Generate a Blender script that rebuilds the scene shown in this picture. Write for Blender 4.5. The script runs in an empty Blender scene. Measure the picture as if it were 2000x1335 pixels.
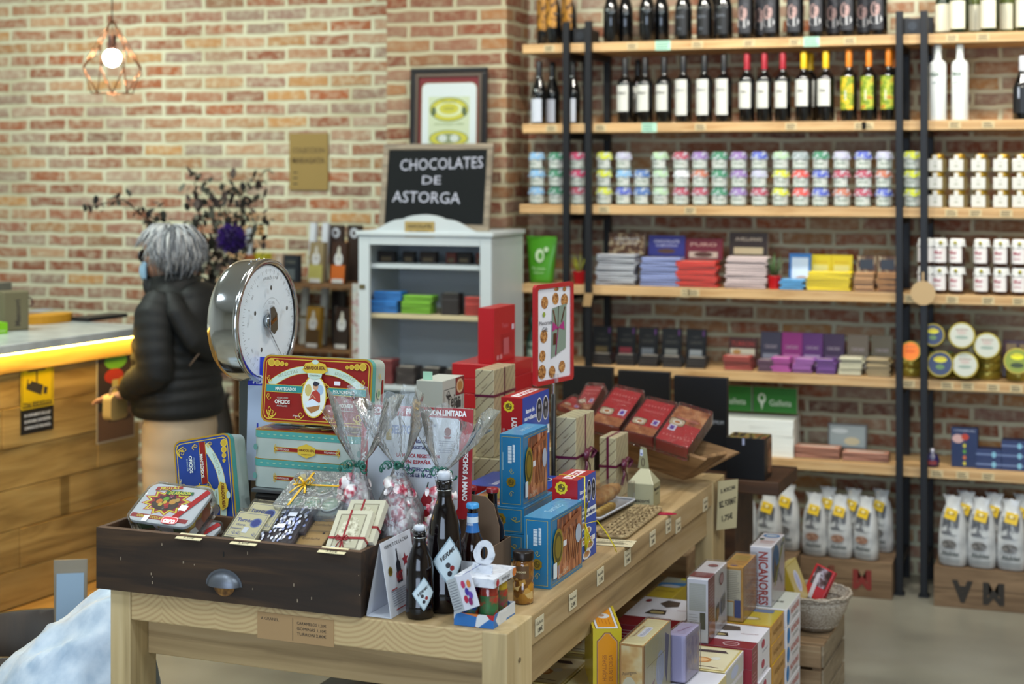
import bpy, math, random
from math import radians, sin, cos, pi, atan2, sqrt
from mathutils import Vector, Matrix
rnd = random.Random(11)
S = bpy.context.scene
COL = S.collection

# ---------------------------------------------------------------- camera
F, CX, HY, EYE = 3100.0, 1000.0, 325.0, 1.85      # focal length in px, principal column, horizon row, eye height
YAW = radians(19.39)
R_ = Vector((cos(YAW), sin(YAW), 0)); F_ = Vector((-sin(YAW), cos(YAW), 0))
cam = bpy.data.cameras.new('camera'); camo = bpy.data.objects.new('camera', cam); COL.objects.link(camo)
camo.location = (0, 0, EYE); camo.rotation_euler = (pi/2, 0, YAW)
cam.sensor_width = 36; cam.lens = F/2000*36; cam.shift_y = -(667.5-HY)/2000
cam.clip_start = 0.05; cam.clip_end = 60
cam.dof.use_dof = True; cam.dof.focus_distance = 4.15; cam.dof.aperture_fstop = 2.5
S.camera = camo
S.view_settings.view_transform = 'Standard'; S.view_settings.look = 'None'
S.view_settings.exposure = 0.0; S.view_settings.gamma = 1.0; S.view_settings.use_curve_mapping = False
S.cycles.max_bounces = 8; S.cycles.transparent_max_bounces = 24; S.cycles.glossy_bounces = 3
S.cycles.caustics_reflective = False; S.cycles.caustics_refractive = False
S.cycles.sample_clamp_indirect = 4.0
try:
    S.cycles.use_denoising = True; S.cycles.denoiser = 'OPENIMAGEDENOISE'
except Exception: pass

# ---------------------------------------------------------------- world and room lights
w = bpy.data.worlds.new('world'); S.world = w; w.use_nodes = True
w.node_tree.nodes['Background'].inputs[0].default_value = (0.62, 0.74, 1.0, 1)
w.node_tree.nodes['Background'].inputs[1].default_value = 1.0

def lamp(name, kind, loc, energy, col=(1, 1, 1), size=.3, rot=(0, 0, 0), sy=None, spot=None, blend=.6):
    l = bpy.data.lights.new(name, kind); l.energy = energy*.45; l.color = col
    if kind == 'AREA':
        l.shape = 'RECTANGLE' if sy else 'DISK'; l.size = size
        if sy: l.size_y = sy
    else:
        l.shadow_soft_size = size
    if kind == 'SPOT': l.spot_size = spot; l.spot_blend = blend
    o = bpy.data.objects.new(name, l); o.location = loc; o.rotation_euler = rot; COL.objects.link(o); return o

CEIL = 3.55
WARM = (1.0, .86, .66); NEUT = (1.0, .95, .86); COOL = (.80, .93, 1.0)
# ceiling panels over the shop floor, with unseen ones added to brighten the foreground
for x, y, e, c in ((-4.6, 4.9, 135, (.86, 1, .93)), (-2.6, 4.4, 62, NEUT), (-.6, 4.5, 62, NEUT), (-2.4, 2.2, 62, COOL), (.4, 2.2, 100, COOL), (-4.6, 2.2, 50, COOL), (-1, 0, 130, COOL), (1.2, 5.2, 60, NEUT), (1.6, 3.4, 90, COOL)):
    lamp('ceiling_panel_fill_light', 'AREA', (x, y, CEIL-.06), e, c, .55, sy=.55)
# track spots washing the shelving and the brick wall
for x, e in ((-5.2, 62), (-4.2, 56), (-3.2, 36), (-2.0, 52), (-1.35, 58), (-.7, 58), (-.05, 54), (.6, 42)):
    d = Vector((0, 7.25, 1.35))-Vector((x, 5.55, CEIL-.3))
    lamp('track_spot', 'SPOT', (x, 6.05, CEIL-.3), e*2.3, NEUT if x > -2.5 else (.95, 1, .88), .06, d.to_track_quat('-Z', 'Y').to_euler() if False else Vector((0, 1.7, -1.75)).to_track_quat('-Z', 'Y').to_euler(), spot=radians(95), blend=.9)
# daylight of the shop front behind the camera
lamp('shop_front_daylight', 'AREA', (-.6, -2.3, 1.7), 300, (.66, .80, 1.0), 3.6, (radians(90), 0, 0), sy=2.2)

# ---------------------------------------------------------------- pixel rays (only used to find positions on real planes)
def W(px, py, d):
    return R_*((px-CX)/F*d) + F_*d + Vector((0, 0, EYE-(py-HY)*d/F))
def onz(px, py, z):
    return W(px, py, (EYE-z)*F/(py-HY))
def ony(px, py, Y):
    return W(px, py, Y/(F_.y+R_.y*(px-CX)/F))
def depth(p):
    return p.x*F_.x+p.y*F_.y

# ---------------------------------------------------------------- materials
def lin(c):
    c = c.lstrip('#')
    if len(c) == 3: c = ''.join(a*2 for a in c)
    v = [int(c[i:i+2], 16)/255 for i in (0, 2, 4)]
    return tuple((a/12.92 if a <= .04045 else ((a+.055)/1.055)**2.4) for a in v)+(1,)
MATS = {}
def newmat(name):
    mt = bpy.data.materials.new(name); mt.use_nodes = True
    return mt, mt.node_tree.nodes, mt.node_tree.links, mt.node_tree.nodes['Principled BSDF']
def m(col, rough=.5, metal=0., spec=.5, emit=0., coat=0.):
    k = (col, rough, metal, spec, emit, coat)
    if k in MATS: return MATS[k]
    mt, n, l, b = newmat('paint_'+col.strip('#'))
    b.inputs['Base Color'].default_value = lin(col); b.inputs['Roughness'].default_value = rough
    b.inputs['Metallic'].default_value = metal; b.inputs['Specular IOR Level'].default_value = spec
    if emit:
        b.inputs['Emission Color'].default_value = lin(col); b.inputs['Emission Strength'].default_value = emit
    if coat: b.inputs['Coat Weight'].default_value = coat; b.inputs['Coat Roughness'].default_value = .08
    MATS[k] = mt; return mt
def ramp(n, stops, interp='LINEAR'):
    r = n.new('ShaderNodeValToRGB'); cr = r.color_ramp; cr.interpolation = interp
    while len(cr.elements) > 1: cr.elements.remove(cr.elements[-1])
    cr.elements[0].position = stops[0][0]; cr.elements[0].color = lin(stops[0][1])
    for p, c in stops[1:]:
        e = cr.elements.new(p); e.color = lin(c)
    return r
def coords(n, l, scale=(1, 1, 1), kind='Object', rot=(0, 0, 0)):
    t = n.new('ShaderNodeTexCoord'); mp = n.new('ShaderNodeMapping'); mp.inputs['Scale'].default_value = scale
    mp.inputs['Rotation'].default_value = rot
    l.new(t.outputs[kind], mp.inputs['Vector']); return mp
def wood(name, stops, stretch=(1, 12, 12), rough=.6, scale=3., bump=.15, knots=True):
    """plank wood: fibres run along the axis that has the small stretch"""
    k = ('wood', name)
    if k in MATS: return MATS[k]
    mt, n, l, b = newmat(name)
    mp = coords(n, l, stretch)
    a = n.new('ShaderNodeTexNoise'); a.inputs['Scale'].default_value = scale; a.inputs['Detail'].default_value = 6; a.inputs['Distortion'].default_value = 1.2
    l.new(mp.outputs[0], a.inputs['Vector'])
    r = ramp(n, stops); l.new(a.outputs['Fac'], r.inputs[0])
    mp2 = coords(n, l, tuple(s*.18 for s in stretch))
    c = n.new('ShaderNodeTexNoise'); c.inputs['Scale'].default_value = scale*2; c.inputs['Detail'].default_value = 3
    l.new(mp2.outputs[0], c.inputs['Vector'])
    mx = n.new('ShaderNodeMix'); mx.data_type = 'RGBA'; mx.blend_type = 'MULTIPLY'; mx.inputs[0].default_value = .55
    r2 = ramp(n, ((.3, '#8f8272'), (.6, '#ffffff'))); l.new(c.outputs['Fac'], r2.inputs[0])
    l.new(r.outputs[0], mx.inputs[6]); l.new(r2.outputs[0], mx.inputs[7]); l.new(mx.outputs[2], b.inputs['Base Color'])
    b.inputs['Roughness'].default_value = rough
    bp = n.new('ShaderNodeBump'); bp.inputs['Strength'].default_value = bump; bp.inputs['Distance'].default_value = .003
    l.new(a.outputs['Fac'], bp.inputs['Height']); l.new(bp.outputs[0], b.inputs['Normal'])
    MATS[k] = mt; return mt
def speck(name, stops, scale=60., kind='noise', rough=.45, stretch=(1, 1, 1), detail=2, bump=0., interp='LINEAR', coat=0.):
    """a printed or grained surface: noise or cells through a colour ramp"""
    k = ('speck', name)
    if k in MATS: return MATS[k]
    mt, n, l, b = newmat(name)
    mp = coords(n, l, stretch)
    if kind == 'noise':
        a = n.new('ShaderNodeTexNoise'); a.inputs['Detail'].default_value = detail; out = 'Fac'
    elif kind == 'wave':
        a = n.new('ShaderNodeTexWave'); a.inputs['Distortion'].default_value = 1.; out = 'Fac'
    else:
        a = n.new('ShaderNodeTexVoronoi'); out = 'Color' if kind == 'cells' else 'Distance'
    a.inputs['Scale'].default_value = scale
    l.new(mp.outputs[0], a.inputs['Vector'])
    r = ramp(n, stops, interp); l.new(a.outputs[out], r.inputs[0]); l.new(r.outputs[0], b.inputs['Base Color'])
    b.inputs['Roughness'].default_value = rough
    if coat: b.inputs['Coat Weight'].default_value = coat
    if bump:
        bp = n.new('ShaderNodeBump'); bp.inputs['Strength'].default_value = bump; bp.inputs['Distance'].default_value = .004
        l.new(a.outputs['Distance' if kind == 'cells' else out], bp.inputs['Height']); l.new(bp.outputs[0], b.inputs['Normal'])
    MATS[k] = mt; return mt
def film(name='cellophane', tint='#ffffff', haze=.05, rough=.08, bump=.0, gloss=1.0):
    """thin clear film: passes light straight through, mirrors some by Fresnel"""
    k = ('film', name)
    if k in MATS: return MATS[k]
    mt, n, l, b = newmat(name); out = n['Material Output']
    tr = n.new('ShaderNodeBsdfTransparent'); tr.inputs[0].default_value = lin(tint)
    gl = n.new('ShaderNodeBsdfGlossy'); gl.inputs['Roughness'].default_value = rough
    df = n.new('ShaderNodeBsdfDiffuse'); df.inputs[0].default_value = lin('#eef4f6')
    fr = n.new('ShaderNodeFresnel'); fr.inputs[0].default_value = 1.5
    mu = n.new('ShaderNodeMath'); mu.operation = 'MULTIPLY'; mu.inputs[1].default_value = gloss; l.new(fr.outputs[0], mu.inputs[0])
    m1 = n.new('ShaderNodeMixShader'); m1.inputs[0].default_value = haze
    m2 = n.new('ShaderNodeMixShader'); l.new(mu.outputs[0], m2.inputs[0])
    l.new(tr.outputs[0], m1.inputs[1]); l.new(df.outputs[0], m1.inputs[2]); l.new(m1.outputs[0], m2.inputs[1]); l.new(gl.outputs[0], m2.inputs[2])
    l.new(m2.outputs[0], out.inputs['Surface'])
    if bump:
        mp = coords(n, l, (1, 1, .35)); a = n.new('ShaderNodeTexNoise'); a.inputs['Scale'].default_value = 55; a.inputs['Detail'].default_value = 3; a.inputs['Distortion'].default_value = 1.5
        l.new(mp.outputs[0], a.inputs['Vector']); bp = n.new('ShaderNodeBump'); bp.inputs['Strength'].default_value = bump; bp.inputs['Distance'].default_value = .01
        l.new(a.outputs['Fac'], bp.inputs['Height'])
        for s in (gl, df, fr): l.new(bp.outputs[0], s.inputs['Normal'])
    n.remove(b); MATS[k] = mt; return mt

# ---------------------------------------------------------------- mesh builder
TXT = {}
def textmesh(s, bold):
    k = (s, bold)
    if k not in TXT:
        cu = bpy.data.curves.new('t', 'FONT'); cu.body = s; cu.resolution_u = 2; cu.offset = bold
        ob = bpy.data.objects.new('t', cu); me = ob.to_mesh()
        vs = [(v.co.x, v.co.y) for v in me.vertices]; fs = [tuple(p.vertices) for p in me.polygons]
        ob.to_mesh_clear(); bpy.data.objects.remove(ob); bpy.data.curves.remove(cu)
        if not vs: vs, fs = [(0, 0), (.01, 0), (0, .01)], [(0, 1, 2)]
        x0 = min(v[0] for v in vs); x1 = max(v[0] for v in vs)
        TXT[k] = ([(x-x0, y) for x, y in vs], fs, x1-x0)
    return TXT[k]

class MB:
    def __init__(s):
        s.v, s.f, s.mi, s.sm, s.mats = [], [], [], [], []; s.M = Matrix.Identity(4); s.P = Matrix.Identity(4); s.n = 0
    def mat(s, mt):
        if isinstance(mt, str): mt = m(mt)
        if mt not in s.mats: s.mats.append(mt)
        return s.mats.index(mt)
    def add(s, vs, fs, mt, smooth=False, M=None):
        o = len(s.v); T = s.M if M is None else s.M @ M
        s.v += [T @ Vector(p) for p in vs]; i = s.mat(mt)
        for f in fs:
            s.f.append(tuple(a+o for a in f)); s.mi.append(i); s.sm.append(smooth)
        return s
    def box(s, x0, x1, y0, y1, z0, z1, mt, M=None, **k):
        vs = [(x, y, z) for z in (z0, z1) for y in (y0, y1) for x in (x0, x1)]
        for nm, f in (('bottom', (0, 2, 3, 1)), ('top', (4, 5, 7, 6)), ('front', (0, 1, 5, 4)), ('right', (1, 3, 7, 5)), ('back', (3, 2, 6, 7)), ('left', (2, 0, 4, 6))):
            s.add([vs[a] for a in f], [(0, 1, 2, 3)], k.get(nm, mt), M=M)
        # weld the eight corners of the plain box so that bevels work
        o = len(s.v)-24; base = {}
        keep = []; remap = {}
        for i in range(24):
            p = s.v[o+i]; q = (round(p.x, 6), round(p.y, 6), round(p.z, 6))
            if q not in base: base[q] = len(keep); keep.append(p)
            remap[o+i] = o+base[q]
        s.v[o:] = keep
        for j in range(len(s.f)-6, len(s.f)): s.f[j] = tuple(remap[a] for a in s.f[j])
        return s
    def cbox(s, c, d, mt, M=None, **k):
        return s.box(c[0]-d[0]/2, c[0]+d[0]/2, c[1]-d[1]/2, c[1]+d[1]/2, c[2]-d[2]/2, c[2]+d[2]/2, mt, M, **k)
    def lathe(s, prof, mt, n=20, c=(0, 0, 0), smooth=True, sx=1., sy=1., M=None, caps=True, ph=0.):
        vs = []; fs = []
        for r, z in prof:
            for i in range(n):
                a = 2*pi*i/n+ph; vs.append((c[0]+r*cos(a)*sx, c[1]+r*sin(a)*sy, c[2]+z))
        for j in range(len(prof)-1):
            for i in range(n):
                fs.append((j*n+i, j*n+(i+1) % n, (j+1)*n+(i+1) % n, (j+1)*n+i))
        s.add(vs, fs, mt, smooth, M)
        if caps:
            if prof[0][0] > 1e-5: s.add(vs[:n], [tuple(range(n))[::-1]], mt, False, M)
            if prof[-1][0] > 1e-5: s.add(vs[-n:], [tuple(range(n))], mt, False, M)
        return s
    def tube(s, pts, r, mt, n=6, closed=False, smooth=True, flat=1.):
        pts = [Vector(p) for p in pts]; N = len(pts); vs = []; fs = []
        rs = r if isinstance(r, (list, tuple)) else [r]*N
        up = Vector((0, 0, 1)); prev = None
        for i, p in enumerate(pts):
            a = pts[(i-1) % N] if (i > 0 or closed) else p; b = pts[(i+1) % N] if (i < N-1 or closed) else p
            t = (b-a).normalized() if (b-a).length > 1e-9 else up
            if prev is None:
                u = t.cross(up) if abs(t.z) < .95 else t.cross(Vector((1, 0, 0)))
            else:
                u = prev-t*prev.dot(t)
            u.normalize(); prev = u; q = t.cross(u)
            for k in range(n):
                an = 2*pi*k/n; vs.append(p+(u*cos(an)+q*sin(an)*flat)*rs[i])
        for i in range(N if closed else N-1):
            for k in range(n):
                j = (i+1) % N; fs.append((i*n+k, i*n+(k+1) % n, j*n+(k+1) % n, j*n+k))
        if not closed: fs += [tuple(range(n))[::-1], tuple(range((N-1)*n, N*n))]
        return s.add(vs, fs, mt, smooth)
    def prism(s, pts, y0, y1, mt, M=None, smooth=False, top=None):
        """polygon in xz pushed from y0 to y1"""
        n = len(pts); vs = [(x, y0, z) for x, z in pts]+[(x, y1, z) for x, z in pts]
        s.add(vs, [tuple(range(n)), tuple(range(n, 2*n))[::-1]], mt, False, M)
        return s.add(vs, [(i, i+n, (i+1) % n+n, (i+1) % n) for i in range(n)], top or mt, smooth, M)
    def slab(s, pts, z0, z1, mt, side=None, M=None, smooth=False):
        n = len(pts); vs = [(x, y, z0) for x, y in pts]+[(x, y, z1) for x, y in pts]
        s.add(vs, [tuple(range(n))[::-1], tuple(range(n, 2*n))], mt, False, M)
        return s.add(vs, [(i, (i+1) % n, (i+1) % n+n, i+n) for i in range(n)], side or mt, smooth, M)
    def ball(s, c, r, mt, n=12, sx=1., sy=1., sz=1., M=None):
        k = max(4, n//2); pr = [(r*sin(pi*i/k), -r*cos(pi*i/k)*sz) for i in range(k+1)]; pr[0] = (0.0001, pr[0][1]); pr[-1] = (.0001, pr[-1][1])
        return s.lathe(pr, mt, n, c, True, sx, sy, M, caps=False)
    # ---- print on a face: u right, v up, origin at the face's lower left corner
    def face(s, which, w, d, h, off=.0004):
        x, y = w/2, d/2
        A = {'front': ((-x, -y-off, 0), (1, 0, 0), (0, 0, 1)), 'right': ((x+off, -y, 0), (0, 1, 0), (0, 0, 1)),
             'left': ((-x-off, y, 0), (0, -1, 0), (0, 0, 1)), 'top': ((-x, -y, h+off), (1, 0, 0), (0, 1, 0)),
             'back': ((x, y+off, 0), (-1, 0, 0), (0, 0, 1))}[which]
        return s.frame(*A)
    def frame(s, o, u, v):
        u = Vector(u).normalized(); v = Vector(v).normalized(); nn = u.cross(v)
        s.P = Matrix(((u.x, v.x, nn.x, o[0]), (u.y, v.y, nn.y, o[1]), (u.z, v.z, nn.z, o[2]), (0, 0, 0, 1))); s.n = 0
        return s
    def _d(s, pts, fs, mt):
        s.n += 1; z = s.n*.00012
        s.add([s.P @ Vector((a, b, z)) for a, b in pts], fs, mt); return s
    def R(s, u0, v0, u1, v1, mt): return s._d([(u0, v0), (u1, v0), (u1, v1), (u0, v1)], [(0, 1, 2, 3)], mt)
    def RR(s, u0, v0, u1, v1, r, mt, k=5): return s._d(rrect(u0, v0, u1, v1, r, k), [tuple(range(4*(k+1)))], mt)
    def E(s, cu, cv, ru, rv, mt, n=24, a0=0., a1=2*pi):
        p = [(cu+ru*cos(a0+(a1-a0)*i/n), cv+rv*sin(a0+(a1-a0)*i/n)) for i in range(n if a1-a0 > 6.28 else n+1)]
        return s._d(p, [tuple(range(len(p)))], mt)
    def PG(s, pts, mt): return s._d(pts, [tuple(range(len(pts)))], mt)
    def FR(s, u0, v0, u1, v1, t, mt, r=0.):
        if r:
            a = rrect(u0, v0, u1, v1, r, 5); b = rrect(u0+t, v0+t, u1-t, v1-t, max(r-t, .0005), 5)
        else:
            a = [(u0, v0), (u1, v0), (u1, v1), (u0, v1)]; b = [(u0+t, v0+t), (u1-t, v0+t), (u1-t, v1-t), (u0+t, v1-t)]
        n = len(a); return s._d(a+b, [(i, (i+1) % n, n+(i+1) % n, n+i) for i in range(n)], mt)
    def L(s, pts, t, mt):
        """stroke along a polyline"""
        v = []; n = len(pts)
        for i, (a, b) in enumerate(pts):
            p, q = pts[max(i-1, 0)], pts[min(i+1, n-1)]; dx, dy = q[0]-p[0], q[1]-p[1]; ln = sqrt(dx*dx+dy*dy) or 1
            w = t[i] if isinstance(t, (list, tuple)) else t
            v += [(a-dy/ln*w/2, b+dx/ln*w/2), (a+dy/ln*w/2, b-dx/ln*w/2)]
        return s._d(v, [(2*i, 2*i+1, 2*i+3, 2*i+2) for i in range(n-1)], mt)
    def ARC(s, cu, cv, ru, rv, a0, a1, t, mt, n=14):
        return s.L([(cu+ru*cos(a0+(a1-a0)*i/n), cv+rv*sin(a0+(a1-a0)*i/n)) for i in range(n+1)], t, mt)
    def T(s, txt, u, v, h, mt, w=None, rot=0., al='C', bold=0., arc=None):
        """lettering: h = capital height, w = total width it is fitted to, rot in degrees about (u, v)"""
        vs, fs, wd = textmesh(txt, bold); sy = h/.69; sx = sy if w is None else w/max(wd, 1e-4)
        x0 = {'C': -wd*sx/2, 'L': 0, 'R': -wd*sx}[al]; c, q = cos(radians(rot)), sin(radians(rot)); out = []
        for x, y in vs:
            X, Y = x*sx+x0, y*sy-h/2
            if arc: # bend: arc = radius (positive bows upward)
                th = X/arc; X, Y = (arc+Y)*sin(th), (arc+Y)*cos(th)-arc
            out.append((u+X*c-Y*q, v+X*q+Y*c))
        return s._d(out, fs, mt)
    def lines(s, u0, u1, v0, v1, n, t, mt, jit=.25):
        for i in range(n):
            v = v1-(v1-v0)*(i+.5)/n; a = (u1-u0)*jit*rnd.random(); s.R(u0, v-t/2, u1-a, v+t/2, mt)
        return s
    def build(s, name, parent=None, loc=None, rz=None, bevel=0., seg=2, mods=None, rot=None):
        me = bpy.data.meshes.new(name); me.from_pydata([tuple(p) for p in s.v], [], s.f)
        for mt in s.mats: me.materials.append(mt)
        for p, i, k in zip(me.polygons, s.mi, s.sm): p.material_index = i; p.use_smooth = k
        me.update(); o = bpy.data.objects.new(name, me); COL.objects.link(o)
        if parent: o.parent = parent
        if loc is not None: o.location = loc
        if rz is not None: o.rotation_euler = (0, 0, rz)
        if rot is not None: o.rotation_euler = rot
        if bevel:
            b = o.modifiers.new('bevel', 'BEVEL'); b.width = bevel; b.segments = seg; b.limit_method = 'ANGLE'; b.angle_limit = radians(50); b.harden_normals = False
        return o
def rrect(u0, v0, u1, v1, r, k=5):
    p = []
    for cx, cy, a in ((u1-r, v0+r, -pi/2), (u1-r, v1-r, 0), (u0+r, v1-r, pi/2), (u0+r, v0+r, pi)):
        for i in range(k+1): p.append((cx+r*cos(a+pi/2*i/k), cy+r*sin(a+pi/2*i/k)))
    return p

LABELS = {}
def tag(o, label, cat, group=None, kind=None):
    if kind: o['kind'] = kind
    if label: o['label'] = label
    if cat: o['category'] = cat
    if group: o['group'] = group
    if label:
        n = len(label.split())
        if n < 4 or n > 16: print('LABEL LENGTH', n, label)
        if label in LABELS and not (group and LABELS[label] == group): print('LABEL TWICE', label)
        LABELS[label] = group
    return o
def thing(name, label, cat, loc=(0, 0, 0), rz=0., group=None, rot=None):
    o = bpy.data.objects.new(name, None); COL.objects.link(o); o.empty_display_size = .1
    o.location = loc; o.rotation_euler = rot if rot else (0, 0, rz)
    return tag(o, label, cat, group)
def struct(o): o['kind'] = 'structure'; return o
def dup(root, loc, rz=0., label=None, group=None, rot=None, scale=None):
    def cp(o, par):
        c = o.copy(); COL.objects.link(c)
        if par: c.parent = par
        for ch in o.children: cp(ch, c)
        return c
    kids = list(root.children); r = root.copy(); COL.objects.link(r)
    for ch in kids: cp(ch, r)
    r.location = loc; r.rotation_euler = rot if rot else (0, 0, rz)
    if scale: r.scale = scale
    if group: r['group'] = group
    elif 'group' in r: del r['group']
    if label: tag(r, label, r['category'], group)
    return r
class Proto:
    """first use moves the prototype itself, later uses copy it"""
    def __init__(s, o): s.o = o; s.used = False
    def put(s, loc, rz=0., label=None, group=None, rot=None, scale=None):
        if s.used: return dup(s.o, loc, rz, label, group, rot, scale)
        s.used = True; o = s.o; o.location = loc; o.rotation_euler = rot if rot else (0, 0, rz)
        if scale: o.scale = scale
        tag(o, label, o['category'], group); return o
def proto(mb, name, cat, bevel=0., **k):
    o = mb.build(name, bevel=bevel, **k); o['category'] = cat; return Proto(o)
ORD = ['first', 'second', 'third', 'fourth', 'fifth', 'sixth', 'seventh', 'eighth', 'ninth', 'tenth', 'eleventh', 'twelfth', 'thirteenth', 'fourteenth', 'fifteenth', 'sixteenth', 'seventeenth', 'eighteenth']
# ================================================================ THE SETTING
YW = 7.40          # wall plane
YS = 7.05          # front edge of the wall shelves
def brick_mat(name, mortar, cols, wash=.35, seed=0.):
    mt, n, l, b = newmat(name)
    tc = n.new('ShaderNodeTexCoord'); sp = n.new('ShaderNodeSeparateXYZ'); cb = n.new('ShaderNodeCombineXYZ'); ad = n.new('ShaderNodeMath')
    l.new(tc.outputs['Object'], sp.inputs[0]); l.new(sp.outputs[0], ad.inputs[0]); l.new(sp.outputs[1], ad.inputs[1])
    l.new(ad.outputs[0], cb.inputs[0]); l.new(sp.outputs[2], cb.inputs[1])
    wob = n.new('ShaderNodeTexNoise'); wob.inputs['Scale'].default_value = 9; wob.inputs['Detail'].default_value = 3
    l.new(cb.outputs[0], wob.inputs['Vector'])
    vm = n.new('ShaderNodeVectorMath'); vm.operation = 'MULTIPLY_ADD'; vm.inputs[1].default_value = (.022, .022, 0); l.new(wob.outputs['Color'], vm.inputs[0])
    sh = n.new('ShaderNodeVectorMath'); sh.operation = 'ADD'; sh.inputs[1].default_value = (seed-.011, -.011, 0)
    l.new(cb.outputs[0], vm.inputs[2]); l.new(vm.outputs[0], sh.inputs[0])
    br = n.new('ShaderNodeTexBrick'); l.new(sh.outputs[0], br.inputs['Vector'])
    br.inputs['Color1'].default_value = (0, 0, 0, 1); br.inputs['Color2'].default_value = (1, 1, 1, 1); br.inputs['Mortar'].default_value = (.5, .5, .5, 1)
    br.inputs['Scale'].default_value = 1; br.inputs['Mortar Size'].default_value = .0118; br.inputs['Mortar Smooth'].default_value = .35
    br.inputs['Brick Width'].default_value = .245; br.inputs['Row Height'].default_value = .0705; br.inputs['Bias'].default_value = 0
    r = ramp(n, cols); l.new(br.outputs['Color'], r.inputs[0])
    ns = n.new('ShaderNodeTexNoise'); ns.inputs['Scale'].default_value = 26; ns.inputs['Detail'].default_value = 6; l.new(cb.outputs[0], ns.inputs['Vector'])
    r2 = ramp(n, ((.42, '#000000'), (.72, '#ffffff'))); l.new(ns.outputs['Fac'], r2.inputs[0])
    mu = n.new('ShaderNodeMath'); mu.operation = 'MULTIPLY'; mu.inputs[1].default_value = wash; l.new(r2.outputs[0], mu.inputs[0])
    mx = n.new('ShaderNodeMix'); mx.data_type = 'RGBA'; l.new(mu.outputs[0], mx.inputs[0]); l.new(r.outputs[0], mx.inputs[6]); mx.inputs[7].default_value = lin(mortar)
    nm = n.new('ShaderNodeTexNoise'); nm.inputs['Scale'].default_value = 3; l.new(cb.outputs[0], nm.inputs['Vector'])
    rm = ramp(n, ((.35, mortar), (.72, '#b5b093'))); l.new(nm.outputs['Fac'], rm.inputs[0])
    m2 = n.new('ShaderNodeMix'); m2.data_type = 'RGBA'; l.new(br.outputs['Fac'], m2.inputs[0]); l.new(mx.outputs[2], m2.inputs[6]); l.new(rm.outputs[0], m2.inputs[7])
    l.new(m2.outputs[2], b.inputs['Base Color']); b.inputs['Roughness'].default_value = .85; b.inputs['Specular IOR Level'].default_value = .25
    iv = n.new('ShaderNodeMath'); iv.operation = 'SUBTRACT'; iv.inputs[0].default_value = 1; l.new(br.outputs['Fac'], iv.inputs[1])
    a2 = n.new('ShaderNodeMath'); a2.operation = 'MULTIPLY_ADD'; a2.inputs[1].default_value = .35; l.new(ns.outputs['Fac'], a2.inputs[0]); l.new(iv.outputs[0], a2.inputs[2])
    bp = n.new('ShaderNodeBump'); bp.inputs['Strength'].default_value = .7; bp.inputs['Distance'].default_value = .006; l.new(a2.outputs[0], bp.inputs['Height']); l.new(bp.outputs[0], b.inputs['Normal'])
    return mt
BR = ((0, '#9c6c52'), (.14, '#84503c'), (.28, '#b08a6a'), (.4, '#8f7468'), (.52, '#9c5c3c'), (.64, '#74574c'), (.76, '#b58654'), (.88, '#8c7466'), (1, '#a88e7a'))
BRICK = brick_mat('red_brick_wall', '#cbcab0', BR, .5)
BRICK2 = brick_mat('dull_brick_pillar', '#b5aa8c', ((0, '#8c5c48'), (.2, '#7c4c3a'), (.4, '#97745f'), (.55, '#84462f'), (.7, '#6c4a3c'), (.85, '#a0724c'), (1, '#86695a')), .4, .11)
struct(MB().box(-6.4, 3.4, YW, YW+.2, 0, CEIL, BRICK).build('wall_back'))
struct(MB().box(-3.138, -2.518, 7.08, YW-.001, 0, CEIL, BRICK2).build('wall_pillar'))
PLASTER = m('#cfcdc2', .8)
struct(MB().box(-6.6, -6.4, -2.6, YW+.2, 0, CEIL, PLASTER).build('wall_left'))
struct(MB().box(3.4, 3.6, -2.6, YW+.2, 0, CEIL, BRICK).build('wall_right'))
fw = MB()
for a in ((-6.6, -2.6, 0, CEIL), (1.4, 3.6, 0, CEIL), (-2.6, 1.4, 0, .5), (-2.6, 1.4, 2.9, CEIL)): fw.box(a[0], a[1], -2.8, -2.6, a[2], a[3], PLASTER)
struct(fw.build('wall_front'))
wf = MB()
for a in ((-2.6, 1.4, .5, .56), (-2.6, 1.4, 2.84, 2.9), (-2.6, -2.54, .5, 2.9), (1.34, 1.4, .5, 2.9), (-.63, -.57, .5, 2.9)): wf.box(a[0], a[1], -2.74, -2.66, a[2], a[3], m('#26282a', .4))
struct(wf.build('window_1'))
FLOOR = speck('polished_concrete', ((.3, '#7b786c'), (.55, '#8c897b'), (.8, '#989588')), 2.2, rough=.32, detail=8, bump=.02)
struct(MB().box(-6.6, 3.6, -2.8, YW+.2, -.12, 0, FLOOR).build('floor'))
struct(MB().box(-6.6, 3.6, -2.8, YW+.2, CEIL, CEIL+.15, m('#c9c8c2', .9)).build('ceiling'))

# ---------------------------------------------------------------- ladder frames of the shelving
PINE = wood('pine_shelf', ((.25, '#b98a52'), (.5, '#d9b27c'), (.75, '#e3c493')), (1, 14, 14), .55, 2.6)
STEEL = m('#15171b', .45, .3)
ZS = [2.422, 2.049, 1.672, 1.300, .931, .5506]     # shelf tops
def ladder_frame(x, label):
    t = thing('ladder_frame', label, 'shelf frame', (x, 7.03, 0), group=None)
    MB().box(-.015, .015, -.015, .015, 0, 2.52, STEEL).build('front_post', t, bevel=.002)
    MB().box(-.015, .015, .30, .33, 0, 2.52, STEEL).build('rear_post', t, bevel=.002)
    for z in ZS: MB().box(-.012, .012, .0155, .2995, z-.073, z-.0425, STEEL).build('rung', t)
    MB().box(-.012, .012, .0155, .2995, .12, .15, STEEL).build('rung', t)
    MB().cbox((0, 0, .006), (.045, .045, .012), STEEL).build('foot_plate', t)
ladder_frame(-2.206, 'black steel ladder frame nearest the brick pillar, left of its close neighbour')
ladder_frame(-2.099, 'black steel ladder frame just right of the one nearest the brick pillar')
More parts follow.
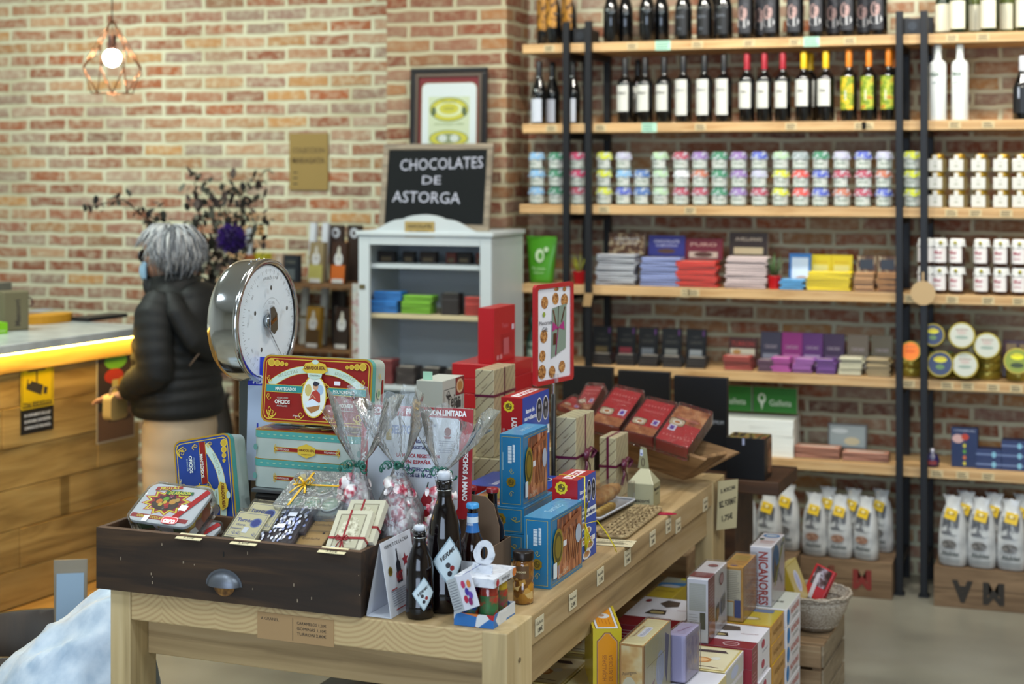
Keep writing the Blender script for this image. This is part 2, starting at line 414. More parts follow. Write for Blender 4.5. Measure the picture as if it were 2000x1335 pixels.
ladder_frame(-.698, 'black steel ladder frame beside the caramel brown bars, left of its close twin')
ladder_frame(-.595, 'black steel ladder frame with a kraft disc hanging on it at right')
# black speaker box on the rungs between the close frames
sp = MB().box(-.035, .035, .02, .22, 0, .07, m('#101215', .4)); sp.lathe([(.0, 0), (.018, 0), (.02, .004)], m('#2c3036', .3), 16, M=Matrix.Translation((0, .02, .035)) @ Matrix.Rotation(pi/2, 4, 'X'))
spk = proto(sp, 'small_speaker', 'speaker', .003)
spk.put((-2.152, 7.05, 2.4235), label='small black speaker on the top shelf beside the leftmost frames')
spk.put((-.647, 7.05, 2.4235), label='small black speaker on the top shelf between the two right frames')

TAGM = m('#c9b68c', .8); MINT = m('#a9d8c0', .6); INK = m('#2a2420', .7)
shelf_names = ['topmost pine wall shelf carrying dark wine bottles', 'second pine wall shelf from top with white labelled wine bottles', 'pine wall shelf carrying cloth capped jam jars in triple stacks', 'pine wall shelf carrying red, blue and yellow chocolate bar stacks', 'pine wall shelf carrying black and purple chocolate bar stacks', 'lowest pine wall shelf with green and white cartons above the bean bags']
tagpx = [([(1073, 0), (1235, 0), (1295, 1), (1362, 0), (1463, 0), (1553, 0), (1585, 1), (1660, 0), (1920, 0), (1860, 0)]),
         ([(1077, 0), (1173, 0), (1268, 1), (1368, 0), (1545, 0), (1680, 0), (1695, 0), (1865, 0), (1930, 0)]),
         ([(1180, 0), (1348, 0), (1858, 0), (1905, 0), (1965, 0)]),
         ([(1338, 2), (1355, 0), (1780, 0), (1860, 0), (1930, 0), (1990, 0)]),
         ([(1775, 0), (1850, 0), (1890, 0), (1940, 0), (1985, 0)]),
         ([(1830, 0), (1880, 0), (1930, 0)])]
for i, z in enumerate(ZS):
    x0 = -2.43 if i != 2 else -2.445
    t = thing('wall_shelf', shelf_names[i], 'shelf', (0, YS, z-.042))
    MB().box(x0, .75, 0, .342, 0, .042, PINE).build('plank', t, bevel=.003)
    for px, k in tagpx[i]:
        p = ony(px, 300, YS); wd, ht = (.026, .016) if k == 0 else (.036, .021) if k == 1 else (.02, .02)
        b = MB(); b.box(-wd, wd, -.0015, -.0001, .021-ht, .021+ht, (TAGM, MINT, TAGM)[k]); b.frame((-wd, -.0018, .021-ht), (1, 0, 0), (0, 0, 1))
        b.lines(.006, wd*2-.006, .004, ht*2-.004, 3, .003, INK)
        b.build('price_tag', t, loc=(p.x, 0, 0))

# kraft disc tag hanging on the right frame, and a paper tag by the left frame
kd = MB(); kd.lathe([(.0, 0), (.052, 0), (.052, .003), (0, .003)], m('#b79c74', .9), 24, M=Matrix.Rotation(pi/2, 4, 'X'), smooth=False); kd.box(-.004, .004, -.002, 0, .04, .09, m('#b79c74', .9))
o = kd.build('hanging_tag'); o.location = ony(1803, 572, 7.006); tag(o, 'round kraft paper tag hanging on the right black frame beside the honey jars', 'tag')
kd = MB().slab([(-.02, -.03), (.02, -.03), (.03, .03), (-.01, .03)], 0, .002, m('#a98a5e', .9), M=Matrix.Rotation(pi/2, 4, 'X')); o = kd.build('hanging_tag'); o.location = ony(1146, 585, 7.006); tag(o, 'torn kraft paper tag hanging at the left black frame by the red sign', 'tag')

# ---------------------------------------------------------------- white cabinet against the pillar
WHT = speck('white_paint', ((.3, '#c3cdd0'), (.7, '#d3dbdd')), 3, rough=.45)
CX0, CX1, CY0, CY1, CZ = -3.078, -2.429, 6.625, 7.06, 1.555
cab = thing('white_cabinet', 'white painted open cabinet with arched crown standing before the brick pillar', 'cabinet', ((CX0+CX1)/2, (CY0+CY1)/2, 0))
cw, cd = (CX1-CX0)/2, (CY1-CY0)/2
MB().box(-cw, -cw+.022, -cd+.02, cd, 0, CZ-.02, WHT).build('side_panel', cab)
MB().box(cw-.022, cw, -cd+.02, cd, 0, CZ-.02, WHT).build('side_panel', cab)
MB().box(-cw+.022, cw-.022, cd-.012, cd, 0.05, CZ-.02, m('#b9c0c4', .6)).build('back_panel', cab)
MB().box(-cw-.012, cw+.012, -cd-.01, cd, CZ-.02, CZ, WHT).build('top_board', cab, bevel=.004)
MB().box(-cw, -cw+.055, -cd, -cd+.0198, 0, CZ-.0205, WHT).build('stile', cab, bevel=.003)
MB().box(cw-.055, cw, -cd, -cd+.0198, 0, CZ-.0205, WHT).build('stile', cab, bevel=.003)
MB().box(-cw+.055, cw-.055, -cd, -cd+.0198, 1.495, CZ-.0205, WHT).build('rail', cab)
cr = []
for i in range(33):
    u = -1+i/16; zz = 0
    if abs(u) < .28: zz = .078-.5*u*u*.35
    elif abs(u) < .36: zz = .058
    else: zz = .056*(.5+.5*cos(min(1, (abs(u)-.36)/.5)*pi))
    cr.append((u*cw, zz))
MB().prism([(-cw, .0002)]+cr[1:-1]+[(cw, .0002)], -cd, -cd+.02, WHT).build('crown', cab, loc=(0, 0, CZ))
for z, c in ((1.405, WHT), (1.177, m('#cdbf98', .5)), (.85, WHT), (.45, WHT)):
    MB().box(-cw+.0225, cw-.0225, -cd+.03, cd-.0125, z-.02, z, c).build('shelf', cab, bevel=.002)
sg = MB().box(-.072, .072, -.004, 0, -.035, .035, m('#b39a5e', .7)); sg.frame((-.072, -.0045, -.035), (1, 0, 0), (0, 0, 1))
sg.T('CHOCOLATES', .072, .048, .016, INK, .12, bold=.02); sg.T('DE ASTORGA', .072, .02, .016, INK, .1, bold=.02)
sg.build('paper_sign', cab, loc=(-.02, -cd-.0005, CZ+.012)); 
hg = MB().box(-.014, .014, -.003, 0, -.01, .01, m('#8c8258', .4, .8)); hg.build('hinge', cab, loc=(-cw+.02, -cd-.0005, 1.3))
MB().box(-.02, .02, -.008, 0, -.02, .02, m('#14161a', .6)).build('socket', cab, loc=(-cw+.06, cd-.0125, 1.375))

# ---------------------------------------------------------------- counter
P0 = W(0, 600, 6.17); P1 = W(300, 600, 6.97); P0.z = P1.z = 0
cyaw = atan2(P1.y-P0.y, P1.x-P0.x); L01 = (P1-P0).length
PLK = wood('counter_plank', ((.25, '#7c5c2c'), (.5, '#ad8a4c'), (.78, '#c4a464')), (1, 9, 9), .5, 1.8, .25)
ct = thing('shop_counter', 'plank clad shop counter with grey stone worktop and warm light strip under its edge', 'counter', P0, cyaw)
x0, x1 = -1.6, L01-.10
MB().box(x0, x1, .02, .6, .02, 1.115, m('#5c4526', .8)).build('carcass', ct)
zz = [.12, .265, .425, .585, .745, .905, 1.045]
for i in range(len(zz)-1):
    cut = [x0, x0+.5+.37*((i*7) % 5), L01-.14-.22*((i*3) % 4), x1]
    for j in range(3):
        if cut[j+1]-cut[j] > .05:
            o = MB().box(cut[j]+.001, cut[j+1]-.001, -.003-.003*((i+j) % 2), .0195, zz[i]+.0015, zz[i+1]-.0015, PLK).build('front_plank', ct, bevel=.002)
MB().box(x0, x1, -.085, .62, 1.13, 1.165, speck('grey_stone', ((.3, '#a0a4a2'), (.6, '#c4c8c4'), (.8, '#b0b4b0')), 6, rough=.25, detail=6)).build('worktop', ct, bevel=.004)
MB().box(x0, x1, -.02, .0195, 1.046, 1.129, PLK).build('light_rail', ct)
MB().box(x0+.02, x1-.02, -.06, -.0205, 1.1215, 1.1275, m('#ffd45c', .5, emit=34.)).build('light_strip', ct)
MB().box(x0, x1, -.3, -.01, .0, .12, wood('kick_plank', ((.3, '#9c7336'), (.7, '#c79c58')), (1, 9, 9), .6, 1.5)).build('plinth_board', ct, bevel=.004)
# ================================================================ GOODS ON THE WALL SHELVES
def sh(px, i, back=0.):
    """a point on shelf i, so far behind the front edge, seen in column px"""
    p = ony(px, 300, YS+.045+back); return Vector((p.x, p.y, ZS[i]+.0006))
GLASS = m('#07090c', .08, coat=.6); GREENGLASS = m('#1c2a14', .07, coat=.6)
def curved(mb, r, z0, z1, mt, a0=-2.5, a1=-.64, n=12):
    vs = []; fs = []
    for i in range(n+1):
        a = a0+(a1-a0)*i/n
        vs += [(r*cos(a), r*sin(a), z0), (r*cos(a), r*sin(a), z1)]
    for i in range(n): fs.append((2*i, 2*i+2, 2*i+3, 2*i+1))
    return mb.add(vs, fs, mt, True)
def bordeaux(h=.30, r=.0375):
    return [(r*.9, 0), (r, .004), (r, h*.60), (r*.93, h*.645), (r*.62, h*.69), (r*.40, h*.72), (r*.36, h*.76), (r*.35, h*.985), (r*.3, h)]
def burgundy(h=.295, r=.040):
    return [(r*.9, 0), (r, .004), (r, h*.46), (r*.95, h*.52), (r*.78, h*.60), (r*.5, h*.70), (r*.36, h*.78), (r*.34, h*.985), (r*.3, h)]
def bottle(kind, capsule, label, h=.30, r=.0375, l0=.1, l1=.6, glass=None, deco=None, full=False, mat=None):
    g = mat or glass or GLASS; prof = bordeaux(h, r) if kind == 'b' else burgundy(h, r)
    o = MB().lathe(prof, g, 18).build('wine_bottle'); o['category'] = 'wine bottle'
    if capsule: MB().lathe([(r*.385, h*.76), (r*.385, h*.99), (r*.33, h*1.004), (.0, h*1.004)], capsule, 14, caps=False).build('capsule', o)
    if label:
        b = MB(); curved(b, r+.0006, h*l0, h*l1, label)
        if deco: deco(b, r, h)
        b.build('label', o)
    return Proto(o)
def curvetext(b, txt, r, z, hh, mt, w, a=-pi/2):
    vs, fs, wd = textmesh(txt, .02); sx = w/wd; sy = hh/.69; out = []
    for x, y in vs:
        an = a+((x-wd/2)*sx)/r; out.append(((r+.0013)*cos(an), (r+.0013)*sin(an), z+y*sy))
    b.add(out, fs, mt)
PAPER = m('#d2d3cb', .55); PAPER2 = m('#c9cec8', .55)
CAPB = m('#15161a', .35); CAPR = m('#a01b2c', .35); CAPY = m('#e3b90a', .4); CAPO = m('#d77a12', .4)
LBLC = speck('fruit_label', ((.3, '#d89b12'), (.45, '#e7c42a'), (.55, '#6f8f22'), (.7, '#b9b02a')), 30, rough=.5)
LBLG = speck('leaf_label', ((.3, '#9fb03a'), (.45, '#5f7f1e'), (.55, '#b9c23c'), (.7, '#b9532a')), 32, rough=.5)
def diamond(b, r, h, z=.36, mt=PAPER, s=.034):
    vs = []
    for an, zz in ((-s/r*1.0, 0), (0, -s*.7), (s/r*1.0, 0), (0, s*.7)): vs.append(((r+.0016)*cos(-pi/2+an), (r+.0016)*sin(-pi/2+an), h*z+zz))
    c = ((0, -(r+.0022), h*z)); vs.append(c); b.add(vs, [(0, 1, 4), (1, 2, 4), (2, 3, 4), (3, 0, 4)], mt)
def d_wide(b, r, h): curvetext(b, 'ROBLE', r, h*.44, .012, INK, .045)
def d_tall(b, r, h): curvetext(b, 'CRIANZA', r, h*.46, .014, m('#8a8d8c'), .05)
def d_cap(b, r, h): curvetext(b, 'VIÑA', r, h*.42, .01, INK, .03)
B_wide = bottle('b', CAPB, PAPER, l0=.18, l1=.58, deco=d_wide)
B_tall = bottle('b', CAPB, PAPER, l0=.11, l1=.64, h=.305, r=.038, deco=d_tall)
B_red = bottle('b', CAPR, PAPER, l0=.2, l1=.58, h=.31, r=.036, deco=d_cap)
B_yel = bottle('b', CAPY, PAPER, l0=.22, l1=.6, h=.31, deco=d_cap)
B_orc = bottle('b', CAPO, LBLC, l0=.16, l1=.62, h=.315, r=.036, deco=diamond)
B_org = bottle('b', CAPO, LBLG, l0=.16, l1=.62, h=.315, r=.036, deco=diamond)
B_bur = bottle('g', CAPB, m('#c9cfdb', .5), l0=.03, l1=.40, h=.295, r=.037)
B_amb = bottle('g', m('#101114', .3), speck('amber_label', ((.35, '#0c0c0e'), (.5, '#9c6a16'), (.62, '#cf9434'), (.7, '#0c0c0e')), 34, rough=.4), l0=.25, l1=.75, h=.30, r=.037)
B_blk = bottle('g', m('#0c0d11', .3), None, h=.31, r=.037)
def d_script(b, r, h):
    curvetext(b, 'Reserva', r, h*.33, .016, m('#5a606a'), .046); curvetext(b, 'ms', r, h*.16, .012, m('#5a606a'), .02)
B_scr = bottle('g', m('#0c0d11', .3), m('#0d0f13', .4), l0=.08, l1=.45, h=.31, r=.039, deco=d_script)
def d_port(b, r, h):   # plain generic portrait: dark cap, pale face, white collar
    R1 = r+.0014
    def patch(z, rz_, ra, mt, k):
        pts = [((R1+k)*cos(-pi/2+ra*cos(t)/r), (R1+k)*sin(-pi/2+ra*cos(t)/r), z+rz_*sin(t)) for t in [2*pi*i/14 for i in range(14)]]
        b.add(pts, [tuple(range(14))], mt)
    patch(h*.22, .022, .030, m('#cfd0d2', .6), 0); patch(h*.36, .032, .021, m('#a98c88', .6), .0006); patch(h*.47, .016, .026, m('#3c3d44', .6), .0012)
    patch(h*.37, .002, .012, m('#4a3c3c', .6), .0018)
B_por = bottle('b', CAPB, m('#2b2d33', .5), l0=.08, l1=.62, h=.32, r=.038, deco=d_port)
B_grn = bottle('g', m('#c8b98a', .4), m('#e4e0c6', .5), l0=.06, l1=.44, h=.315, r=.041, glass=GREENGLASS)
B_pal = bottle('g', m('#c8b98a', .4), m('#e4e0c6', .5), l0=.06, l1=.42, h=.31, r=.037, mat=m('#5c6436', .1))
# white tall bottles: straight sided with short neck
wb = MB(); wb.lathe([(.034, 0), (.0355, .004), (.0355, .238), (.031, .252), (.016, .262), (.0145, .30), (.0165, .302), (.0165, .327), (0, .328)], m('#dfe4e2', .35), 20)
curvetext(wb, 'NAGA', .036, .19, .018, m('#23583c'), .04); curvetext(wb, 'ginebra', .036, .16, .006, m('#6a8f88'), .026)
o = wb.build('wine_bottle'); o['category'] = 'spirit bottle'; o.name = 'spirit_bottle'; B_wht = Proto(o)
def deco_dk(b, r, h): diamond(b, r, h, .42, m('#b9c3d4', .5), .036)
B_dkd = bottle('g', m('#c8ccd2', .3), m('#0c0e14', .4), l0=.1, l1=.5, h=.27, r=.042, deco=deco_dk)

def row(pr, lst, shelf, group, fmt, cat=None):
    for a in lst:
        px, back = a[0], a[1] if len(a) > 1 else 0
        lab = a[2] if len(a) > 2 else fmt
        pr.put(sh(px, shelf, back), rnd.uniform(-.12, .12)-.33, lab, group if len(a) <= 2 or group is None else group)
G1 = 'wine bottles on the topmost shelf'; G2 = 'wine bottles on the second shelf'
for k, (px, bk) in enumerate(((1064, .13), (1082, .0), (1112, .11))):
    B_amb.put(sh(px, 0, bk), -.3, 'dark bottle with amber label on top shelf, %s' % ('behind its left neighbour by the pillar', 'front left of the bay by the pillar', 'half hidden by the leftmost black post')[k], G1)
for k, px in enumerate((1194, 1222, 1264, 1292)):
    B_blk.put(sh(px, 0, .07*(k % 2)), -.3, 'unlabelled slim black bottle on top shelf, %s of four right of the left frames' % ORD[k], G1)
for k, (px, bk) in enumerate(((1335, 0), (1377, .02), (1399, .14), (1414, 0))):
    B_scr.put(sh(px, 0, bk), -.3, 'wide black bottle with faint grey script on top shelf, %s from its left' % ORD[k], G1)
for k, (px, bk) in enumerate(((1458, 0), (1490, .12), (1507, 0), (1553, 0), (1597, 0), (1630, .13), (1657, 0), (1689, .13), (1716, 0))):
    B_por.put(sh(px, 0, bk), -.3+.1*(k % 2), 'bottle with dark capped portrait label on top shelf, %s of its kind from left' % ORD[k], G1)
for k, (px, bk) in enumerate(((1845, .12), (1874, 0), (1934, 0), (2003, 0))):
    B_grn.put(sh(px, 0, bk), -.3, 'dark green bottle with cream label on top shelf, %s right of the right frames' % ORD[k], G1)
for k, (px, bk) in enumerate(((1905, .12), (1968, .1))):
    B_pal.put(sh(px, 0, bk), -.3, 'pale green bottle set back on the top shelf, %s among the right frames bottles' % ORD[k], G1)
for k, (px, bk) in enumerate(((1053, 0), (1079, .09), (1119, .03))):
    B_bur.put(sh(px, 1, bk), -.3, 'sloping shouldered bottle with pale blue label on second shelf, %s from the pillar' % ORD[k], G2)
for k, (px, bk) in enumerate(((1221, 0), (1246, .12), (1260, 0), (1297, 0))):
    B_wide.put(sh(px, 1, bk), -.3, 'black capped bottle with short white label on second shelf, %s from left frames' % ORD[k], G2)
for k, px in enumerate((1335, 1376, 1414)):
    B_tall.put(sh(px, 1), -.3, 'black capped bottle with tall white label on second shelf, %s of three' % ORD[k], G2)
for k, px in enumerate((1459, 1493, 1529)):
    B_red.put(sh(px, 1), -.3, 'red capped bottle with white label on second shelf, %s of three from left' % ORD[k], G2)
for k, (px, bk) in enumerate(((1570, 0), (1583, .11), (1613, 0))):
    B_yel.put(sh(px, 1, bk), -.3, 'yellow capped bottle with white label on second shelf, %s of three from left' % ORD[k], G2)
B_orc.put(sh(1658, 1), -.3, 'orange capped bottle with yellow fruit label and white diamond on second shelf', G2)
for k, (px, bk) in enumerate(((1697, 0), (1736, 0), (1746, .11))):
    B_org.put(sh(px, 1, bk), -.3, 'orange capped bottle with green leaf label on second shelf, %s of three from left' % ORD[k], G2)
for k, (px, bk) in enumerate(((1828, .10), (1832, 0), (1875, 0))):
    B_wht.put(sh(px, 1, bk), -.33, 'tall opaque white spirit bottle on second shelf, %s of three beside the right frames' % ORD[k], 'white spirit bottles')
B_dkd.put(sh(1998, 1), -.4, 'dark bottle with blue grey diamond label at the right end of second shelf', G2)

# ---- jam jars with cloth caps
def jamjar(cap, key):
    b = MB(); b.lathe([(.026, 0), (.032, .004), (.0335, .012), (.0335, .05), (.029, .058), (.028, .062)], m('#5a4a44', .15, coat=.5), 14)
    curved(b, .0342, .006, .050, PAPER2, -3.0, -.1); curvetext(b, 'Mermelada', .034, .026, .007, m('#3e6b4a'), .04)
    b.lathe([(.0346, .005), (.0346, .014)], m('#7c9a8c'), 14, caps=False)
    o = b.build('jam_jar'); o['category'] = 'jam jar'
    c = MB(); n = 18; prof = []
    vs = []; fs = []
    for j, (r, z) in enumerate(((.0, .0808), (.026, .0808), (.034, .077), (.035, .066), (.0405, .052))):
        for i in range(n):
            rr = r*(1+(.10*sin(i*pi*2/3+key) if j == 4 else .03*sin(i*2.1+key) if j == 3 else 0)); a = 2*pi*i/n
            vs.append((rr*cos(a), rr*sin(a), z-(.005*abs(sin(i*1.05+key)) if j == 4 else 0)))
    for j in range(4):
        for i in range(n): fs.append((j*n+i, j*n+(i+1) % n, (j+1)*n+(i+1) % n, (j+1)*n+i))
    c.add(vs, fs, cap, True); c.build('cloth_cap', o)
    return Proto(o)
def gingham(nm, c, c2='#b4bcc2'): return speck('gingham_'+nm, ((.0, c), (.5, c), (.6, c2), (1, c2)), 100, kind='noise', rough=.9, detail=1)
CAPS = dict(sky=('#7fb0d8', 'light blue'), green=('#2f7f5a', 'dark green'), pink=('#c02a5e', 'magenta pink'), yellow=('#c8d024', 'lime yellow'), frost=('#b4b4cc', 'frosty grey'), blue=('#3a66a8', 'blue'), mint=('#a8c8a0', 'pale mint'), white=('#dfe3e6', 'white'), wine=('#a83a52', 'wine red'), lilac=('#8a6aa8', 'lilac'), red=('#d8483c', 'red'), grey=('#8f9c9e', 'grey green'), rust=('#b86a4c', 'rust brown'), navy=('#4a5ab8', 'violet blue'))
JP = {k: jamjar(gingham(k, v[0]), i*.7) for i, (k, v) in enumerate(CAPS.items())}
cols = [(1049, 'sky', 'sky', 'sky'), (1087, 'green', 'green', 'green'), (1130, 'wine', 'pink', 'pink'), (1180, 'yellow', 'yellow', 'yellow'), (1219, 'navy', 'sky', 'frost'), (1254, 'blue', 'blue', None), (1290, 'mint', 'mint', 'mint'), (1331, 'wine', 'white', 'wine'),
        (1368, 'wine', 'rust', 'lilac'), (1405, 'green', 'green', 'green'), (1443, 'lilac', 'lilac', 'lilac'), (1483, 'wine', 'frost', 'navy'), (1525, 'yellow', 'yellow', 'mint'), (1564, 'red', 'red', 'grey'), (1603, 'navy', 'navy', 'green'), (1644, 'rust', 'wine', 'frost'), (1686, 'wine', 'wine', 'navy'), (1727, 'navy', 'rust', 'frost'), (1782, 'yellow', 'yellow', 'yellow')]
for k, c in enumerate(cols):
    p = sh(c[0], 2, .0)
    for j in range(3):
        if c[j+1]:
            place = 'left of the leftmost black post' if k < 2 else 'between the left black posts' if k == 2 else 'between the right black posts' if k == 18 else 'in stack %s from the left frames' % ORD[k-3] if k-3 < 15 else 'in the stack nearest the right frames'
            place = place if k >= 2 else ['in the stack beside the pillar', 'in the stack beside the leftmost post'][k]
            JP[c[j+1]].put(p+Vector((rnd.uniform(-.002, .002), 0, j*.0812)), rnd.uniform(-.5, .3), 'jam jar with %s cloth cap, %s one %s' % (CAPS[c[j+1]][1], ('bottom', 'middle', 'top')[j], place), 'cloth capped jam jars on the third shelf')

# ---- square jars with gilt lids
b = MB(); b.box(-.029, .029, -.029, .029, 0, .055, m('#9a8a5c', .12, coat=.5)); b.lathe([(.026, .055), (.026, .058)], m('#9a8a5c', .15), 14)
b.box(-.031, .031, -.0305, -.0294, .004, .054, m('#d8d8d2', .5)); b.prism([(-.010, .054), (.010, .054), (.010, .073), (-.010, .073)], -.0306, -.0296, m('#d8d8d2', .5)); b.frame((-.03, -.0308, 0), (1, 0, 0), (0, 0, 1)); b.R(.022, .02, .038, .03, m('#b9bcae')); b.T('miel', .03, .042, .006, m('#8a8c80'))
o = b.build('honey_jar', bevel=.003); o['category'] = 'honey jar'
MB().lathe([(.028, 0), (.028, .017), (.026, .0185), (0, .0185)], m('#a8862c', .3, .7), 18, caps=False).build('lid', o, loc=(0, 0, .058)); HJ = Proto(o)
for k, px in enumerate((1832, 1873, 1916, 1959, 1996)):
    for j in range(3): HJ.put(sh(px, 2)+Vector((0, 0, .0772*j)), -.33, 'square white labelled jar with gilt lid, %s one in the %s stack from right frames' % (('bottom', 'middle', 'top')[j], ORD[k]), 'square jars with gilt lids')
# ---- honey jars with white cloth
b = MB(); b.lathe([(.034, 0), (.039, .005), (.039, .085), (.030, .1)], m('#3a1c10', .1, coat=.6), 16); curved(b, .0396, .018, .084, m('#e9e6e4', .5), -2.7, -.45); curvetext(b, 'Miel', .0396, .055, .016, m('#b05060'), .035); curvetext(b, 'cosecha', .0396, .036, .008, m('#b05060'), .035)
o = b.build('honey_pot'); o['category'] = 'honey jar'
c = MB(); vs = []; fs = []; n = 18
for j, (r, z) in enumerate(((0, .124), (.030, .124), (.036, .119), (.0375, .104), (.0405, .092))):
    for i in range(n):
        a = 2*pi*i/n; vs.append((r*(1+.09*sin(i*2.1)*(j == 4))*cos(a), r*(1+.09*sin(i*2.1)*(j == 4))*sin(a), z-.008*abs(sin(i*1.3))*(j == 4)))
for j in range(4):
    for i in range(n): fs.append((j*n+i, j*n+(i+1) % n, (j+1)*n+(i+1) % n, (j+1)*n+i))
c.add(vs, fs, m('#dedfdc', .9), True); c.lathe([(.009, 0), (.009, .002), (0, .002)], m('#a8a02a'), 12, c=(0, 0, 0), M=Matrix.Translation((.014, -.040, .107)) @ Matrix.Rotation(pi/2, 4, 'X')); c.build('cloth_cap', o); HP = Proto(o)
for k, px in enumerate((1808, 1835, 1870, 1918, 1956, 1992)):
    for j in range(2): HP.put(sh(px, 3)+Vector((0, 0, .1195*j)), rnd.uniform(-.6, -.1), 'dark jar under white cloth, %s row, %s from the right frames' % (('lower', 'upper')[j], ORD[k]), 'dark jars with white cloth caps', scale=(.88, .88, .96))

# ---- chocolate bars: stacks with one standing behind
def bar(w, d, h, top, side, deco=None):
    b = MB().box(-w/2, w/2, -d/2, d/2, 0, h, side, top=top)
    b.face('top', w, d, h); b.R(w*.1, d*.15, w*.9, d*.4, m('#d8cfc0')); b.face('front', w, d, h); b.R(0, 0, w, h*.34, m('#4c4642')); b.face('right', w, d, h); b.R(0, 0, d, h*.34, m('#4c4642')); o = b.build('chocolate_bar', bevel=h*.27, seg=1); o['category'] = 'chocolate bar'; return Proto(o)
def cardbox(w, h, t, face, side, deco=None, name='chocolate_box', cat='chocolate box'):
    b = MB().box(-w/2, w/2, -t/2, t/2, 0, h, side, front=face); b.face('front', w, t, h)
    if deco: deco(b, w, h)
    o = b.build(name, bevel=.001, seg=1); o['category'] = cat; return Proto(o)
def stacks(px, shelf, n, w, d, h, top, side, word, where, group, back=0., lean=.012):
    P = bar(w, d, h, top, side)
    for j in range(n):
        q = 'bottom' if j == 0 else 'topmost' if j == n-1 else ORD[j]+' from bottom'
        P.put(sh(px, shelf, d/2+back-.01)+Vector((rnd.uniform(-1, 1)*.006+.0008*j*(1 if word != 'red' else 0), rnd.uniform(-1, 1)*.003, j*(h+.0004))), rnd.uniform(-.04, .04), '%s chocolate bar, %s of the stack %s' % (word, q, where), group)
def stand(px, shelf, w, h, t, face, side, label, deco=None, back=.09, rz=-.05, up=0., tilt=-.12, name='chocolate_box', group=None):
    P = cardbox(w, h, t, face, side, deco, name)
    p = sh(px, shelf, back); p.z += up+abs(sin(tilt))*t/2+.0008
    P.put(p, 0, label, group, rot=(tilt, 0, rz))
def d_words(c1, w1, c2=None, w2='', c3=None):
    def f(b, w, h):
        b.T(w1, w/2, h*.72, h*.14, m(c1), w*.7, bold=.02)
        if w2: b.T(w2, w/2, h*.52, h*.1, m(c1), w*.6, bold=.01)
        if c2: b.R(w*.12, h*.1, w*.88, h*.38, m(c2))
        if c3: b.E(w*.5, h*.25, w*.25, h*.12, m(c3))
    return f
NB = speck('nut_print', ((.3, '#3a2018'), (.5, '#6a4226'), (.65, '#c9b48c'), (.8, '#e6dcc4')), 45, rough=.4)
GS = 'stacked chocolate bars on the fourth shelf'
fs4 = [(1206, '#b9bec6', 'silver grey', 12, NB), (1291, '#8f9fd4', 'pale blue', 11, None), (1364, '#d8392e', 'red', 10, None), (1458, '#dcc8c6', 'pinkish white', 12, NB)]
for px, c, wn, n, tp in fs4: stacks(px, 3, n, .185, .09, .0115, m(c, .35), m(c, .35), wn, 'on the fourth shelf', GS)
stand(1224, 3, .175, .10, .012, NB, m('#c9c6c2'), 'brown nut printed chocolate box standing behind the silver grey stack', d_words('#e8e4dc', 'CHOCOLATE', None, 'CON LECHE'), .13, up=.135)
stand(1302, 3, .175, .095, .012, m('#34368c', .35), m('#5a5ca8'), 'dark blue chocolate box standing behind the pale blue stack', d_words('#d8d8f0', 'CHOCOLATE', None, 'ALMENDRAS', '#5c3a2c'), .13, up=.130)
stand(1374, 3, .18, .10, .012, m('#7a1e34', .35), m('#a82c38'), 'wine red chocolate box standing behind the red stack', d_words('#e0b8a8', 'PURO', '#d8c4b0', '', '#5a3226'), .13, up=.115)
stand(1462, 3, .18, .11, .012, m('#33201a', .35), m('#c9b8a8'), 'dark nut chocolate box standing behind the pinkish white stack', d_words('#d8c8b0', 'AVELLANAS', '#d9c59c'), .13, up=.135)
for px, c, wn, n, tp, w_ in ((1549, '#4ea2dc', 'sky blue', 4, None, .105), (1620, '#f0d60c', 'bright yellow', 7, None, .19), (1689, '#b98a58', 'brown', 7, NB, .085), (1733, '#a8743c', 'caramel brown', 7, NB, .085)):
    stacks(px, 3, n, w_, .08, .0115, m(c, .4), m(c, .4), wn, 'on the fourth shelf', GS)
stand(1562, 3, .10, .155, .012, m('#2a72b8', .35), m('#2a72b8'), 'upright blue box with white snow scene on the fourth shelf', lambda b, w, h: (b.R(w*.12, h*.15, w*.88, h*.88, m('#cfdff0')), b.E(w*.6, h*.25, w*.3, h*.1, m('#b89a8c'))), .10)
for k, px in enumerate((1602, 1643)): stand(px, 3, .098, .15, .012, m('#f2d808', .35), m('#e0c408'), 'upright bright yellow box behind the yellow stack, %s one' % ('left', 'right')[k], lambda b, w, h: (b.R(w*.15, h*.3, w*.85, h*.7, m('#f5ea8c')), b.T('limon', w/2, h*.8, h*.1, m('#d8a808'), w*.6)), .115, group='upright yellow boxes')
for k, px in enumerate((1692, 1733)): stand(px, 3, .088, .15, .012, NB, m('#9a7448'), 'upright nut printed box with dark panel, %s of two beside the right frames' % ('left', 'right')[k], lambda b, w, h: (b.R(w*.15, h*.6, w*.85, h*.9, m('#3a4250')), b.E(w*.5, h*.3, w*.3, h*.12, m('#e0a850'))), .11, group='upright nut printed boxes')
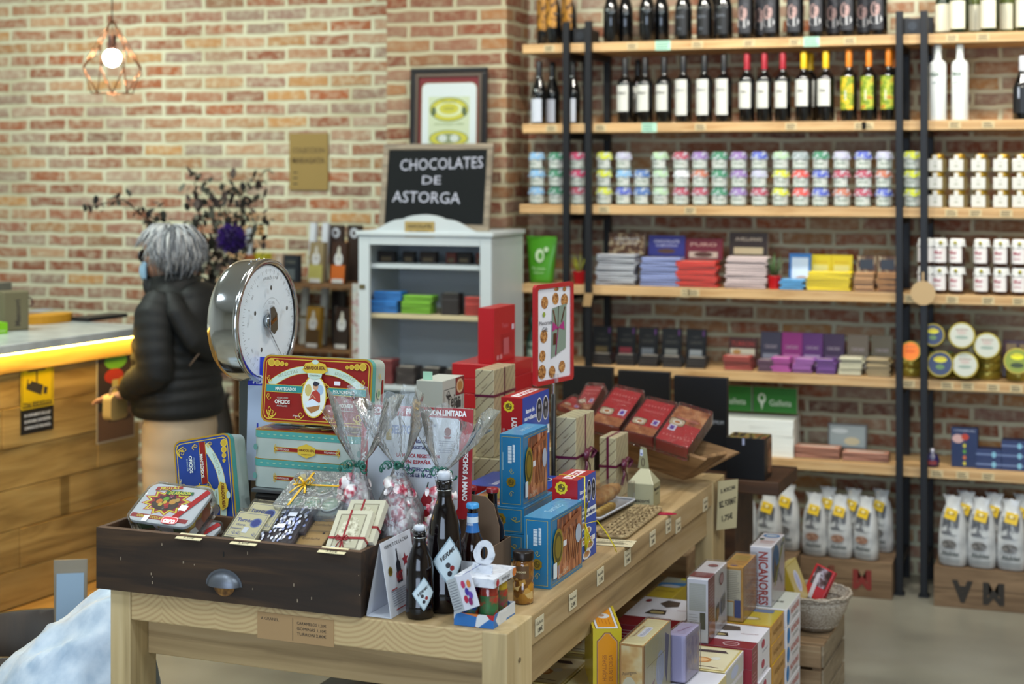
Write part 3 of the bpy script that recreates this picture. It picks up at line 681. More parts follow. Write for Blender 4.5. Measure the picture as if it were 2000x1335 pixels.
# fifth shelf: black, red, purple, cream
G5 = 'stacked chocolate bars on the fifth shelf'
for k, px in enumerate((1178, 1225, 1268, 1314, 1362)):
    stacks(px, 4, 4, .088, .085, .012, m('#1a1c21', .35), m('#14161a', .35), 'black', 'beside the left frames' if k == 0 else '%s right of the left frames' % ORD[k], G5)
    stand(px-3, 4, .095, .165, .012, m('#1b1d22', .3), m('#101216'), 'upright black box with grey window, %s of five on the fifth shelf' % ORD[k], lambda b, w, h, k=k: (b.R(w*.18, h*.1, w*.8, h*.42, m(('#6a5a38', '#8c2c38', '#7c8288', '#8a8a84', '#9a9ea0')[k])), b.T('CACAO', w/2, h*.62, h*.09, m('#5c5a52'), w*.6), b.T('negro', w/2, h*.78, h*.07, m('#4c4a46'), w*.4), b.R(w*.82, h*.8, w*.92, h*.96, m('#5a2a6c'))), .11, group='upright black chocolate boxes')
stacks(1442, 4, 5, .125, .085, .0125, m('#9c3c38', .35), m('#a8443c', .35), 'brick red', 'on the fifth shelf', G5)
stand(1450, 4, .13, .135, .012, m('#46221c', .35), m('#5c2820'), 'dark red box with cream scene behind the brick red stack on fifth shelf', lambda b, w, h: (b.T('TURRON', w/2, h*.78, h*.16, m('#b03a34'), w*.8), b.R(w*.06, h*.36, w*.94, h*.62, m('#cfc8b0')), b.E(w*.3, h*.5, w*.15, h*.08, m('#b98a4c'))), .11)
for px, c, wn, n, w_ in ((1497, '#5a3a54', 'dusky plum', 4, .075), (1527, '#b0489c', 'orchid pink', 5, .085), (1571, '#9a5aa8', 'light violet', 5, .085), (1613, '#6a3a8c', 'deep violet', 5, .085), (1663, '#c9c6a8', 'cream green', 6, .10), (1717, '#a89468', 'khaki', 6, .10)):
    stacks(px, 4, n, w_, .085, .0125, m(c, .35), m(c, .35), wn, 'on the fifth shelf', G5)
for px, c, c2, wn in ((1505, '#3c3a4c', '#8a8a98', 'slate'), (1546, '#8c2c74', '#c070a8', 'magenta'), (1586, '#5c2a6c', '#b8a0c0', 'violet'), (1628, '#3a2042', '#6a5070', 'dark aubergine'), (1675, '#6a5c48', '#cfd0cc', 'taupe'), (1722, '#5c5030', '#c0b48c', 'olive brown')):
    stand(px, 4, .094, .165, .012, m(c, .3), m(c), 'upright %s chocolate box at back of the fifth shelf' % wn, lambda b, w, h, c2=c2: (b.R(w*.12, h*.1, w*.88, h*.4, m(c2)), b.T('CACAO', w/2, h*.6, h*.09, m('#b8a8b0'), w*.6)), .11)
# sixth shelf
P = cardbox(.20, .115, .03, m('#2f7a2c', .4), m('#dfe3de'), lambda b, w, h: (b.T('Galleta', w*.62, h*.4, h*.24, m('#e4ecdc'), w*.5), b.E(w*.2, h*.55, w*.09, h*.2, m('#dfe8d8')), b.PG([(w*.16, h*.4), (w*.24, h*.4), (w*.2, h*.08)], m('#dfe8d8')), b.E(w*.2, h*.58, w*.05, h*.11, m('#2f7a2c'))), 'biscuit_box', 'biscuit box')
for k, px in enumerate((1427, 1515)):
    p = sh(px, 5, .12); p.z += .18; P.put(p, -.02, 'green box with white keyhole emblem on the white stack, %s one' % ('left', 'right')[k], 'green biscuit boxes')
P = cardbox(.20, .018, .19, m('#e6eae6', .4), m('#dfe3de'), None, 'biscuit_box', 'biscuit box')
for k, px in enumerate((1429, 1513)):
    for j in range(9): P.put(sh(px, 5, .092)+Vector((0, 0, j*.0183)), rnd.uniform(-.02, .02), 'flat white biscuit box, %s from bottom of the %s stack on the lowest shelf' % (ORD[j], ('left', 'right')[k]), 'flat white biscuit boxes')
for k, (px, bk) in enumerate(((1598, .0), (1692, .0))):
    for j in range(4 if k == 0 else 3):
        PP = bar(.20, .085, .0125, m('#b98670', .4), m('#a8705a', .4)) if (k, j) == (0, 0) else PP
        PP.put(sh(px, 5, .06)+Vector((0, .0, j*.013)), rnd.uniform(-.05, .05), 'copper pink bar, %s from bottom of the %s pile on the lowest shelf' % (ORD[j], ('left', 'right')[k]), 'copper pink bars on the lowest shelf')
stand(1655, 5, .175, .11, .012, m('#6a6c6c', .3), m('#4a3c34'), 'landscape format box with grey misty print standing behind the copper bars', lambda b, w, h: (b.R(w*.05, h*.08, w*.95, h*.92, m('#9aa4a4')), b.E(w*.62, h*.3, w*.2, h*.16, m('#c9bc98')), b.E(w*.3, h*.7, w*.22, h*.1, m('#c4cccc'))), .14, up=.03)
# navy goods, right bay of lowest shelf
stand(1885, 5, .11, .17, .045, m('#1c2c54', .35), m('#16223f'), 'upright navy carton with pink fruit print on the lowest shelf', lambda b, w, h: (b.E(w*.25, h*.72, w*.22, h*.11, m('#c9a4a0')), b.E(w*.52, h*.77, w*.14, h*.08, m('#b8402c')), b.E(w*.5, h*.55, w*.06, h*.05, m('#c9c03c')), b.E(w*.5, h*.4, w*.06, h*.05, m('#5c9c3c')), b.E(w*.5, h*.25, w*.06, h*.05, m('#c9703c')), b.E(w*.5, h*.1, w*.06, h*.05, m('#c9c03c')), b.T('CONSERVAS', w/2, h*.93, h*.05, m('#b0b8cc'), w*.8)), .04, tilt=0)
P = cardbox(.105, .042, .08, m('#1f2f5c', .35), m('#1a264a'), lambda b, w, h: (b.R(0, h*.42, w, h*.58, m('#6a7ca4')), b.E(w*.7, h*.5, w*.09, h*.3, m('#7cb4cc'))), 'fish_tin', 'tin')
for k, px in enumerate((1932, 1982, 2032)):
    for j in range(2 if k != 1 else 3): P.put(sh(px, 5, .05)+Vector((0, 0, j*.0425)), 0, 'flat navy tin, %s from bottom in the %s column on the lowest shelf' % (ORD[j], ORD[k]), 'navy tins')
b = MB().lathe([(.022, 0), (.03, .006), (.031, .03), (.022, .05), (.009, .06), (.009, .075), (0, .076)], m('#1a1c50', .15, coat=.5), 16); b.lathe([(.0112, .06), (.0112, .078), (0, .078)], m('#a8a8b4', .3, .6), 12, caps=False); curved(b, .0318, .012, .03, m('#8c3a3c'), -2.2, -.9)
o = b.build('small_bottle'); o.location = sh(1821, 5, .0); tag(o, 'small round blue flask bottle beside the right frames on the lowest shelf', 'bottle')
# round tins, fifth shelf right bay
GOLDT = m('#9c8a34', .3, .5)
def rtin(r, h, lid, emb, cat='round tin', side=None):
    b = MB().lathe([(r*.95, 0), (r, .003), (r, h-.003), (r*.97, h)], side or GOLDT, 24); b.lathe([(r*.86, h), (r*.86, h+.0006), (0, h+.0006)], lid, 24, caps=False, smooth=False)
    b.face('top', 0, 0, h, .001)
    for e in emb: b.E(*e)
    b.T('queso', 0, r*.45, r*.16, m('#8c3c3c'), r*.9)
    o = b.build('round_tin'); o['category'] = cat; return Proto(o)
LBW = m('#b9bcb0', .35); LBB = m('#27365c', .35); LBY = m('#7c8a1c', .35)
rt = dict(orange=rtin(.062, .03, m('#f07a12', .4), [(0, 0, .03, .012, m('#d86008'))]), navy=rtin(.062, .03, LBB, [(0, .02, .03, .014, m('#c9c42c')), (0, -.015, .02, .012, m('#5c7c4c'))]), white=rtin(.062, .03, LBW, [(0, -.01, .03, .008, m('#8c9c90')), (0, .012, .022, .008, m('#b8a8a0'))]), yellow=rtin(.062, .03, LBY, [(0, .02, .03, .014, m('#e0e010')), (0, -.02, .03, .012, m('#2c3c1c'))]))
def disc(px, py, key, label, sc=.92):
    p = ony(px, py, YS+.02); p.z = max(p.z, ZS[4]+.066)
    rt[key].put(p, 0, label, None, rot=(radians(78), 0, -.05), scale=(sc, sc, 1))
flat = rtin(.055, .034, m('#4c8c5c', .4), []); flat.o.name = 'round_tin'
for k, px in enumerate((1780, 1840, 1885, 1929, 1990)):
    for j in range((3, 3, 2, 4, 2)[k]): flat.put(sh(px, 4, .085)+Vector((0, 0, j*.0355)), 0, 'flat round gilt tin, %s from bottom of the %s pile beside the right frames' % (ORD[j], ORD[k]), 'flat round tins on the fifth shelf')
for a in ((1780, 687, 'orange', 'round tin with plain orange lid standing on edge between the right posts', .72), (1824, 655, 'navy', 'round tin with dark blue lid leaning high just right of the posts', .8), (1838, 718, 'navy', 'round tin with navy and yellow lid standing low on the fifth shelf'), (1880, 656, 'white', 'round tin with greyish white lid, upper one of the middle pair'), (1886, 716, 'white', 'round tin with clean white lid, lower one of the middle pair'), (1929, 676, 'white', 'round tin with white lid standing on the gilt pile at right'), (1988, 706, 'yellow', 'round tin with yellow and black lid at the far right')): disc(*a)
for k, px in enumerate((1975, 2000)): stand(px, 4, .07, .16, .02, m('#4a1420', .35), m('#3c1018'), 'tall burgundy box with cream panel behind the yellow lidded tin, %s one' % ('left', 'right')[k], lambda b, w, h: b.R(w*.2, h*.25, w*.8, h*.9, m('#a88c64')), .15, group='tall burgundy boxes')

# green pouch, plants, green bottle in the left bay
b = MB(); n = 12
vs = []; fs = []
for j, (z, w_, t_) in enumerate(((0, .058, .028), (.02, .062, .03), (.09, .071, .024), (.16, .078, .012), (.205, .082, .002), (.22, .083, .0015))):
    for i in range(n):
        a = 2*pi*i/n; ca, sa = cos(a), sin(a); vs.append((w_*(abs(ca)**.5)*(1 if ca > 0 else -1), t_*sa, z))
for j in range(5):
    for i in range(n): fs.append((j*n+i, j*n+(i+1) % n, (j+1)*n+(i+1) % n, (j+1)*n+i))
fs += [tuple(range(n))[::-1], tuple(range(5*n, 6*n))]
b.add(vs, fs, m('#4f9c28', .3), True); b.frame((-.07, -.034, 0), (1, 0, 0), (0, .05, 1)); b.E(.075, .13, .024, .032, m('#cfe4c0')); b.E(.078, .128, .012, .018, m('#4f9c28')); b.T('Te verde', .07, .07, .012, m('#d8ecc8'), .07); b.T('natural', .07, .05, .008, m('#d8ecc8'), .05); b.E(.11, .16, .012, .012, m('#cfe4c0'))
o = b.build('green_pouch'); o.location = sh(1058, 3, .03); o.rotation_euler = (0, 0, -.2); tag(o, 'bright green stand up pouch beside the pillar on the fourth shelf', 'pouch')
def potplant(px, lab, leafc, h, nl):
    p = sh(px, 3, .02); t = thing('potted_plant', lab, 'plant', p)
    MB().lathe([(.024, 0), (.03, .055), (.031, .06), (.028, .06), (.026, .052), (0, .052)], m('#b0141c', .25), 20, caps=False).build('pot', t)
    b = MB()
    for i in range(nl):
        a = 2*pi*i/nl+rnd.random(); l = h*(.6+.4*rnd.random()); o = .012+.02*rnd.random()
        pts = [(o*.3*cos(a), o*.3*sin(a), .05), (o*cos(a), o*sin(a), .05+l*.5), (o*1.8*cos(a), o*1.8*sin(a), .05+l)]
        b.tube(pts, [.004, .006, .0008], leafc, 5, flat=.3)
    b.build('leaves', t)
potplant(1131, 'small yellow green plant in red pot between the left posts', m('#a8ac30', .5), .11, 7)
potplant(1512, 'small spiky green succulent in red pot in the middle of the fourth shelf', m('#4c6a3c', .5), .12, 16)
gb = MB().lathe([(.034, 0), (.038, .006), (.038, .10), (.03, .13), (.02, .15), (.026, .17), (.026, .2), (.013, .22), (.013, .25), (0, .252)], m('#1f3a30', .1, coat=.6), 16)
curved(gb, .0386, .02, .095, speck('sage_label', ((.4, '#2c4438'), (.55, '#8fa494'), (.7, '#c0cfc4')), 40))
o = gb.build('liqueur_bottle'); o.location = sh(1043, 4, .02); tag(o, 'ornate dark green bottle standing beside the white cabinet on the fifth shelf', 'bottle')

# goods in the white cabinet
def cabpt(px, z, back): p = ony(px, 500, CY0+.045+back); return Vector((p.x, p.y, z+.0006))
for k, (px, c, wd) in enumerate(((757, '#2c2422', .085), (800, '#241c1a', .06), (838, '#332722', .08), (883, '#6a3028', .05), (908, '#241d1c', .07), (940, '#7a3a2c', .04))):
    P = cardbox(wd, .05, .03, m(c, .4), m(c), lambda b, w, h: b.R(w*.2, h*.1, w*.8, h*.5, m('#6a5a40')))
    P.put(cabpt(px, 1.405, .12), 0, 'dark chocolate box on the cabinet top shelf, %s from left' % ORD[k], 'chocolate boxes on the cabinet top shelf')
for px, c, wn, rows in ((754, '#2484d8', 'blue', ((0, 4), (.022, 3))), (818, '#7cc02c', 'lime green', ((0, 4), (.01, 2))), (884, '#1c1c20', 'black', ((0, 5), (0, 2))), (930, '#c23a34', 'coral red', ((0, 4), (0, 2)))):
    wd = .14 if c[1] in '27' and wn != 'black' else .085; P = bar(wd if wn != 'lime green' else .145, .075, .0135, m(c, .35), m(c, .35)); j = 0
    for dx, n in rows:
        for q in range(n):
            P.put(cabpt(px, 1.177, .05 if j < rows[0][1] else .06)+Vector((dx if j >= rows[0][1] else 0, 0, j*.0139)), rnd.uniform(-.04, .04), '%s bar, %s from bottom of its stack in the white cabinet' % (wn, ORD[j]), 'chocolate bars in the white cabinet'); j += 1
for px, c, wn, n, wd in ((752, '#8c3438', 'dull red', 8, .11), (800, '#3a3434', 'charcoal', 6, .09), (848, '#201e20', 'black', 6, .09), (893, '#2c2826', 'dark brown', 6, .08), (930, '#a83a3c', 'crimson', 5, .07)):
    P = bar(wd, .1, .0135, m(c, .4), m(c, .4))
    for j in range(n): P.put(cabpt(px, .85, .06)+Vector((0, 0, j*.0139)), rnd.uniform(-.06, .06), '%s bar, %s from bottom of its stack low in the white cabinet' % (wn, ORD[j]), 'bars low in the white cabinet')
# ================================================================ DISPLAY TABLE
from mathutils import noise
TZ = .78; TA = radians(-2.3)
TO = onz(989, 1238, TZ); TO.z = 0
TMX = Matrix.Translation(TO) @ Matrix.Rotation(TA, 4, 'Z')
def tl(p): return TMX.inverted() @ Vector(p)      # world -> table frame (x right, y along the table, origin front right corner)
BEAM = wood('oak_beam', ((.2, '#8f7650'), (.5, '#b79c70'), (.8, '#c9b088')), (12, 1, 12), .55, 1.6, .25)
BEAMX = wood('oak_beam_cross', ((.2, '#8f7650'), (.5, '#b79c70'), (.8, '#c6ad84')), (1, 12, 12), .55, 1.6, .25)
LEGW = wood('oak_leg', ((.2, '#a08a60'), (.5, '#c2aa7c'), (.8, '#cfba90')), (12, 12, 1), .55, 1.6, .2)
def endgrain():
    mt, n, l, b = newmat('end_grain')
    mp = coords(n, l, (1, 1, 1)); sp = n.new('ShaderNodeSeparateXYZ'); l.new(mp.outputs[0], sp.inputs[0])
    mo = n.new('ShaderNodeMath'); mo.operation = 'PINGPONG'; mo.inputs[1].default_value = .155; l.new(sp.outputs[0], mo.inputs[0])
    cb = n.new('ShaderNodeCombineXYZ'); l.new(mo.outputs[0], cb.inputs[0]); l.new(sp.outputs[2], cb.inputs[1])
    v = n.new('ShaderNodeVectorMath'); v.operation = 'SUBTRACT'; v.inputs[1].default_value = (.11, .86, 0); l.new(cb.outputs[0], v.inputs[0])
    wv = n.new('ShaderNodeTexWave'); wv.wave_type = 'RINGS'; wv.rings_direction = 'Z'; wv.inputs['Scale'].default_value = 26; wv.inputs['Distortion'].default_value = 1.2; wv.inputs['Detail'].default_value = 2; wv.inputs['Detail Scale'].default_value = 1.2
    l.new(v.outputs[0], wv.inputs['Vector'])
    r = ramp(n, ((0, '#ad9065'), (.3, '#b79c70'), (1, '#bea578'))); l.new(wv.outputs['Fac'], r.inputs[0]); l.new(r.outputs[0], b.inputs['Base Color']); b.inputs['Roughness'].default_value = .6
    return mt
ENDG = endgrain()
tb = thing('display_table', 'heavy oak display table with square legs crowded with sweets and gift boxes', 'table', TO, TA)
TW, TLn = 1.085, 2.03
b = MB(); b.box(-TW+.062, -.0005, .0, TLn, .705, TZ, BEAM, front=ENDG)
b.box(-TW+.0, -TW+.0615, .116, TLn-.116, .705, TZ, BEAM)
b.build('tabletop', tb, bevel=.004)
for x0, y0 in ((-TW, 0), (-TW, TLn-.115)): MB().box(x0, x0+.0605, y0, y0+.115, 0, TZ-.0004, LEGW, top=BEAM).build('leg', tb, bevel=.003)
for x0, y0 in ((-.061, 0), (-.061, TLn-.16)): MB().box(x0, x0+.063, y0-.0015, y0+.16, 0, TZ+.0008, LEGW).build('leg', tb, bevel=.003)
MB().box(-TW+.0615, -.062, .075, .11, .60, .7045, BEAMX).build('apron', tb, bevel=.003)
MB().box(-TW+.0615, -.062, TLn-.11, TLn-.075, .60, .7045, BEAMX).build('apron', tb, bevel=.003)
MB().box(-.058, -.02, .1605, TLn-.1605, .60, .7045, BEAM).build('apron', tb, bevel=.003)
MB().lathe([(.0, 0), (.006, 0), (.006, .002), (0, .002)], m('#6f5d42', .8), 12, M=Matrix.Rotation(pi/2, 4, 'Y'), smooth=False).build('plug', tb, loc=(.0025, .075, .7))
TAGP = m('#c9bfa2', .8)
tgt = ['Galleta 1,80€', 'Mantecadas 2,10€', 'Barquillo 2,15€', 'Lazos 1,90€', 'Hojaldre 2,50€', 'Bizcocho 3€', 'Tejas 2,20€']
for k, (px, py) in enumerate(((1053, 1220), (1118, 1172), (1172, 1124), (1225, 1087), (1274, 1050), (1305, 1026), (1324, 1027), (1377, 984))):
    # where the ray meets the right side plane of the table top
    o = Vector((0, 0, EYE)); dr = W(px, py, 1)-o; oo = tl(o); dd = (TMX.inverted().to_3x3() @ dr); t = -oo.x/dd.x; q = oo+dd*t
    if q.z > .77: q.z = .748
    b = MB(); b.box(0, .0014, -.028, .028, -.021, .021, TAGP); b.frame((.0016, -.028, -.021), (0, 1, 0), (0, 0, 1))
    s = tgt[k % 7].split(); b.T(s[0], .028, .029, .008, INK, .046); b.T(s[1], .03, .012, .010, INK, .03, bold=.02)
    b.build('price_tag', tb, loc=(.0004 if q.y > .162 else .0025, q.y, min(max(q.z, .727), .757)))
b = MB().box(-.105, .105, -.0015, 0, -.034, .030, m('#a08058', .8)); b.frame((-.105, -.0018, -.034), (1, 0, 0), (0, 0, 1)); b.T('A GRANEL', .035, .05, .007, INK, .05); b.R(.098, .004, .099, .058, INK)
for k, s in enumerate(('CARAMELOS 1,20€', 'GOMINAS 1,10€', 'TURRON 2,80€')): b.T(s, .15, .048-.013*k, .007, INK, .08)
q = tl(onz(548, 1205, TZ)); b.build('price_card', tb, loc=(q.x, -.0005, .735))

def box3(O, U, V):
    """frame through three corner points: x along O-U, y towards V; returns matrix, width, length"""
    x = (U-O); w_ = x.length; x.normalize(); y = V-O; y = y-x*y.dot(x); l_ = y.length; y.normalize(); z = x.cross(y)
    return Matrix(((x.x, y.x, z.x, O.x), (x.y, y.y, z.y, O.y), (x.z, y.z, z.z, O.z), (0, 0, 0, 1))), w_, l_
def onbase(o, px, py, z, dx=0., dy=0., rz=TA):
    """stand o (origin at its front right bottom corner shifted by dx, dy) on plane z at a pixel"""
    p = onz(px, py, z); p += Matrix.Rotation(rz, 3, 'Z') @ Vector((dx, dy, 0)); p.z = z+.0006; o.location = p; o.rotation_euler = (0, 0, rz); return o

# ---------------------------------------------------------------- old drawer used as a tray
DW, DD, DH = .755, .27, .155
DWOOD = wood('dark_drawer_wood', ((.2, '#150e08'), (.5, '#2f1f12'), (.8, '#553c22')), (1, 10, 10), .68, 2.2, .3)
DIN = wood('drawer_inside_wood', ((.2, '#3a2616'), (.6, '#5c3f26')), (1, 10, 10), .7, 2.2)
dpos = onz(705, 1207, TZ); dpos.z = TZ+.0012; dfl = onz(188, 1149, TZ); DA = atan2(dpos.y-dfl.y, dpos.x-dfl.x); DW = (Vector((dpos.x-dfl.x, dpos.y-dfl.y))).length
dr = thing('wooden_tray', 'dark stained old wooden drawer used as sweets tray on the table front', 'tray', dpos, DA)
DM = Matrix.Translation(dpos) @ Matrix.Rotation(DA, 4, 'Z')
b = MB().box(-DW, 0, 0, .02, 0, DH, DWOOD, top=DIN, back=DIN)
for i in range(16):
    x, z = -DW+DW*rnd.random(), .02+.12*rnd.random(); b.box(x, x+.0015+.002*rnd.random(), -.0004, 0, z, z+.002+.007*rnd.random(), m('#8c7c68', .8))
b.box(-.376, -.372, -.0005, 0, .112, .125, m('#0a0808')); b.build('front_panel', dr, bevel=.003)
b = MB(); b.box(-DW, -DW+.014, .0205, DD, .0, DH, DIN, left=DWOOD); b.build('side_panel', dr, bevel=.002)
MB().box(-.014, 0, .0205, DD, .0, DH, DIN, right=DWOOD).build('side_panel', dr, bevel=.002)
MB().box(-DW+.0145, -.0145, DD-.014, DD, 0, DH-.01, DIN, top=DIN).build('back_panel', dr, bevel=.002)
MB().box(-DW+.0145, -.0145, .0205, DD-.0145, .006, .014, DIN).build('bottom_panel', dr)
MB().box(-.175, -.167, .0205, DD-.0145, .0145, DH-.012, m('#6b4c2c', .7)).build('divider', dr)
# cup pull: a quarter-dome shell on a plate
cp = MB(); vs = []; fs = []; n, k = 18, 7
for j in range(k+1):
    for i in range(n+1):
        a = pi*i/n; e = pi/2*j/k; vs.append((.046*cos(a), -.026*sin(a)*sin(e), .036*sin(a)*cos(e)))
for j in range(k):
    for i in range(n): fs.append((j*(n+1)+i, j*(n+1)+i+1, (j+1)*(n+1)+i+1, (j+1)*(n+1)+i))
CUP = m('#6c7078', .42, .7)
cp.add(vs, fs, CUP, True); cp.prism([(.051*cos(pi*i/12), .041*sin(pi*i/12)) for i in range(13)], -.0018, 0, CUP)
q = cp.build('cup_handle', dr, loc=(-.372, -.0006, .042))
pl = MB().prism([(.030*cos(pi*i/12), -.026*sin(pi*i/12)) for i in range(13)], -.0012, 0, speck('worn_patch', ((.4, '#5c3c18'), (.6, '#8a5f28'), (.7, '#a87c3c')), 60, rough=.7)); pl.build('worn_patch', dr, loc=(-.372, -.0004, .0415))
CREAM = m('#cfc39c', .7)
for x, t in ((-.47, 'Turrón'), (-.315, 'Almendra'), (-.075, 'Figura')):
    b = MB().box(-.036, .036, -.0302, .0, 0, .0014, CREAM); b.frame((-.036, -.03, .0016), (1, 0, 0), (0, 1, 0)); b.T(t, .036, .018, .008, INK, .05); b.T('3,50€', .036, .007, .007, INK, .03)
    b.build('price_card', dr, loc=(x, .018, DH+.0005), rot=(radians(14), 0, 0))
# ================================================================ GOODS ON THE TABLE
GOLD = m('#b8902c', .4, .25); GOLD2 = m('#d9b83c', .45, .1); RED = m('#8e1a16', .35, coat=.3); TEAL = m('#2f8c8a', .4); PALE = m('#bfd2c4', .45); IVORY = m('#dfe3d8', .5); SKY = m('#b9cfe0', .5)
def scroll(b, u, v, s, fx=1, fy=1, mt=None, rot=0.):
    """a curling flourish"""
    mt = mt or GOLD2; c, q = cos(rot), sin(rot)
    def tr(p): x, y = p[0]*s*fx, p[1]*s*fy; return (u+x*c-y*q, v+x*q+y*c)
    pts = []
    for i in range(19):
        a = i/18*2.6*pi; r = .42-.36*i/18; pts.append((.5+r*cos(a+pi), .42+r*sin(a+pi)))
    b.L([tr(p) for p in pts], [s*(.10-.06*i/18) for i in range(19)], mt)
    pts = [(.08+1.1*t, .42*(1-t)**2-.25*sin(pi*t)) for t in [i/8 for i in range(9)]]
    b.L([tr(p) for p in pts], [s*(.03+.08*sin(pi*i/8)) for i in range(9)], mt)
    b.E(*tr((1.18, .02)), s*.09, s*.09, mt, 10)
def tin_face(b, w, h, ground, ribbonband, textmat):
    """decorated lid, drawn with u along the long side"""
    b.RR(0, 0, w, h, .022, GOLD); b.RR(.0045, .0045, w-.0045, h-.0045, .019, ground); b.FR(.009, .009, w-.009, h-.009, .0022, GOLD2, .016)
    # pale ribbon arch
    for s_ in (-1, 1):
        pts = []
        for i in range(13):
            t = i/12; x = w/2+s_*(.028+t*(w/2-.052)); y = h*.80-.26*h*t*t*.95
            pts.append((x, y))
        b.L(pts, .0205, GOLD2); b.L(pts, .018, PALE)
        b.T('SELECTAS' if s_ < 0 else 'EXQUISITECES', w/2+s_*w*.265, h*.735-.0, .0085, m('#8f9a76'), w*.19, rot=14*s_*-1, arc=None)
        # red/teal band
        b.R(w/2+s_*w*.12, h*.45, w/2+s_*(w/2-.014), h*.565, GOLD2); b.R(w/2+s_*w*.12, h*.458, w/2+s_*(w/2-.014), h*.557, ribbonband)
        for k in range(4):
            rr = .0105-.0018*k; b.E(w/2+s_*(w/2-.026-.0185*k+.001*k*k), h*.885-.001*k, rr, rr, GOLD2, 16); b.E(w/2+s_*(w/2-.026-.0185*k+.001*k*k), h*.885-.001*k, rr*.72, rr*.72, m('#c2a02c', .5), 14)
        scroll(b, w/2+s_*(w/2-.05), .014, .03, s_, 1); scroll(b, w/2+s_*(w/2-.018), .018, .028, -s_*.6, 1.3); scroll(b, w/2+s_*w*.09, .016, .022, s_, 1)
        scroll(b, w/2+s_*w*.135, h*.40, .02, -s_, .8); scroll(b, w/2+s_*w*.135, h*.60, .02, -s_, -.8); scroll(b, w/2+s_*(w/2-.016), h*.36, .02, -s_*.6, 1); scroll(b, w/2+s_*(w/2-.016), h*.62, .02, -s_*.6, 1)
    b.T('MANTECADOS', w*.235, h*.507, .0082, textmat, w*.19, bold=.03); b.T('POLVORONES', w*.765, h*.507, .0082, textmat, w*.19, bold=.03)
    b.T('COLECCION', w*.21, h*.375, .0045, PALE, w*.1); b.T('OFICIOS', w*.21, h*.315, .0095, textmat, w*.14, bold=.03); b.T('ANTIGUOS', w*.21, h*.255, .0045, PALE, w*.1)
    b.T('LA', w*.79, h*.375, .005, PALE); b.T('MODISTA', w*.79, h*.31, .0095, textmat, w*.135, bold=.03); b.FR(w*.72, h*.235, w*.86, h*.24, .0006, PALE)
    b.T('Marca', w*.35, h*.12, .006, textmat, .022); b.T('Registrada', w*.64, h*.12, .006, textmat, .034)
    # oval picture
    b.E(w/2, h*.42, .0375, h*.315, GOLD2, 36); b.E(w/2, h*.42, .0345, h*.295, IVORY, 36)
def tin_art(b, w, h, coat):
    u, v = w/2, h*.42
    b.E(u-.018, v+.016, .010, .016, m('#c9b46a'), 14); b.E(u+.016, v+.018, .012, .014, m('#9fb8d0'), 14)
    b.PG([(u-.016, v-.012), (u-.006, v+.012), (u+.006, v+.018), (u+.018, v+.008), (u+.020, v-.014), (u+.004, v-.022)], coat)
    b.E(u+.004, v+.026, .008, .0095, m('#c99a78'), 16); b.E(u+.004, v+.033, .009, .006, m('#3c2a1c'), 14); b.PG([(u-.004, v+.030), (u+.012, v+.030), (u+.016, v+.036), (u, v+.041)], m('#2a2a38'))
    b.PG([(u-.026, v-.018), (u-.004, v-.006), (u+.016, v-.016), (u+.006, v-.030), (u-.014, v-.034)], m('#d8e2ec'))
    b.PG([(u-.022, v-.030), (u+.02, v-.022), (u+.016, v-.034), (u-.006, v-.044)], m('#a8703c')); b.L([(u-.014, v-.008), (u-.004, v+.004), (u+.006, v-.006)], .003, m('#c99a78'))
def tin_badge(b, w, h):
    u = w/2; b.PG([(u-.038, h*.80), (u-.030, h*.90), (u-.016, h*.915), (u, h*.955), (u+.016, h*.915), (u+.030, h*.90), (u+.038, h*.80), (u+.026, h*.76), (u, h*.735), (u-.026, h*.76)], GOLD2)
    b.PG([(u-.022, h*.76), (u+.022, h*.76), (u+.020, h*.70), (u, h*.665), (u-.020, h*.70)], PALE)
    b.E(u, h*.925, .010, .006, PALE, 14); b.T('OBRADOR REAL', u, h*.838, .0092, m('#6a2f10'), .066, bold=.04); b.T('CONFITERIA', u, h*.725, .0042, m('#5c4a20'), .032)
TINW, TINH, TINT = .33, .18, .076
TINSIDE = speck('tin_side', ((.3, '#9faaa2'), (.6, '#b4bdb4'), (.8, '#bfc7be')), 9, rough=.35, coat=.3)
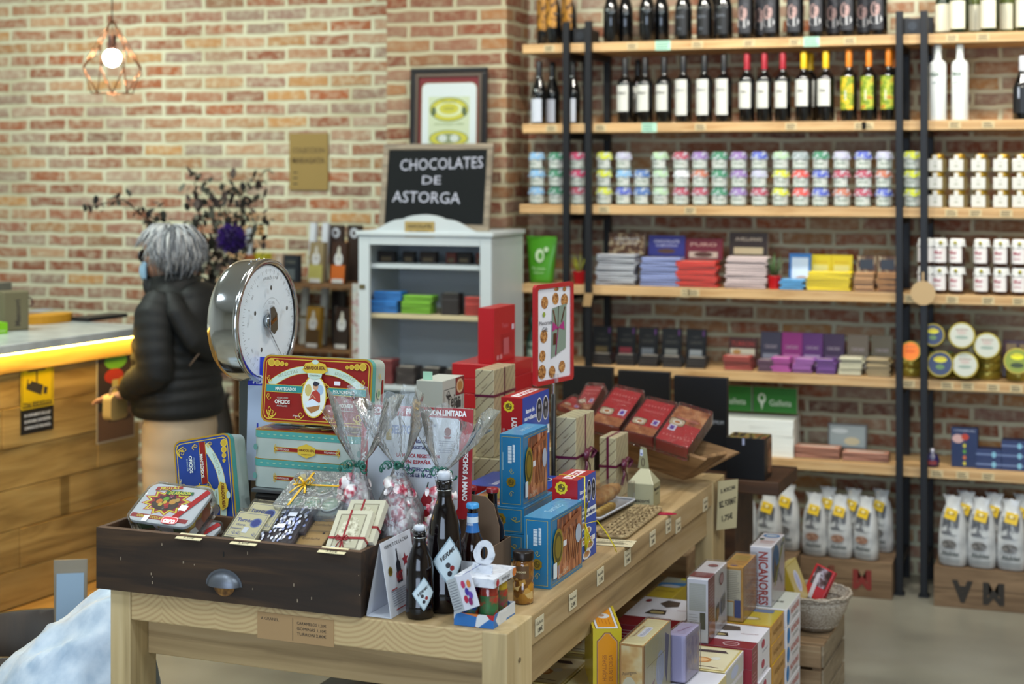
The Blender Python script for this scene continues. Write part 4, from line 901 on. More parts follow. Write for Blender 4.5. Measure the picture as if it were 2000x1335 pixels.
def tin(name, label, ground, band, artcoat, txt):
    """long side x, lid faces +z"""
    t = thing(name, label, 'biscuit tin'); w, h, d = TINW, TINH, TINT
    b = MB(); b.slab(rrect(.0015, .0015, w-.0015, h-.0015, .0205, 6), 0, d-.0205, TINSIDE)
    b.frame((0, -.0004, 0), (1, 0, 0), (0, 0, 1))           # long side decoration
    b.R(w*.20, .022, w*.80, .034, GOLD2); b.R(w*.202, .023, w*.798, .033, RED); b.T('MANTECADOS', w*.28, .028, .005, IVORY, .04); b.T('POLVORONES', w*.72, .028, .005, IVORY, .04)
    for s_ in (-1, 1):
        scroll(b, w/2+s_*w*.30, .030, .016, -s_*.5, 1); scroll(b, w/2+s_*w*.30, .026, .016, -s_*.5, -1); b.E(w/2+s_*w*.47, .03, .006, .009, m('#5c8c84'), 10)
    b.PG([(w/2+.030*cos(i*pi/6)*(1 if i % 2 else .86), .028+.019*sin(i*pi/6)*(1 if i % 2 else .86)) for i in range(12)], GOLD2); b.T('OBRADOR REAL', w/2, .030, .006, m('#6a2f10'), .05, bold=.04); b.T('CONFITERIA', w/2, .019, .003, m('#6a2f10'), .03)
    b.frame((w+.0004, 0, 0), (0, 1, 0), (0, 0, 1)); b.R(h*.3, .010, h*.7, .019, RED); b.E(h*.5, .034, .014, .012, m('#b9c0a0'), 14); b.E(h*.5, .034, .009, .008, m('#7c9c80'), 12); scroll(b, h*.2, .03, .018); scroll(b, h*.8, .03, .018, -1)
    b.build('body', t)
    b = MB(); b.slab(rrect(0, 0, w, h, .022, 6), d-.02, d-.0015, m('#4f9c94', .35, coat=.3)); b.slab(rrect(.001, .001, w-.001, h-.001, .021, 6), d-.0015, d, GOLD)
    b.frame((0, -.0004, d-.02), (1, 0, 0), (0, 0, 1))
    for i in range(15): b.E(.03+i*(w-.06)/14, .0095, .005, .0018, m('#8fb89c'), 8)
    b.frame((0, 0, d+.0002), (1, 0, 0), (0, 1, 0)); tin_face(b, w, h, ground, band, txt); tin_art(b, w, h, artcoat); tin_badge(b, w, h)
    b.RR(w*.68, h*.60, w*.735, h*.66, .002, m('#e6e2ea')); b.build('lid', t)
    return t
def set3(o, O, U, V):
    M, w_, l_ = box3(O, U, V); o.matrix_world = M; return o
rot3 = lambda rz, rx=0., ry=0.: (Matrix.Rotation(rz, 4, 'Z') @ Matrix.Rotation(rx, 4, 'X') @ Matrix.Rotation(ry, 4, 'Y'))
ZB = .992   # top of the scale platform
tA = tin('biscuit_tin', 'pale green tin lying flat at the very bottom of the tin stack', RED, TEAL, m('#b03a2c'), IVORY)
tfl = W(492, 945, 4.26); tfl.z = ZB+.001; tA.location = tfl; tA.rotation_euler = (0, 0, TA)
tB = dup(tA, tfl+Vector((.002, 0, TINT+.0006)), TA, 'red lidded tin lying flat directly under the standing red tin')
tC = dup(tA, (0, 0, 0), 0, 'red tin standing upright on two flat tins showing a seamstress in an oval')
tC.matrix_world = Matrix.Translation(tfl+Vector((.016, .014, 2*TINT+.0014+.004))) @ rot3(TA, radians(84)) @ Matrix.Translation((0, 0, -TINT))
tC.matrix_world = Matrix.Translation(tfl+Vector((.016, .098, 2*TINT+.0105))) @ rot3(TA, radians(84))
tD = tin('biscuit_tin', 'blue tin with a cook in an oval standing on end right behind the drawer', m('#22408c', .35, coat=.3), m('#8e1a16', .4), m('#2a2a3c'), IVORY)
hv = Vector((cos(radians(-3)), sin(radians(-3)), 0)); th = radians(12); tlt = radians(10)
dn_ = Vector((0, 0, -1))*cos(tlt)+Vector((sin(radians(-3)), -cos(radians(-3)), 0))*sin(tlt)
xl = dn_*cos(th)+hv*sin(th); yl = hv*cos(th)-dn_*sin(th); zl = xl.cross(yl)
cnr = W(338, 868, 4.325)+Vector((0, 0, .008))
tD.matrix_world = Matrix(((xl.x, yl.x, zl.x, cnr.x), (xl.y, yl.y, zl.y, cnr.y), (xl.z, yl.z, zl.z, cnr.z), (0, 0, 0, 1))) @ Matrix.Translation((0, 0, -TINT))

# ---------------------------------------------------------------- dial scale
CHROME = m('#c9ccd0', .12, 1.0)
sc = thing('dial_scale', 'vintage chrome dial scale with round white face turned right, on black base', 'weighing scale', (0, 0, 0))
q = tfl+Matrix.Rotation(TA, 3, 'Z') @ Vector((.015, -.015, 0)); q.z = TZ+.001
sc.location = q; sc.rotation_euler = (0, 0, TA); SM = Matrix.Translation(q) @ Matrix.Rotation(TA, 4, 'Z'); SMI = SM.inverted()
MB().box(0, .33, .0, .24, 0, .2, m('#141210', .35)).build('base', sc, bevel=.01)
MB().box(-.005, .335, -.005, .245, .2005, ZB-TZ-.001, m('#8c9094', .3, .9)).build('platform', sc, bevel=.002)
pp = SMI @ W(482, 700, 4.56)
b = MB(); b.box(pp.x-.026, pp.x+.026, .247, .30, 0, .2, m('#141210', .35)); b.build('rear_foot', sc, bevel=.004)
MB().box(pp.x-.019, pp.x+.019, .255, .293, .2005, .52, m('#6f767a', .25, .9)).build('column', sc, bevel=.004)
dc = W(519, 626, 4.50); ang = YAW+radians(68.8); nz = Vector((sin(ang), -cos(ang), 0))
dn = (SMI.to_3x3() @ nz); up = Vector((0, 0, 1)); ux = up.cross(dn).normalized(); dcl = SMI @ dc
DMm = Matrix(((ux.x, 0, dn.x, dcl.x), (ux.y, 0, dn.y, dcl.y), (0, 1, 0, dcl.z), (0, 0, 0, 1))) @ Matrix.Diagonal((1.13, 1.13, .92, 1))   # x right on the face, y up, z out of the face
RD = .152
b = MB(); b.M = DMm
b.lathe([(.0, -.118), (.10, -.116), (.125, -.112), (.142, -.100), (.151, -.084), (.154, -.065), (.1545, -.03), (.154, 0)], CHROME, 64); o = b.build('drum', sc)
b = MB(); b.M = DMm; b.lathe([(.1545, -.004), (.156, .002), (.154, .010), (.146, .012), (.141, .006), (.141, -.002)], CHROME, 64, caps=False); b.lathe([(.1425, .0055), (.1412, .0075), (.1395, .002)], m('#16161c', .4), 64, caps=False); b.build('bezel', sc)
b = MB(); b.M = DMm @ Matrix.Translation((0, 0, .001)); b.lathe([(.1408, 0), (.1408, .0008), (0, .0008)], m('#dbe6f0', .3, coat=.3), 64, smooth=False)
b.M = DMm; b.frame((0, 0, .0022), (1, 0, 0), (0, 1, 0))
DKI = m('#2a3038', .5)
for i in range(200):
    a = pi/2-2*pi*i/200; L_ = .006 if i % 5 else .011; r0 = .131; 
    if i % 5 == 0 or i % 2 == 0:
        c, s_ = cos(a), sin(a); b.L([(r0*c, r0*s_), ((r0-L_)*c, (r0-L_)*s_)], .0005 if i % 5 else .0009, DKI)
for i in range(40):
    if i % 2 == 0:
        a = pi/2-2*pi*i/40; b.T(str(i*25 if i % 4 else i//4), .112*cos(a), .112*sin(a), .0058, DKI, rot=math.degrees(a)-90)
b.T('FUERZA 10 Kg', 0, .128-.02, .007, DKI, .06)
for a in (90, 162, 18, 234): b.E(.083*cos(radians(a)), .083*sin(radians(a)), .005, .006, m('#1c1c20', .3), 14); b.E(.083*cos(radians(a))-.001, .083*sin(radians(a))+.001, .003, .0035, m('#8a8c90', .3, .8), 12)
b.ARC(0, .0, .052, .058, radians(40), radians(140), .0006, DKI); b.T('TCL 10 Kg', 0, .046, .007, DKI, .03); b.T('MODELO', 0, .037, .004, DKI, .016); b.T('Max. 10 Kg  Min. 50 g', 0, .029, .0045, DKI, .046); b.T('Div. 5 g   Clase III', 0, .021, .0045, DKI, .04); b.T('MODELO 44', 0, -.085, .0055, DKI, .028); b.T('SERIE 1961', 0, -.094, .004, DKI, .034)
b.build('dial_face', sc)
b = MB(); b.M = DMm; b.lathe([(.0, .0045), (.017, .0045), (.019, .012), (.018, .02), (.0, .021)], m('#a0a4a8', .2, 1.), 24); b.build('hub', sc)
b = MB(); b.M = DMm; b.slab([(-.012, .034), (.006, .036), (.022, .016), (.024, -.022), (.008, -.034), (-.012, -.022)], .0225, .026, m('#8c8e94', .22, 1.)); b.frame((-.012, -.01, .0268), (1, 0, 0), (0, 1, 0))
b.T('Berkel', .015, .012, .012, m('#9c6a34', .3, .8), .03, rot=25, bold=.05); b.build('badge', sc)
b = MB(); b.M = DMm; b.tube([(.012, -.026, .006), (.075, -.098, .006)], [.0011, .0006], m('#3a3a44', .3, .6), 6); b.build('pointer', sc)
for k in range(5):
    a = radians(96+k*7-14); b = MB(); b.M = DMm @ Matrix.Translation((.1545*cos(a), .1545*sin(a), -.02-.006*(k % 2))); b.ball((0, 0, 0), .003, CHROME, 8); b.build('screw', sc)

# tall blue-topped notice card behind the red tin
b = MB().box(0, .16, 0, .002, 0, .345, m('#a9b6cc', .4)); b.frame((0, -.0004, 0), (1, 0, 0), (0, 0, 1)); b.R(0, .265, .16, .345, m('#1c2cb0', .4)); b.T('VIDEO', .008, .282, .022, m('#e0e4f0'), .075, al='L', bold=.05); b.R(.03, .09, .035, .16, m('#2430a0'))
o = b.build('notice_card'); p = W(481, 945, 4.50); p.z = ZB+.002; o.matrix_world = Matrix.Translation(W(480, 945, 4.46)+Vector((0, 0, .012))) @ rot3(TA+.1, radians(-3)); tag(o, 'tall card with blue VIDEO heading behind the standing red tin and scale', 'card')

# ---------------------------------------------------------------- in and above the drawer
CELLO = film('cellophane', haze=.13, rough=.16, bump=.5, gloss=1.5); CLEAR = film('clear_film', haze=.02, rough=.10, bump=.12, gloss=.7); WRAPR = film('glossy_wrap', haze=.01, rough=.13, bump=.45, gloss=1.6)
def packbox(O, U, V, th, name, label, cat, side, draw, group=None, filmed=True, grow=.004):
    M, w_, l_ = box3(O, U, V); t = thing(name, label, cat, group=group)
    b = MB().box(0, w_, 0, l_, -th, 0, side); b.frame((0, 0, .0003), (1, 0, 0), (0, 1, 0)); draw(b, w_, l_); b.build('pack', t, bevel=.0015)
    if filmed:
        f = MB(); g = grow; f.slab(rrect(-g, -g*1.5, w_+g, l_+g*2.5, g, 3), -th-g*.4, g*.6, CLEAR); f.build('wrapper', t)
    t.matrix_world = M; return t
# candied fruit boxes
def fruit(b, w, l):
    b.RR(.002, .002, w-.002, l-.002, .02, m('#d6d8dc', .3, coat=.5)); b.R(.004, .012, w*.93, .026, m('#a0141c')); b.T('CON CHOCOLATE', w*.34, .019, .008, m('#e8dc40'), w*.45, bold=.02)
    c = (w*.42, l*.55)
    for mt, k in ((m('#c01c28'), 1.), (m('#e6dc3c'), .93), (m('#a81420'), .8), (m('#3c1414'), .62)):
        b.PG([(c[0]+w*.40*k*cos(i*pi/12)*(1 if i % 2 else .72), c[1]+l*.36*k*sin(i*pi/12)*(1 if i % 2 else .72)) for i in range(24)], mt)
    b.E(c[0], c[1]-l*.07, w*.21, l*.15, m('#3a2012'), 20)
    for x, y, r, cc in ((-.12, .0, .030, '#e07c20'), (-.04, .06, .028, '#6cac2c'), (.02, -.04, .026, '#c41c1c'), (.09, .02, .034, '#d89a3c'), (.14, .06, .026, '#c8a050'), (-.07, -.06, .022, '#d8b830'), (.05, -.10, .020, '#a01820'), (.02, .12, .022, '#8c2448'), (-.02, -.01, .02, '#e8c040')): b.E(c[0]+x*w, c[1]+y*l*1.3, r*w*1.6, r*w*1.5, m(cc, .3), 14)
    b.PG([(w*.12, l*.80), (w*.52, l*.93), (w*.50, l*.99), (w*.12, l*.90)], m('#b01c24')); b.T('FRUTAS', w*.32, l*.90, .011, m('#e8dc40'), w*.28, rot=14, bold=.03)
    b.PG([(w*.32, l*.74), (w*.74, l*.80), (w*.73, l*.88), (w*.31, l*.83)], m('#1c6c34')); b.T('DE ARAGON', w*.53, l*.81, .010, m('#e8dc40'), w*.33, rot=8, bold=.03)
    b.PG([(w*.60, 0.001), (w*.70, .001), (w*.985, l*.92), (w*.90, l*.985)], m('#c4161c', .2, coat=.6)); b.PG([(w*.25, .02), (w*.33, .02), (w*.33, -.0), (w*.25, 0)], m('#e8e8ea'))
    b.RR(w*.54, l*.02, w*.80, l*.2, .01, m('#c8202c')); b.FR(w*.55, l*.03, w*.79, l*.19, .001, m('#f0e8e8'), .009); b.T('caro', w*.67, l*.105, .015, m('#f4eeee'), w*.19, bold=.05); b.R(w*.68, l*.38, w*.80, l*.52, m('#e4e8e4'))
def fruitbox(O, U, V, label):
    M, w_, l_ = box3(O, U, V); t = thing('candied_fruit_box', label, 'sweets box', group=None)
    b = MB(); g = rrect(.008, .008, w_-.008, l_-.008, .022, 5); b.slab(g, -.05, -.008, speck('fruit_pieces', ((.3, '#4c6c2c'), (.45, '#b0281c'), (.55, '#d8dcd8'), (.7, '#6c3c1c'), (.8, '#c8a83c')), 30, 'cells', rough=.25, coat=.5)); b.build('tray', t)
    b = MB(); b.slab(rrect(0, 0, w_, l_, .024, 5), -.0078, 0, m('#ccd2d4', .3)); b.frame((0, 0, .0003), (1, 0, 0), (0, 1, 0)); fruit(b, w_, l_); b.build('lid', t)
    f = MB(); f.slab(rrect(-.005, -.005, w_+.006, l_+.005, .026, 5), -.056, .003, CLEAR); f.build('wrapper', t); t.matrix_world = M; return t
fa = (W(246, 1013, 4.06), W(366, 1031, 3.985), W(292, 941, 4.17))
fruitbox(*fa, 'white and red candied fruit box with bursting star, topmost in the drawer corner')
dz = Vector((.03, 0, -.062)); fruitbox(fa[0]+dz, fa[1]+dz, fa[2]+dz+Vector((0, 0, -.02)), 'candied fruit box wedged beneath the top fruit box in the drawer')
# turron tablets
def d_cream(b, w, l):
    b.R(0, 0, w, l, m('#d8cca0', .4)); b.FR(.004, .004, w-.004, l-.004, .0012, m('#6a6a8c')); b.E(w*.72, l*.62, w*.17, w*.17, m('#6f7cb0')); b.E(w*.72, l*.62, w*.13, w*.13, m('#22348c')); b.T('Turrón', w*.34, l*.68, .010, m('#3c4c94'), w*.5, bold=.03); b.T('duro', w*.3, l*.5, .008, m('#3c4c94'), w*.3); b.R(w*.45, l*.2, w*.62, l*.42, m('#e6e8ee'))
    for x in (.15, .3, .8): scroll(b, w*x, l*.14, .012, 1, 1, m('#5c64a0'))
    b.L([(w*.08, l*.32), (w*.4, l*.34)], .0015, m('#3c4c94'))
def d_almond(b, w, l):
    b.R(0, 0, w, l, m('#3a2a30', .4))
    for i in range(60):
        u, v = w*rnd.uniform(.06, .94), l*rnd.uniform(.05, .95); b.E(u, v, .0025+.002*rnd.random(), .0045+.002*rnd.random(), m(('#d8d8e0', '#c2c4d4', '#8c94c4')[i % 3], .4), 8)
    b.R(w*.35, l*.5, w*.6, l*.66, m('#e8e8f0'))
def d_brown(b, w, l): b.R(0, 0, w, l, m('#a8834c', .4)); b.R(.003, .003, w-.003, l*.8, m('#b98f50')); b.T('Guirlache', w*.5, l*.3, .009, m('#4c2c14'), w*.6); b.E(w*.8, l*.55, .004, .004, m('#3c2414'), 8); b.R(.0, l*.86, w, l, m('#d8cca8'))
T1 = (W(437, 1046, 3.95), W(497, 1054, 3.91), W(458, 996, 4.02))
packbox(*T1, .012, 'turron_pack', 'cream nougat tablet with blue seal, front one at the drawer rim', 'nougat', m('#cabf9c'), d_cream)
v = Vector((.022, .03, .018)); packbox(*[a+v for a in T1], .014, 'turron_pack', 'cream nougat tablet tucked behind the one with blue seal', 'nougat', m('#cabf9c'), d_cream)
T2 = (W(503, 1056, 3.92), W(568, 1060, 3.88), W(521, 1008, 3.99))
packbox(*T2, .012, 'turron_pack', 'dark nougat tablet dotted with white almonds, front one in the drawer', 'nougat', m('#5c5058'), d_almond)
v = Vector((.016, .035, .022)); packbox(*[a+v for a in T2], .014, 'turron_pack', 'almond dotted nougat tablet tucked behind its twin in the drawer', 'nougat', m('#5c5058'), d_almond)
T3 = (W(571, 1062, 3.90), W(628, 1066, 3.86), W(588, 1019, 3.97))
packbox(*T3, .012, 'turron_pack', 'golden brown nougat tablet, front one left of the divider', 'nougat', m('#b0905c'), d_brown)
v = Vector((.012, .04, .026)); packbox(*[a+v for a in T3], .014, 'turron_pack', 'golden brown nougat tablet tucked behind its twin near the divider', 'nougat', m('#b0905c'), d_brown)
# framed almond figures tied with red ribbon
def d_frame(b, w, l):
    b.R(0, 0, w, l, m('#bdb79f', .5)); b.R(w*.13, l*.09, w*.87, l*.91, m('#7c7460', .5)); b.R(w*.165, l*.115, w*.835, l*.885, m('#aea88e', .5)); b.E(w*.5, l*.52, w*.27, l*.33, speck('nougat_crumb', ((.35, '#8c846a'), (.6, '#ccc6ae')), 90, rough=.5)); b.R(w*.15, l*.02, w*.30, l*.14, m('#c9d0dc')); b.R(w*.19, l*.03, w*.26, l*.12, m('#2c3c94'))
def ribbonbox(O, U, V, th, label, v0):
    t = packbox(O, U, V, th, 'marzipan_box', label, 'sweets box', m('#d2cdb8', .5), d_frame, filmed=False)
    M, w_, l_ = box3(O, U, V); RB = m('#8c1820', .35); b = MB()
    b.box(w_*.38, w_*.43, -.0012, l_+.0012, -th-.001, .0018, RB); b.box(-.0012, w_+.0012, l_*v0, l_*(v0+.05), -th-.001, .0019, RB)
    k = (w_*.4, l_*v0)
    for s_ in (-1, 1):
        b.tube([(k[0], k[1], .003), (k[0]+s_*.012, k[1]+.006, .008), (k[0]+s_*.02, k[1], .006), (k[0]+s_*.012, k[1]-.005, .004), (k[0], k[1], .003)], .0018, RB, 6)
        b.tube([(k[0], k[1], .003), (k[0]+s_*.006, k[1]-.014, .005), (k[0]+s_*.010, k[1]-.024, .003)], .0014, RB, 5)
    b.build('ribbon', t); return t
m3 = (W(632, 1078, 3.82), W(702, 1080, 3.785), W(664, 996, 3.90))
ribbonbox(*m3, .022, 'white framed marzipan box tied with red ribbon, front one at the drawer end', .32)
v = Vector((.014, .044, .018)); ribbonbox(*[a+v for a in m3], .022, 'white framed marzipan box with red ribbon leaning behind the front one', .32)
# green round sweets on a silver tray with gold bow
t = thing('sweets_tray', 'silver tray of green foil round sweets with gold ribbon bow under film', 'sweets tray')
O, U, V = W(540, 1000, 4.00), W(655, 1006, 3.93), W(562, 934, 4.14); M, w_, l_ = box3(O, U, V)
b = MB().slab(rrect(0, 0, w_, l_, .02), -.012, -.004, m('#b4bcc0', .25, .8)); b.build('tray', t)
GRN = m('#1c7a4c', .3, coat=.5)
for i in range(3):
    for j in range(2):
        s_ = MB(); s_.lathe([(.0, 0), (.020, .001), (.022, .008), (.018, .014), (0, .016)], GRN, 20, caps=False); s_.lathe([(.019, .0), (.026, .004), (.0235, .0065)], m('#d4e0dc', .4), 18, caps=False); s_.frame((-.018, -.006, .0165), (1, 0, 0), (0, 1, 0)); s_.T('mantecada', .018, .007, .006, m('#d4e4d8'), .03)
        s_.build('sweet', t, loc=(w_*(.2+.3*i), l_*(.27+.46*j), -.0035))
f = MB(); f.slab(rrect(-.008, -.008, w_+.008, l_+.008, .02), -.014, .022, CELLO); f.build('wrapper', t)
GR = m('#d8a818', .3, .2, coat=.4); b = MB(); b.box(w_*.04, w_*.96, l_*.60, l_*.64, .0225, .0235, GR); b.box(w_*.22, w_*.26, 0, l_*.98, .0238, .0246, GR)
for s_ in (-1, 1):
    for q_ in (.6, 1.): b.tube([(w_*.24, l_*.62, .026), (w_*.24+s_*.018*q_, l_*.62+.012*q_, .038), (w_*.24+s_*.03*q_, l_*.62+.006, .034), (w_*.24+s_*.018, l_*.62-.006, .027), (w_*.24, l_*.62, .026)], .0035, GR, 6, flat=.25)
    b.tube([(w_*.24, l_*.62, .026), (w_*.24+s_*.012, l_*.62-.018, .028), (w_*.24+s_*.022, l_*.62-.04, .026)], .0035, GR, 6, flat=.25)
b.build('bow', t); t.matrix_world = M

# cellophane bags of red and white wrapped sweets with curled green ribbon
CANDY = speck('candy_wrap', ((.38, '#a82440'), (.46, '#d89098'), (.52, '#ece4e2'), (1, '#f0ecea')), 40, rough=.35, coat=.4, detail=1); CANDY2 = speck('candy_wrap_pale', ((.35, '#b85c70'), (.5, '#ece2de'), (.8, '#f0ece6')), 40, rough=.35, coat=.4)
RIBG = m('#0f5c4c', .3, .2, coat=.4)
def sweetbag(base, r, neck, top, label, n, lean=(0, 0), seed=1, flare=(.07, .03)):
    rr = random.Random(seed); t = thing('sweets_bag', label, 'sweets bag', base)
    nk = Vector((lean[0], lean[1], neck))
    for i in range(n):
        a = i*2.4; lv = i/n; z = .02+lv*(neck-.06); rad = r*.66*(1-.55*max(0, lv-.45)/.55); s_ = MB()
        s_.ball((0, 0, 0), .025, CANDY if i % 3 else CANDY2, 12, sz=.72)
        for sg_ in (-1, 1): s_.lathe([(.003, 0), (.009, .012), (.012, .016)], CANDY, 8, M=Matrix.Rotation(sg_*pi/2, 4, 'Y') @ Matrix.Translation((0, 0, .015)), caps=False)
        s_.build('sweet', t, loc=(rad*cos(a)*(.5+.5*rr.random()), rad*sin(a)*(.5+.5*rr.random()), z), rot=(rr.uniform(-1, 1), rr.uniform(-1, 1), rr.uniform(0, 3)))
    prof = [(0, r*.75), (.012, r*.98), (neck*.35, r*1.08), (neck*.62, r*.9), (neck*.85, r*.45), (neck, .010), (neck+.03, .028), (neck+(top-neck)*.55, .05), (top, .062)]
    k = 34; vs = []; fs = []
    for j, (z, q_) in enumerate(prof):
        tt = max(0, (z-neck)/(top-neck)); cx_ = nk.x*min(1, z/neck)+flare[0]*tt*.6; cy_ = nk.y*min(1, z/neck)+flare[1]*tt
        for i in range(k):
            a = 2*pi*i/k; pl_ = 1+(.04+.14*tt+.1*(z > neck*.6))*sin(a*8+j)+.03*rr.uniform(-1, 1)
            vs.append((cx_+q_*pl_*cos(a)*(1+.5*tt), cy_+q_*pl_*sin(a)*(1-.55*tt), z+(.025*sin(a*3+seed)+.012*sin(a*7))*(tt > .9)))
    for j in range(len(prof)-1):
        for i in range(k): fs.append((j*k+i, j*k+(i+1) % k, (j+1)*k+(i+1) % k, (j+1)*k+i))
    MB().add(vs, fs, CELLO, True).build('bag_film', t)
    b = MB(); b.lathe([(.012, -.005), (.015, 0), (.012, .005)], RIBG, 14, c=tuple(nk))
    for q_ in range(4):
        a0 = q_*1.7+seed; pts = []
        for i in range(22):
            u = i/21; e = Vector((cos(a0), -abs(sin(a0))*.6-.2, 0)); cl = u*4.2*pi; rad = .009
            pts.append(nk+e*(.012+.04*u)+Vector((rad*cos(cl)*.8, -.006, rad*sin(cl)+.006-.012*u*(q_ % 2))))
        b.tube(pts, .0028, RIBG, 5, flat=.3)
    b.build('ribbon', t); return t
def inz(px, py, d, dz_=0): p = W(px, py, d); return p
p = W(690, 1000, 4.0); p.z = .815; sweetbag(p, .054, .285, .44, 'cellophane bag of red striped sweets, leftmost with green curled ribbon', 26, (.015, 0), 2, (-.0, .02))
p = W(779, 1045, 3.985); p.z = .815; sweetbag(p, .062, .285, .45, 'largest cellophane bag of sweets, in front of the certificate board', 34, (0, 0), 5, (-.06, .02))
p = W(861, 1010, 3.98); p.z = TZ+.001; sweetbag(p, .033, .305, .44, 'small cellophane bag of sweets with stiff film leaning right', 18, (.004, 0), 8, (.06, .0))
# mint tag clipped on the film
# certificate board
RD2 = m('#a01420', .4)
b = MB().box(0, .305, 0, .004, 0, .30, m('#d8dce2', .5), right=m('#8c1018')); b.frame((0, -.0005, 0), (1, 0, 0), (0, 0, 1)); b.R(0, 0, .305, .30, RD2); b.RR(.02, -.0+.02, .27, .272, .01, m('#cdd4de', .4))
W1 = m('#f0eef0'); b.T('HECHOS', .05, .286, .014, W1, .062, bold=.05); b.T('PRODUCCION LIMITADA', .205, .286, .014, W1, .165, bold=.05); b.T('JOSELITO', .10, .235, .022, m('#8a9cc8'), .08, bold=.05); b.T('II', .185, .238, .024, m('#16206c'), .018, bold=.08); b.T('®', .203, .25, .008, m('#16206c'))
PU = m('#2c2c64'); RT = m('#a0202c')
for s, v_, h_, mt, w2 in (('ARTESANIA', .205, .009, PU, .06), ('ACREDITADO', .188, .009, PU, .06), ('LA MARCA REGISTRADA', .165, .0095, RT, .12), ('EN ESPAÑA', .148, .0095, RT, .07), ('IDENTIFICADO', .128, .0095, PU, .085), ('Y QUE SE LE HACE UN', .112, .0095, PU, .12)): b.T(s, .16, v_, h_, mt, w2, bold=.03)
b.E(.238, .235, .009, .012, m('#7c2c2c'), 12); b.PG([(.228, .222), (.248, .222), (.244, .216), (.232, .216)], m('#8c2028')); b.lines(.215, .262, .175, .212, 6, .0012, m('#7c8094'))
b.R(.045, .205, .06, .245, m('#4c5ca0')); b.R(.07, .205, .085, .245, m('#a8903c')); b.E(.052, .245, .009, .009, m('#2c3c8c'), 14); b.E(.078, .245, .009, .009, m('#8c8c8c'), 14); b.PG([(.165, .03), (.205, .03), (.20, .06), (.186, .08), (.172, .05)], m('#a8202c')); b.L([(.186, .078), (.19, .095)], .003, m('#2c3c2c'))
b.T('HECHOS A MANO', .289, .12, .012, W1, .14, rot=-90, bold=.05); b.T('LIMITADA', .010, .12, .010, W1, .1, rot=90, bold=.05)
o = b.build('certificate_board'); o.matrix_world = Matrix.Translation(W(701, 1000, 4.13)) @ rot3(TA+.09, radians(-5)) @ Matrix.Diagonal((1, 1, .93, 1)); tag(o, 'red bordered board reading PRODUCCION LIMITADA behind the bags of sweets', 'sign')
# ================================================================ BOXES, BOTTLES AND GIFTS ON THE TABLE
def pbox(name, label, cat, w, d, h, px, py, z, cols, deco=None, rz=TA, group=None, bevel=.0012, at=None, parts=None):
    """printed box whose front right bottom corner is seen at (px, py) on the plane z; cols = front, right, top"""
    fr, ri, tp = cols
    t = MB().box(-w/2, w/2, -d/2, d/2, 0, h, fr, front=fr, right=ri, top=tp, left=fr)
    if deco: deco(t, w, d, h)
    o = t.build(name, bevel=bevel, seg=1)
    p = onz(px, py, z) if at is None else Vector(at); p = p+Matrix.Rotation(rz, 3, 'Z') @ Vector((-w/2, d/2, 0)); p.z = z+.0006
    o.location = p; o.rotation_euler = (0, 0, rz); return tag(o, label, cat, group)
def emblem(b, u, v, r, mt=None):
    mt = mt or m('#8c7420', .4, .2); b.PG([(u+r*cos(i*pi/9)*(1 if i % 2 else .86), v+r*sin(i*pi/9)*(1 if i % 2 else .86)) for i in range(18)], mt); b.FR(u-r*.55, v-r*.55, u+r*.55, v+r*.55, r*.14, m('#4c3c10'), r*.5); b.E(u-r*.15, v+r*.1, r*.26, r*.36, m('#5c4a14'), 10); b.E(u+r*.28, v-r*.15, r*.16, r*.3, m('#5c4a14'), 10)
BLU = m('#1a6f9e', .35, coat=.3); BGD = m('#a9a04c', .5)
STICKS = speck('pastry_print', ((.25, '#2a1810'), (.42, '#6a3420'), (.52, '#a8623c'), (.62, '#c98a60'), (.72, '#8c8ca8'), (.8, '#3c2418')), 26, rough=.35, stretch=(1, 1.6, .35), detail=3, coat=.3)
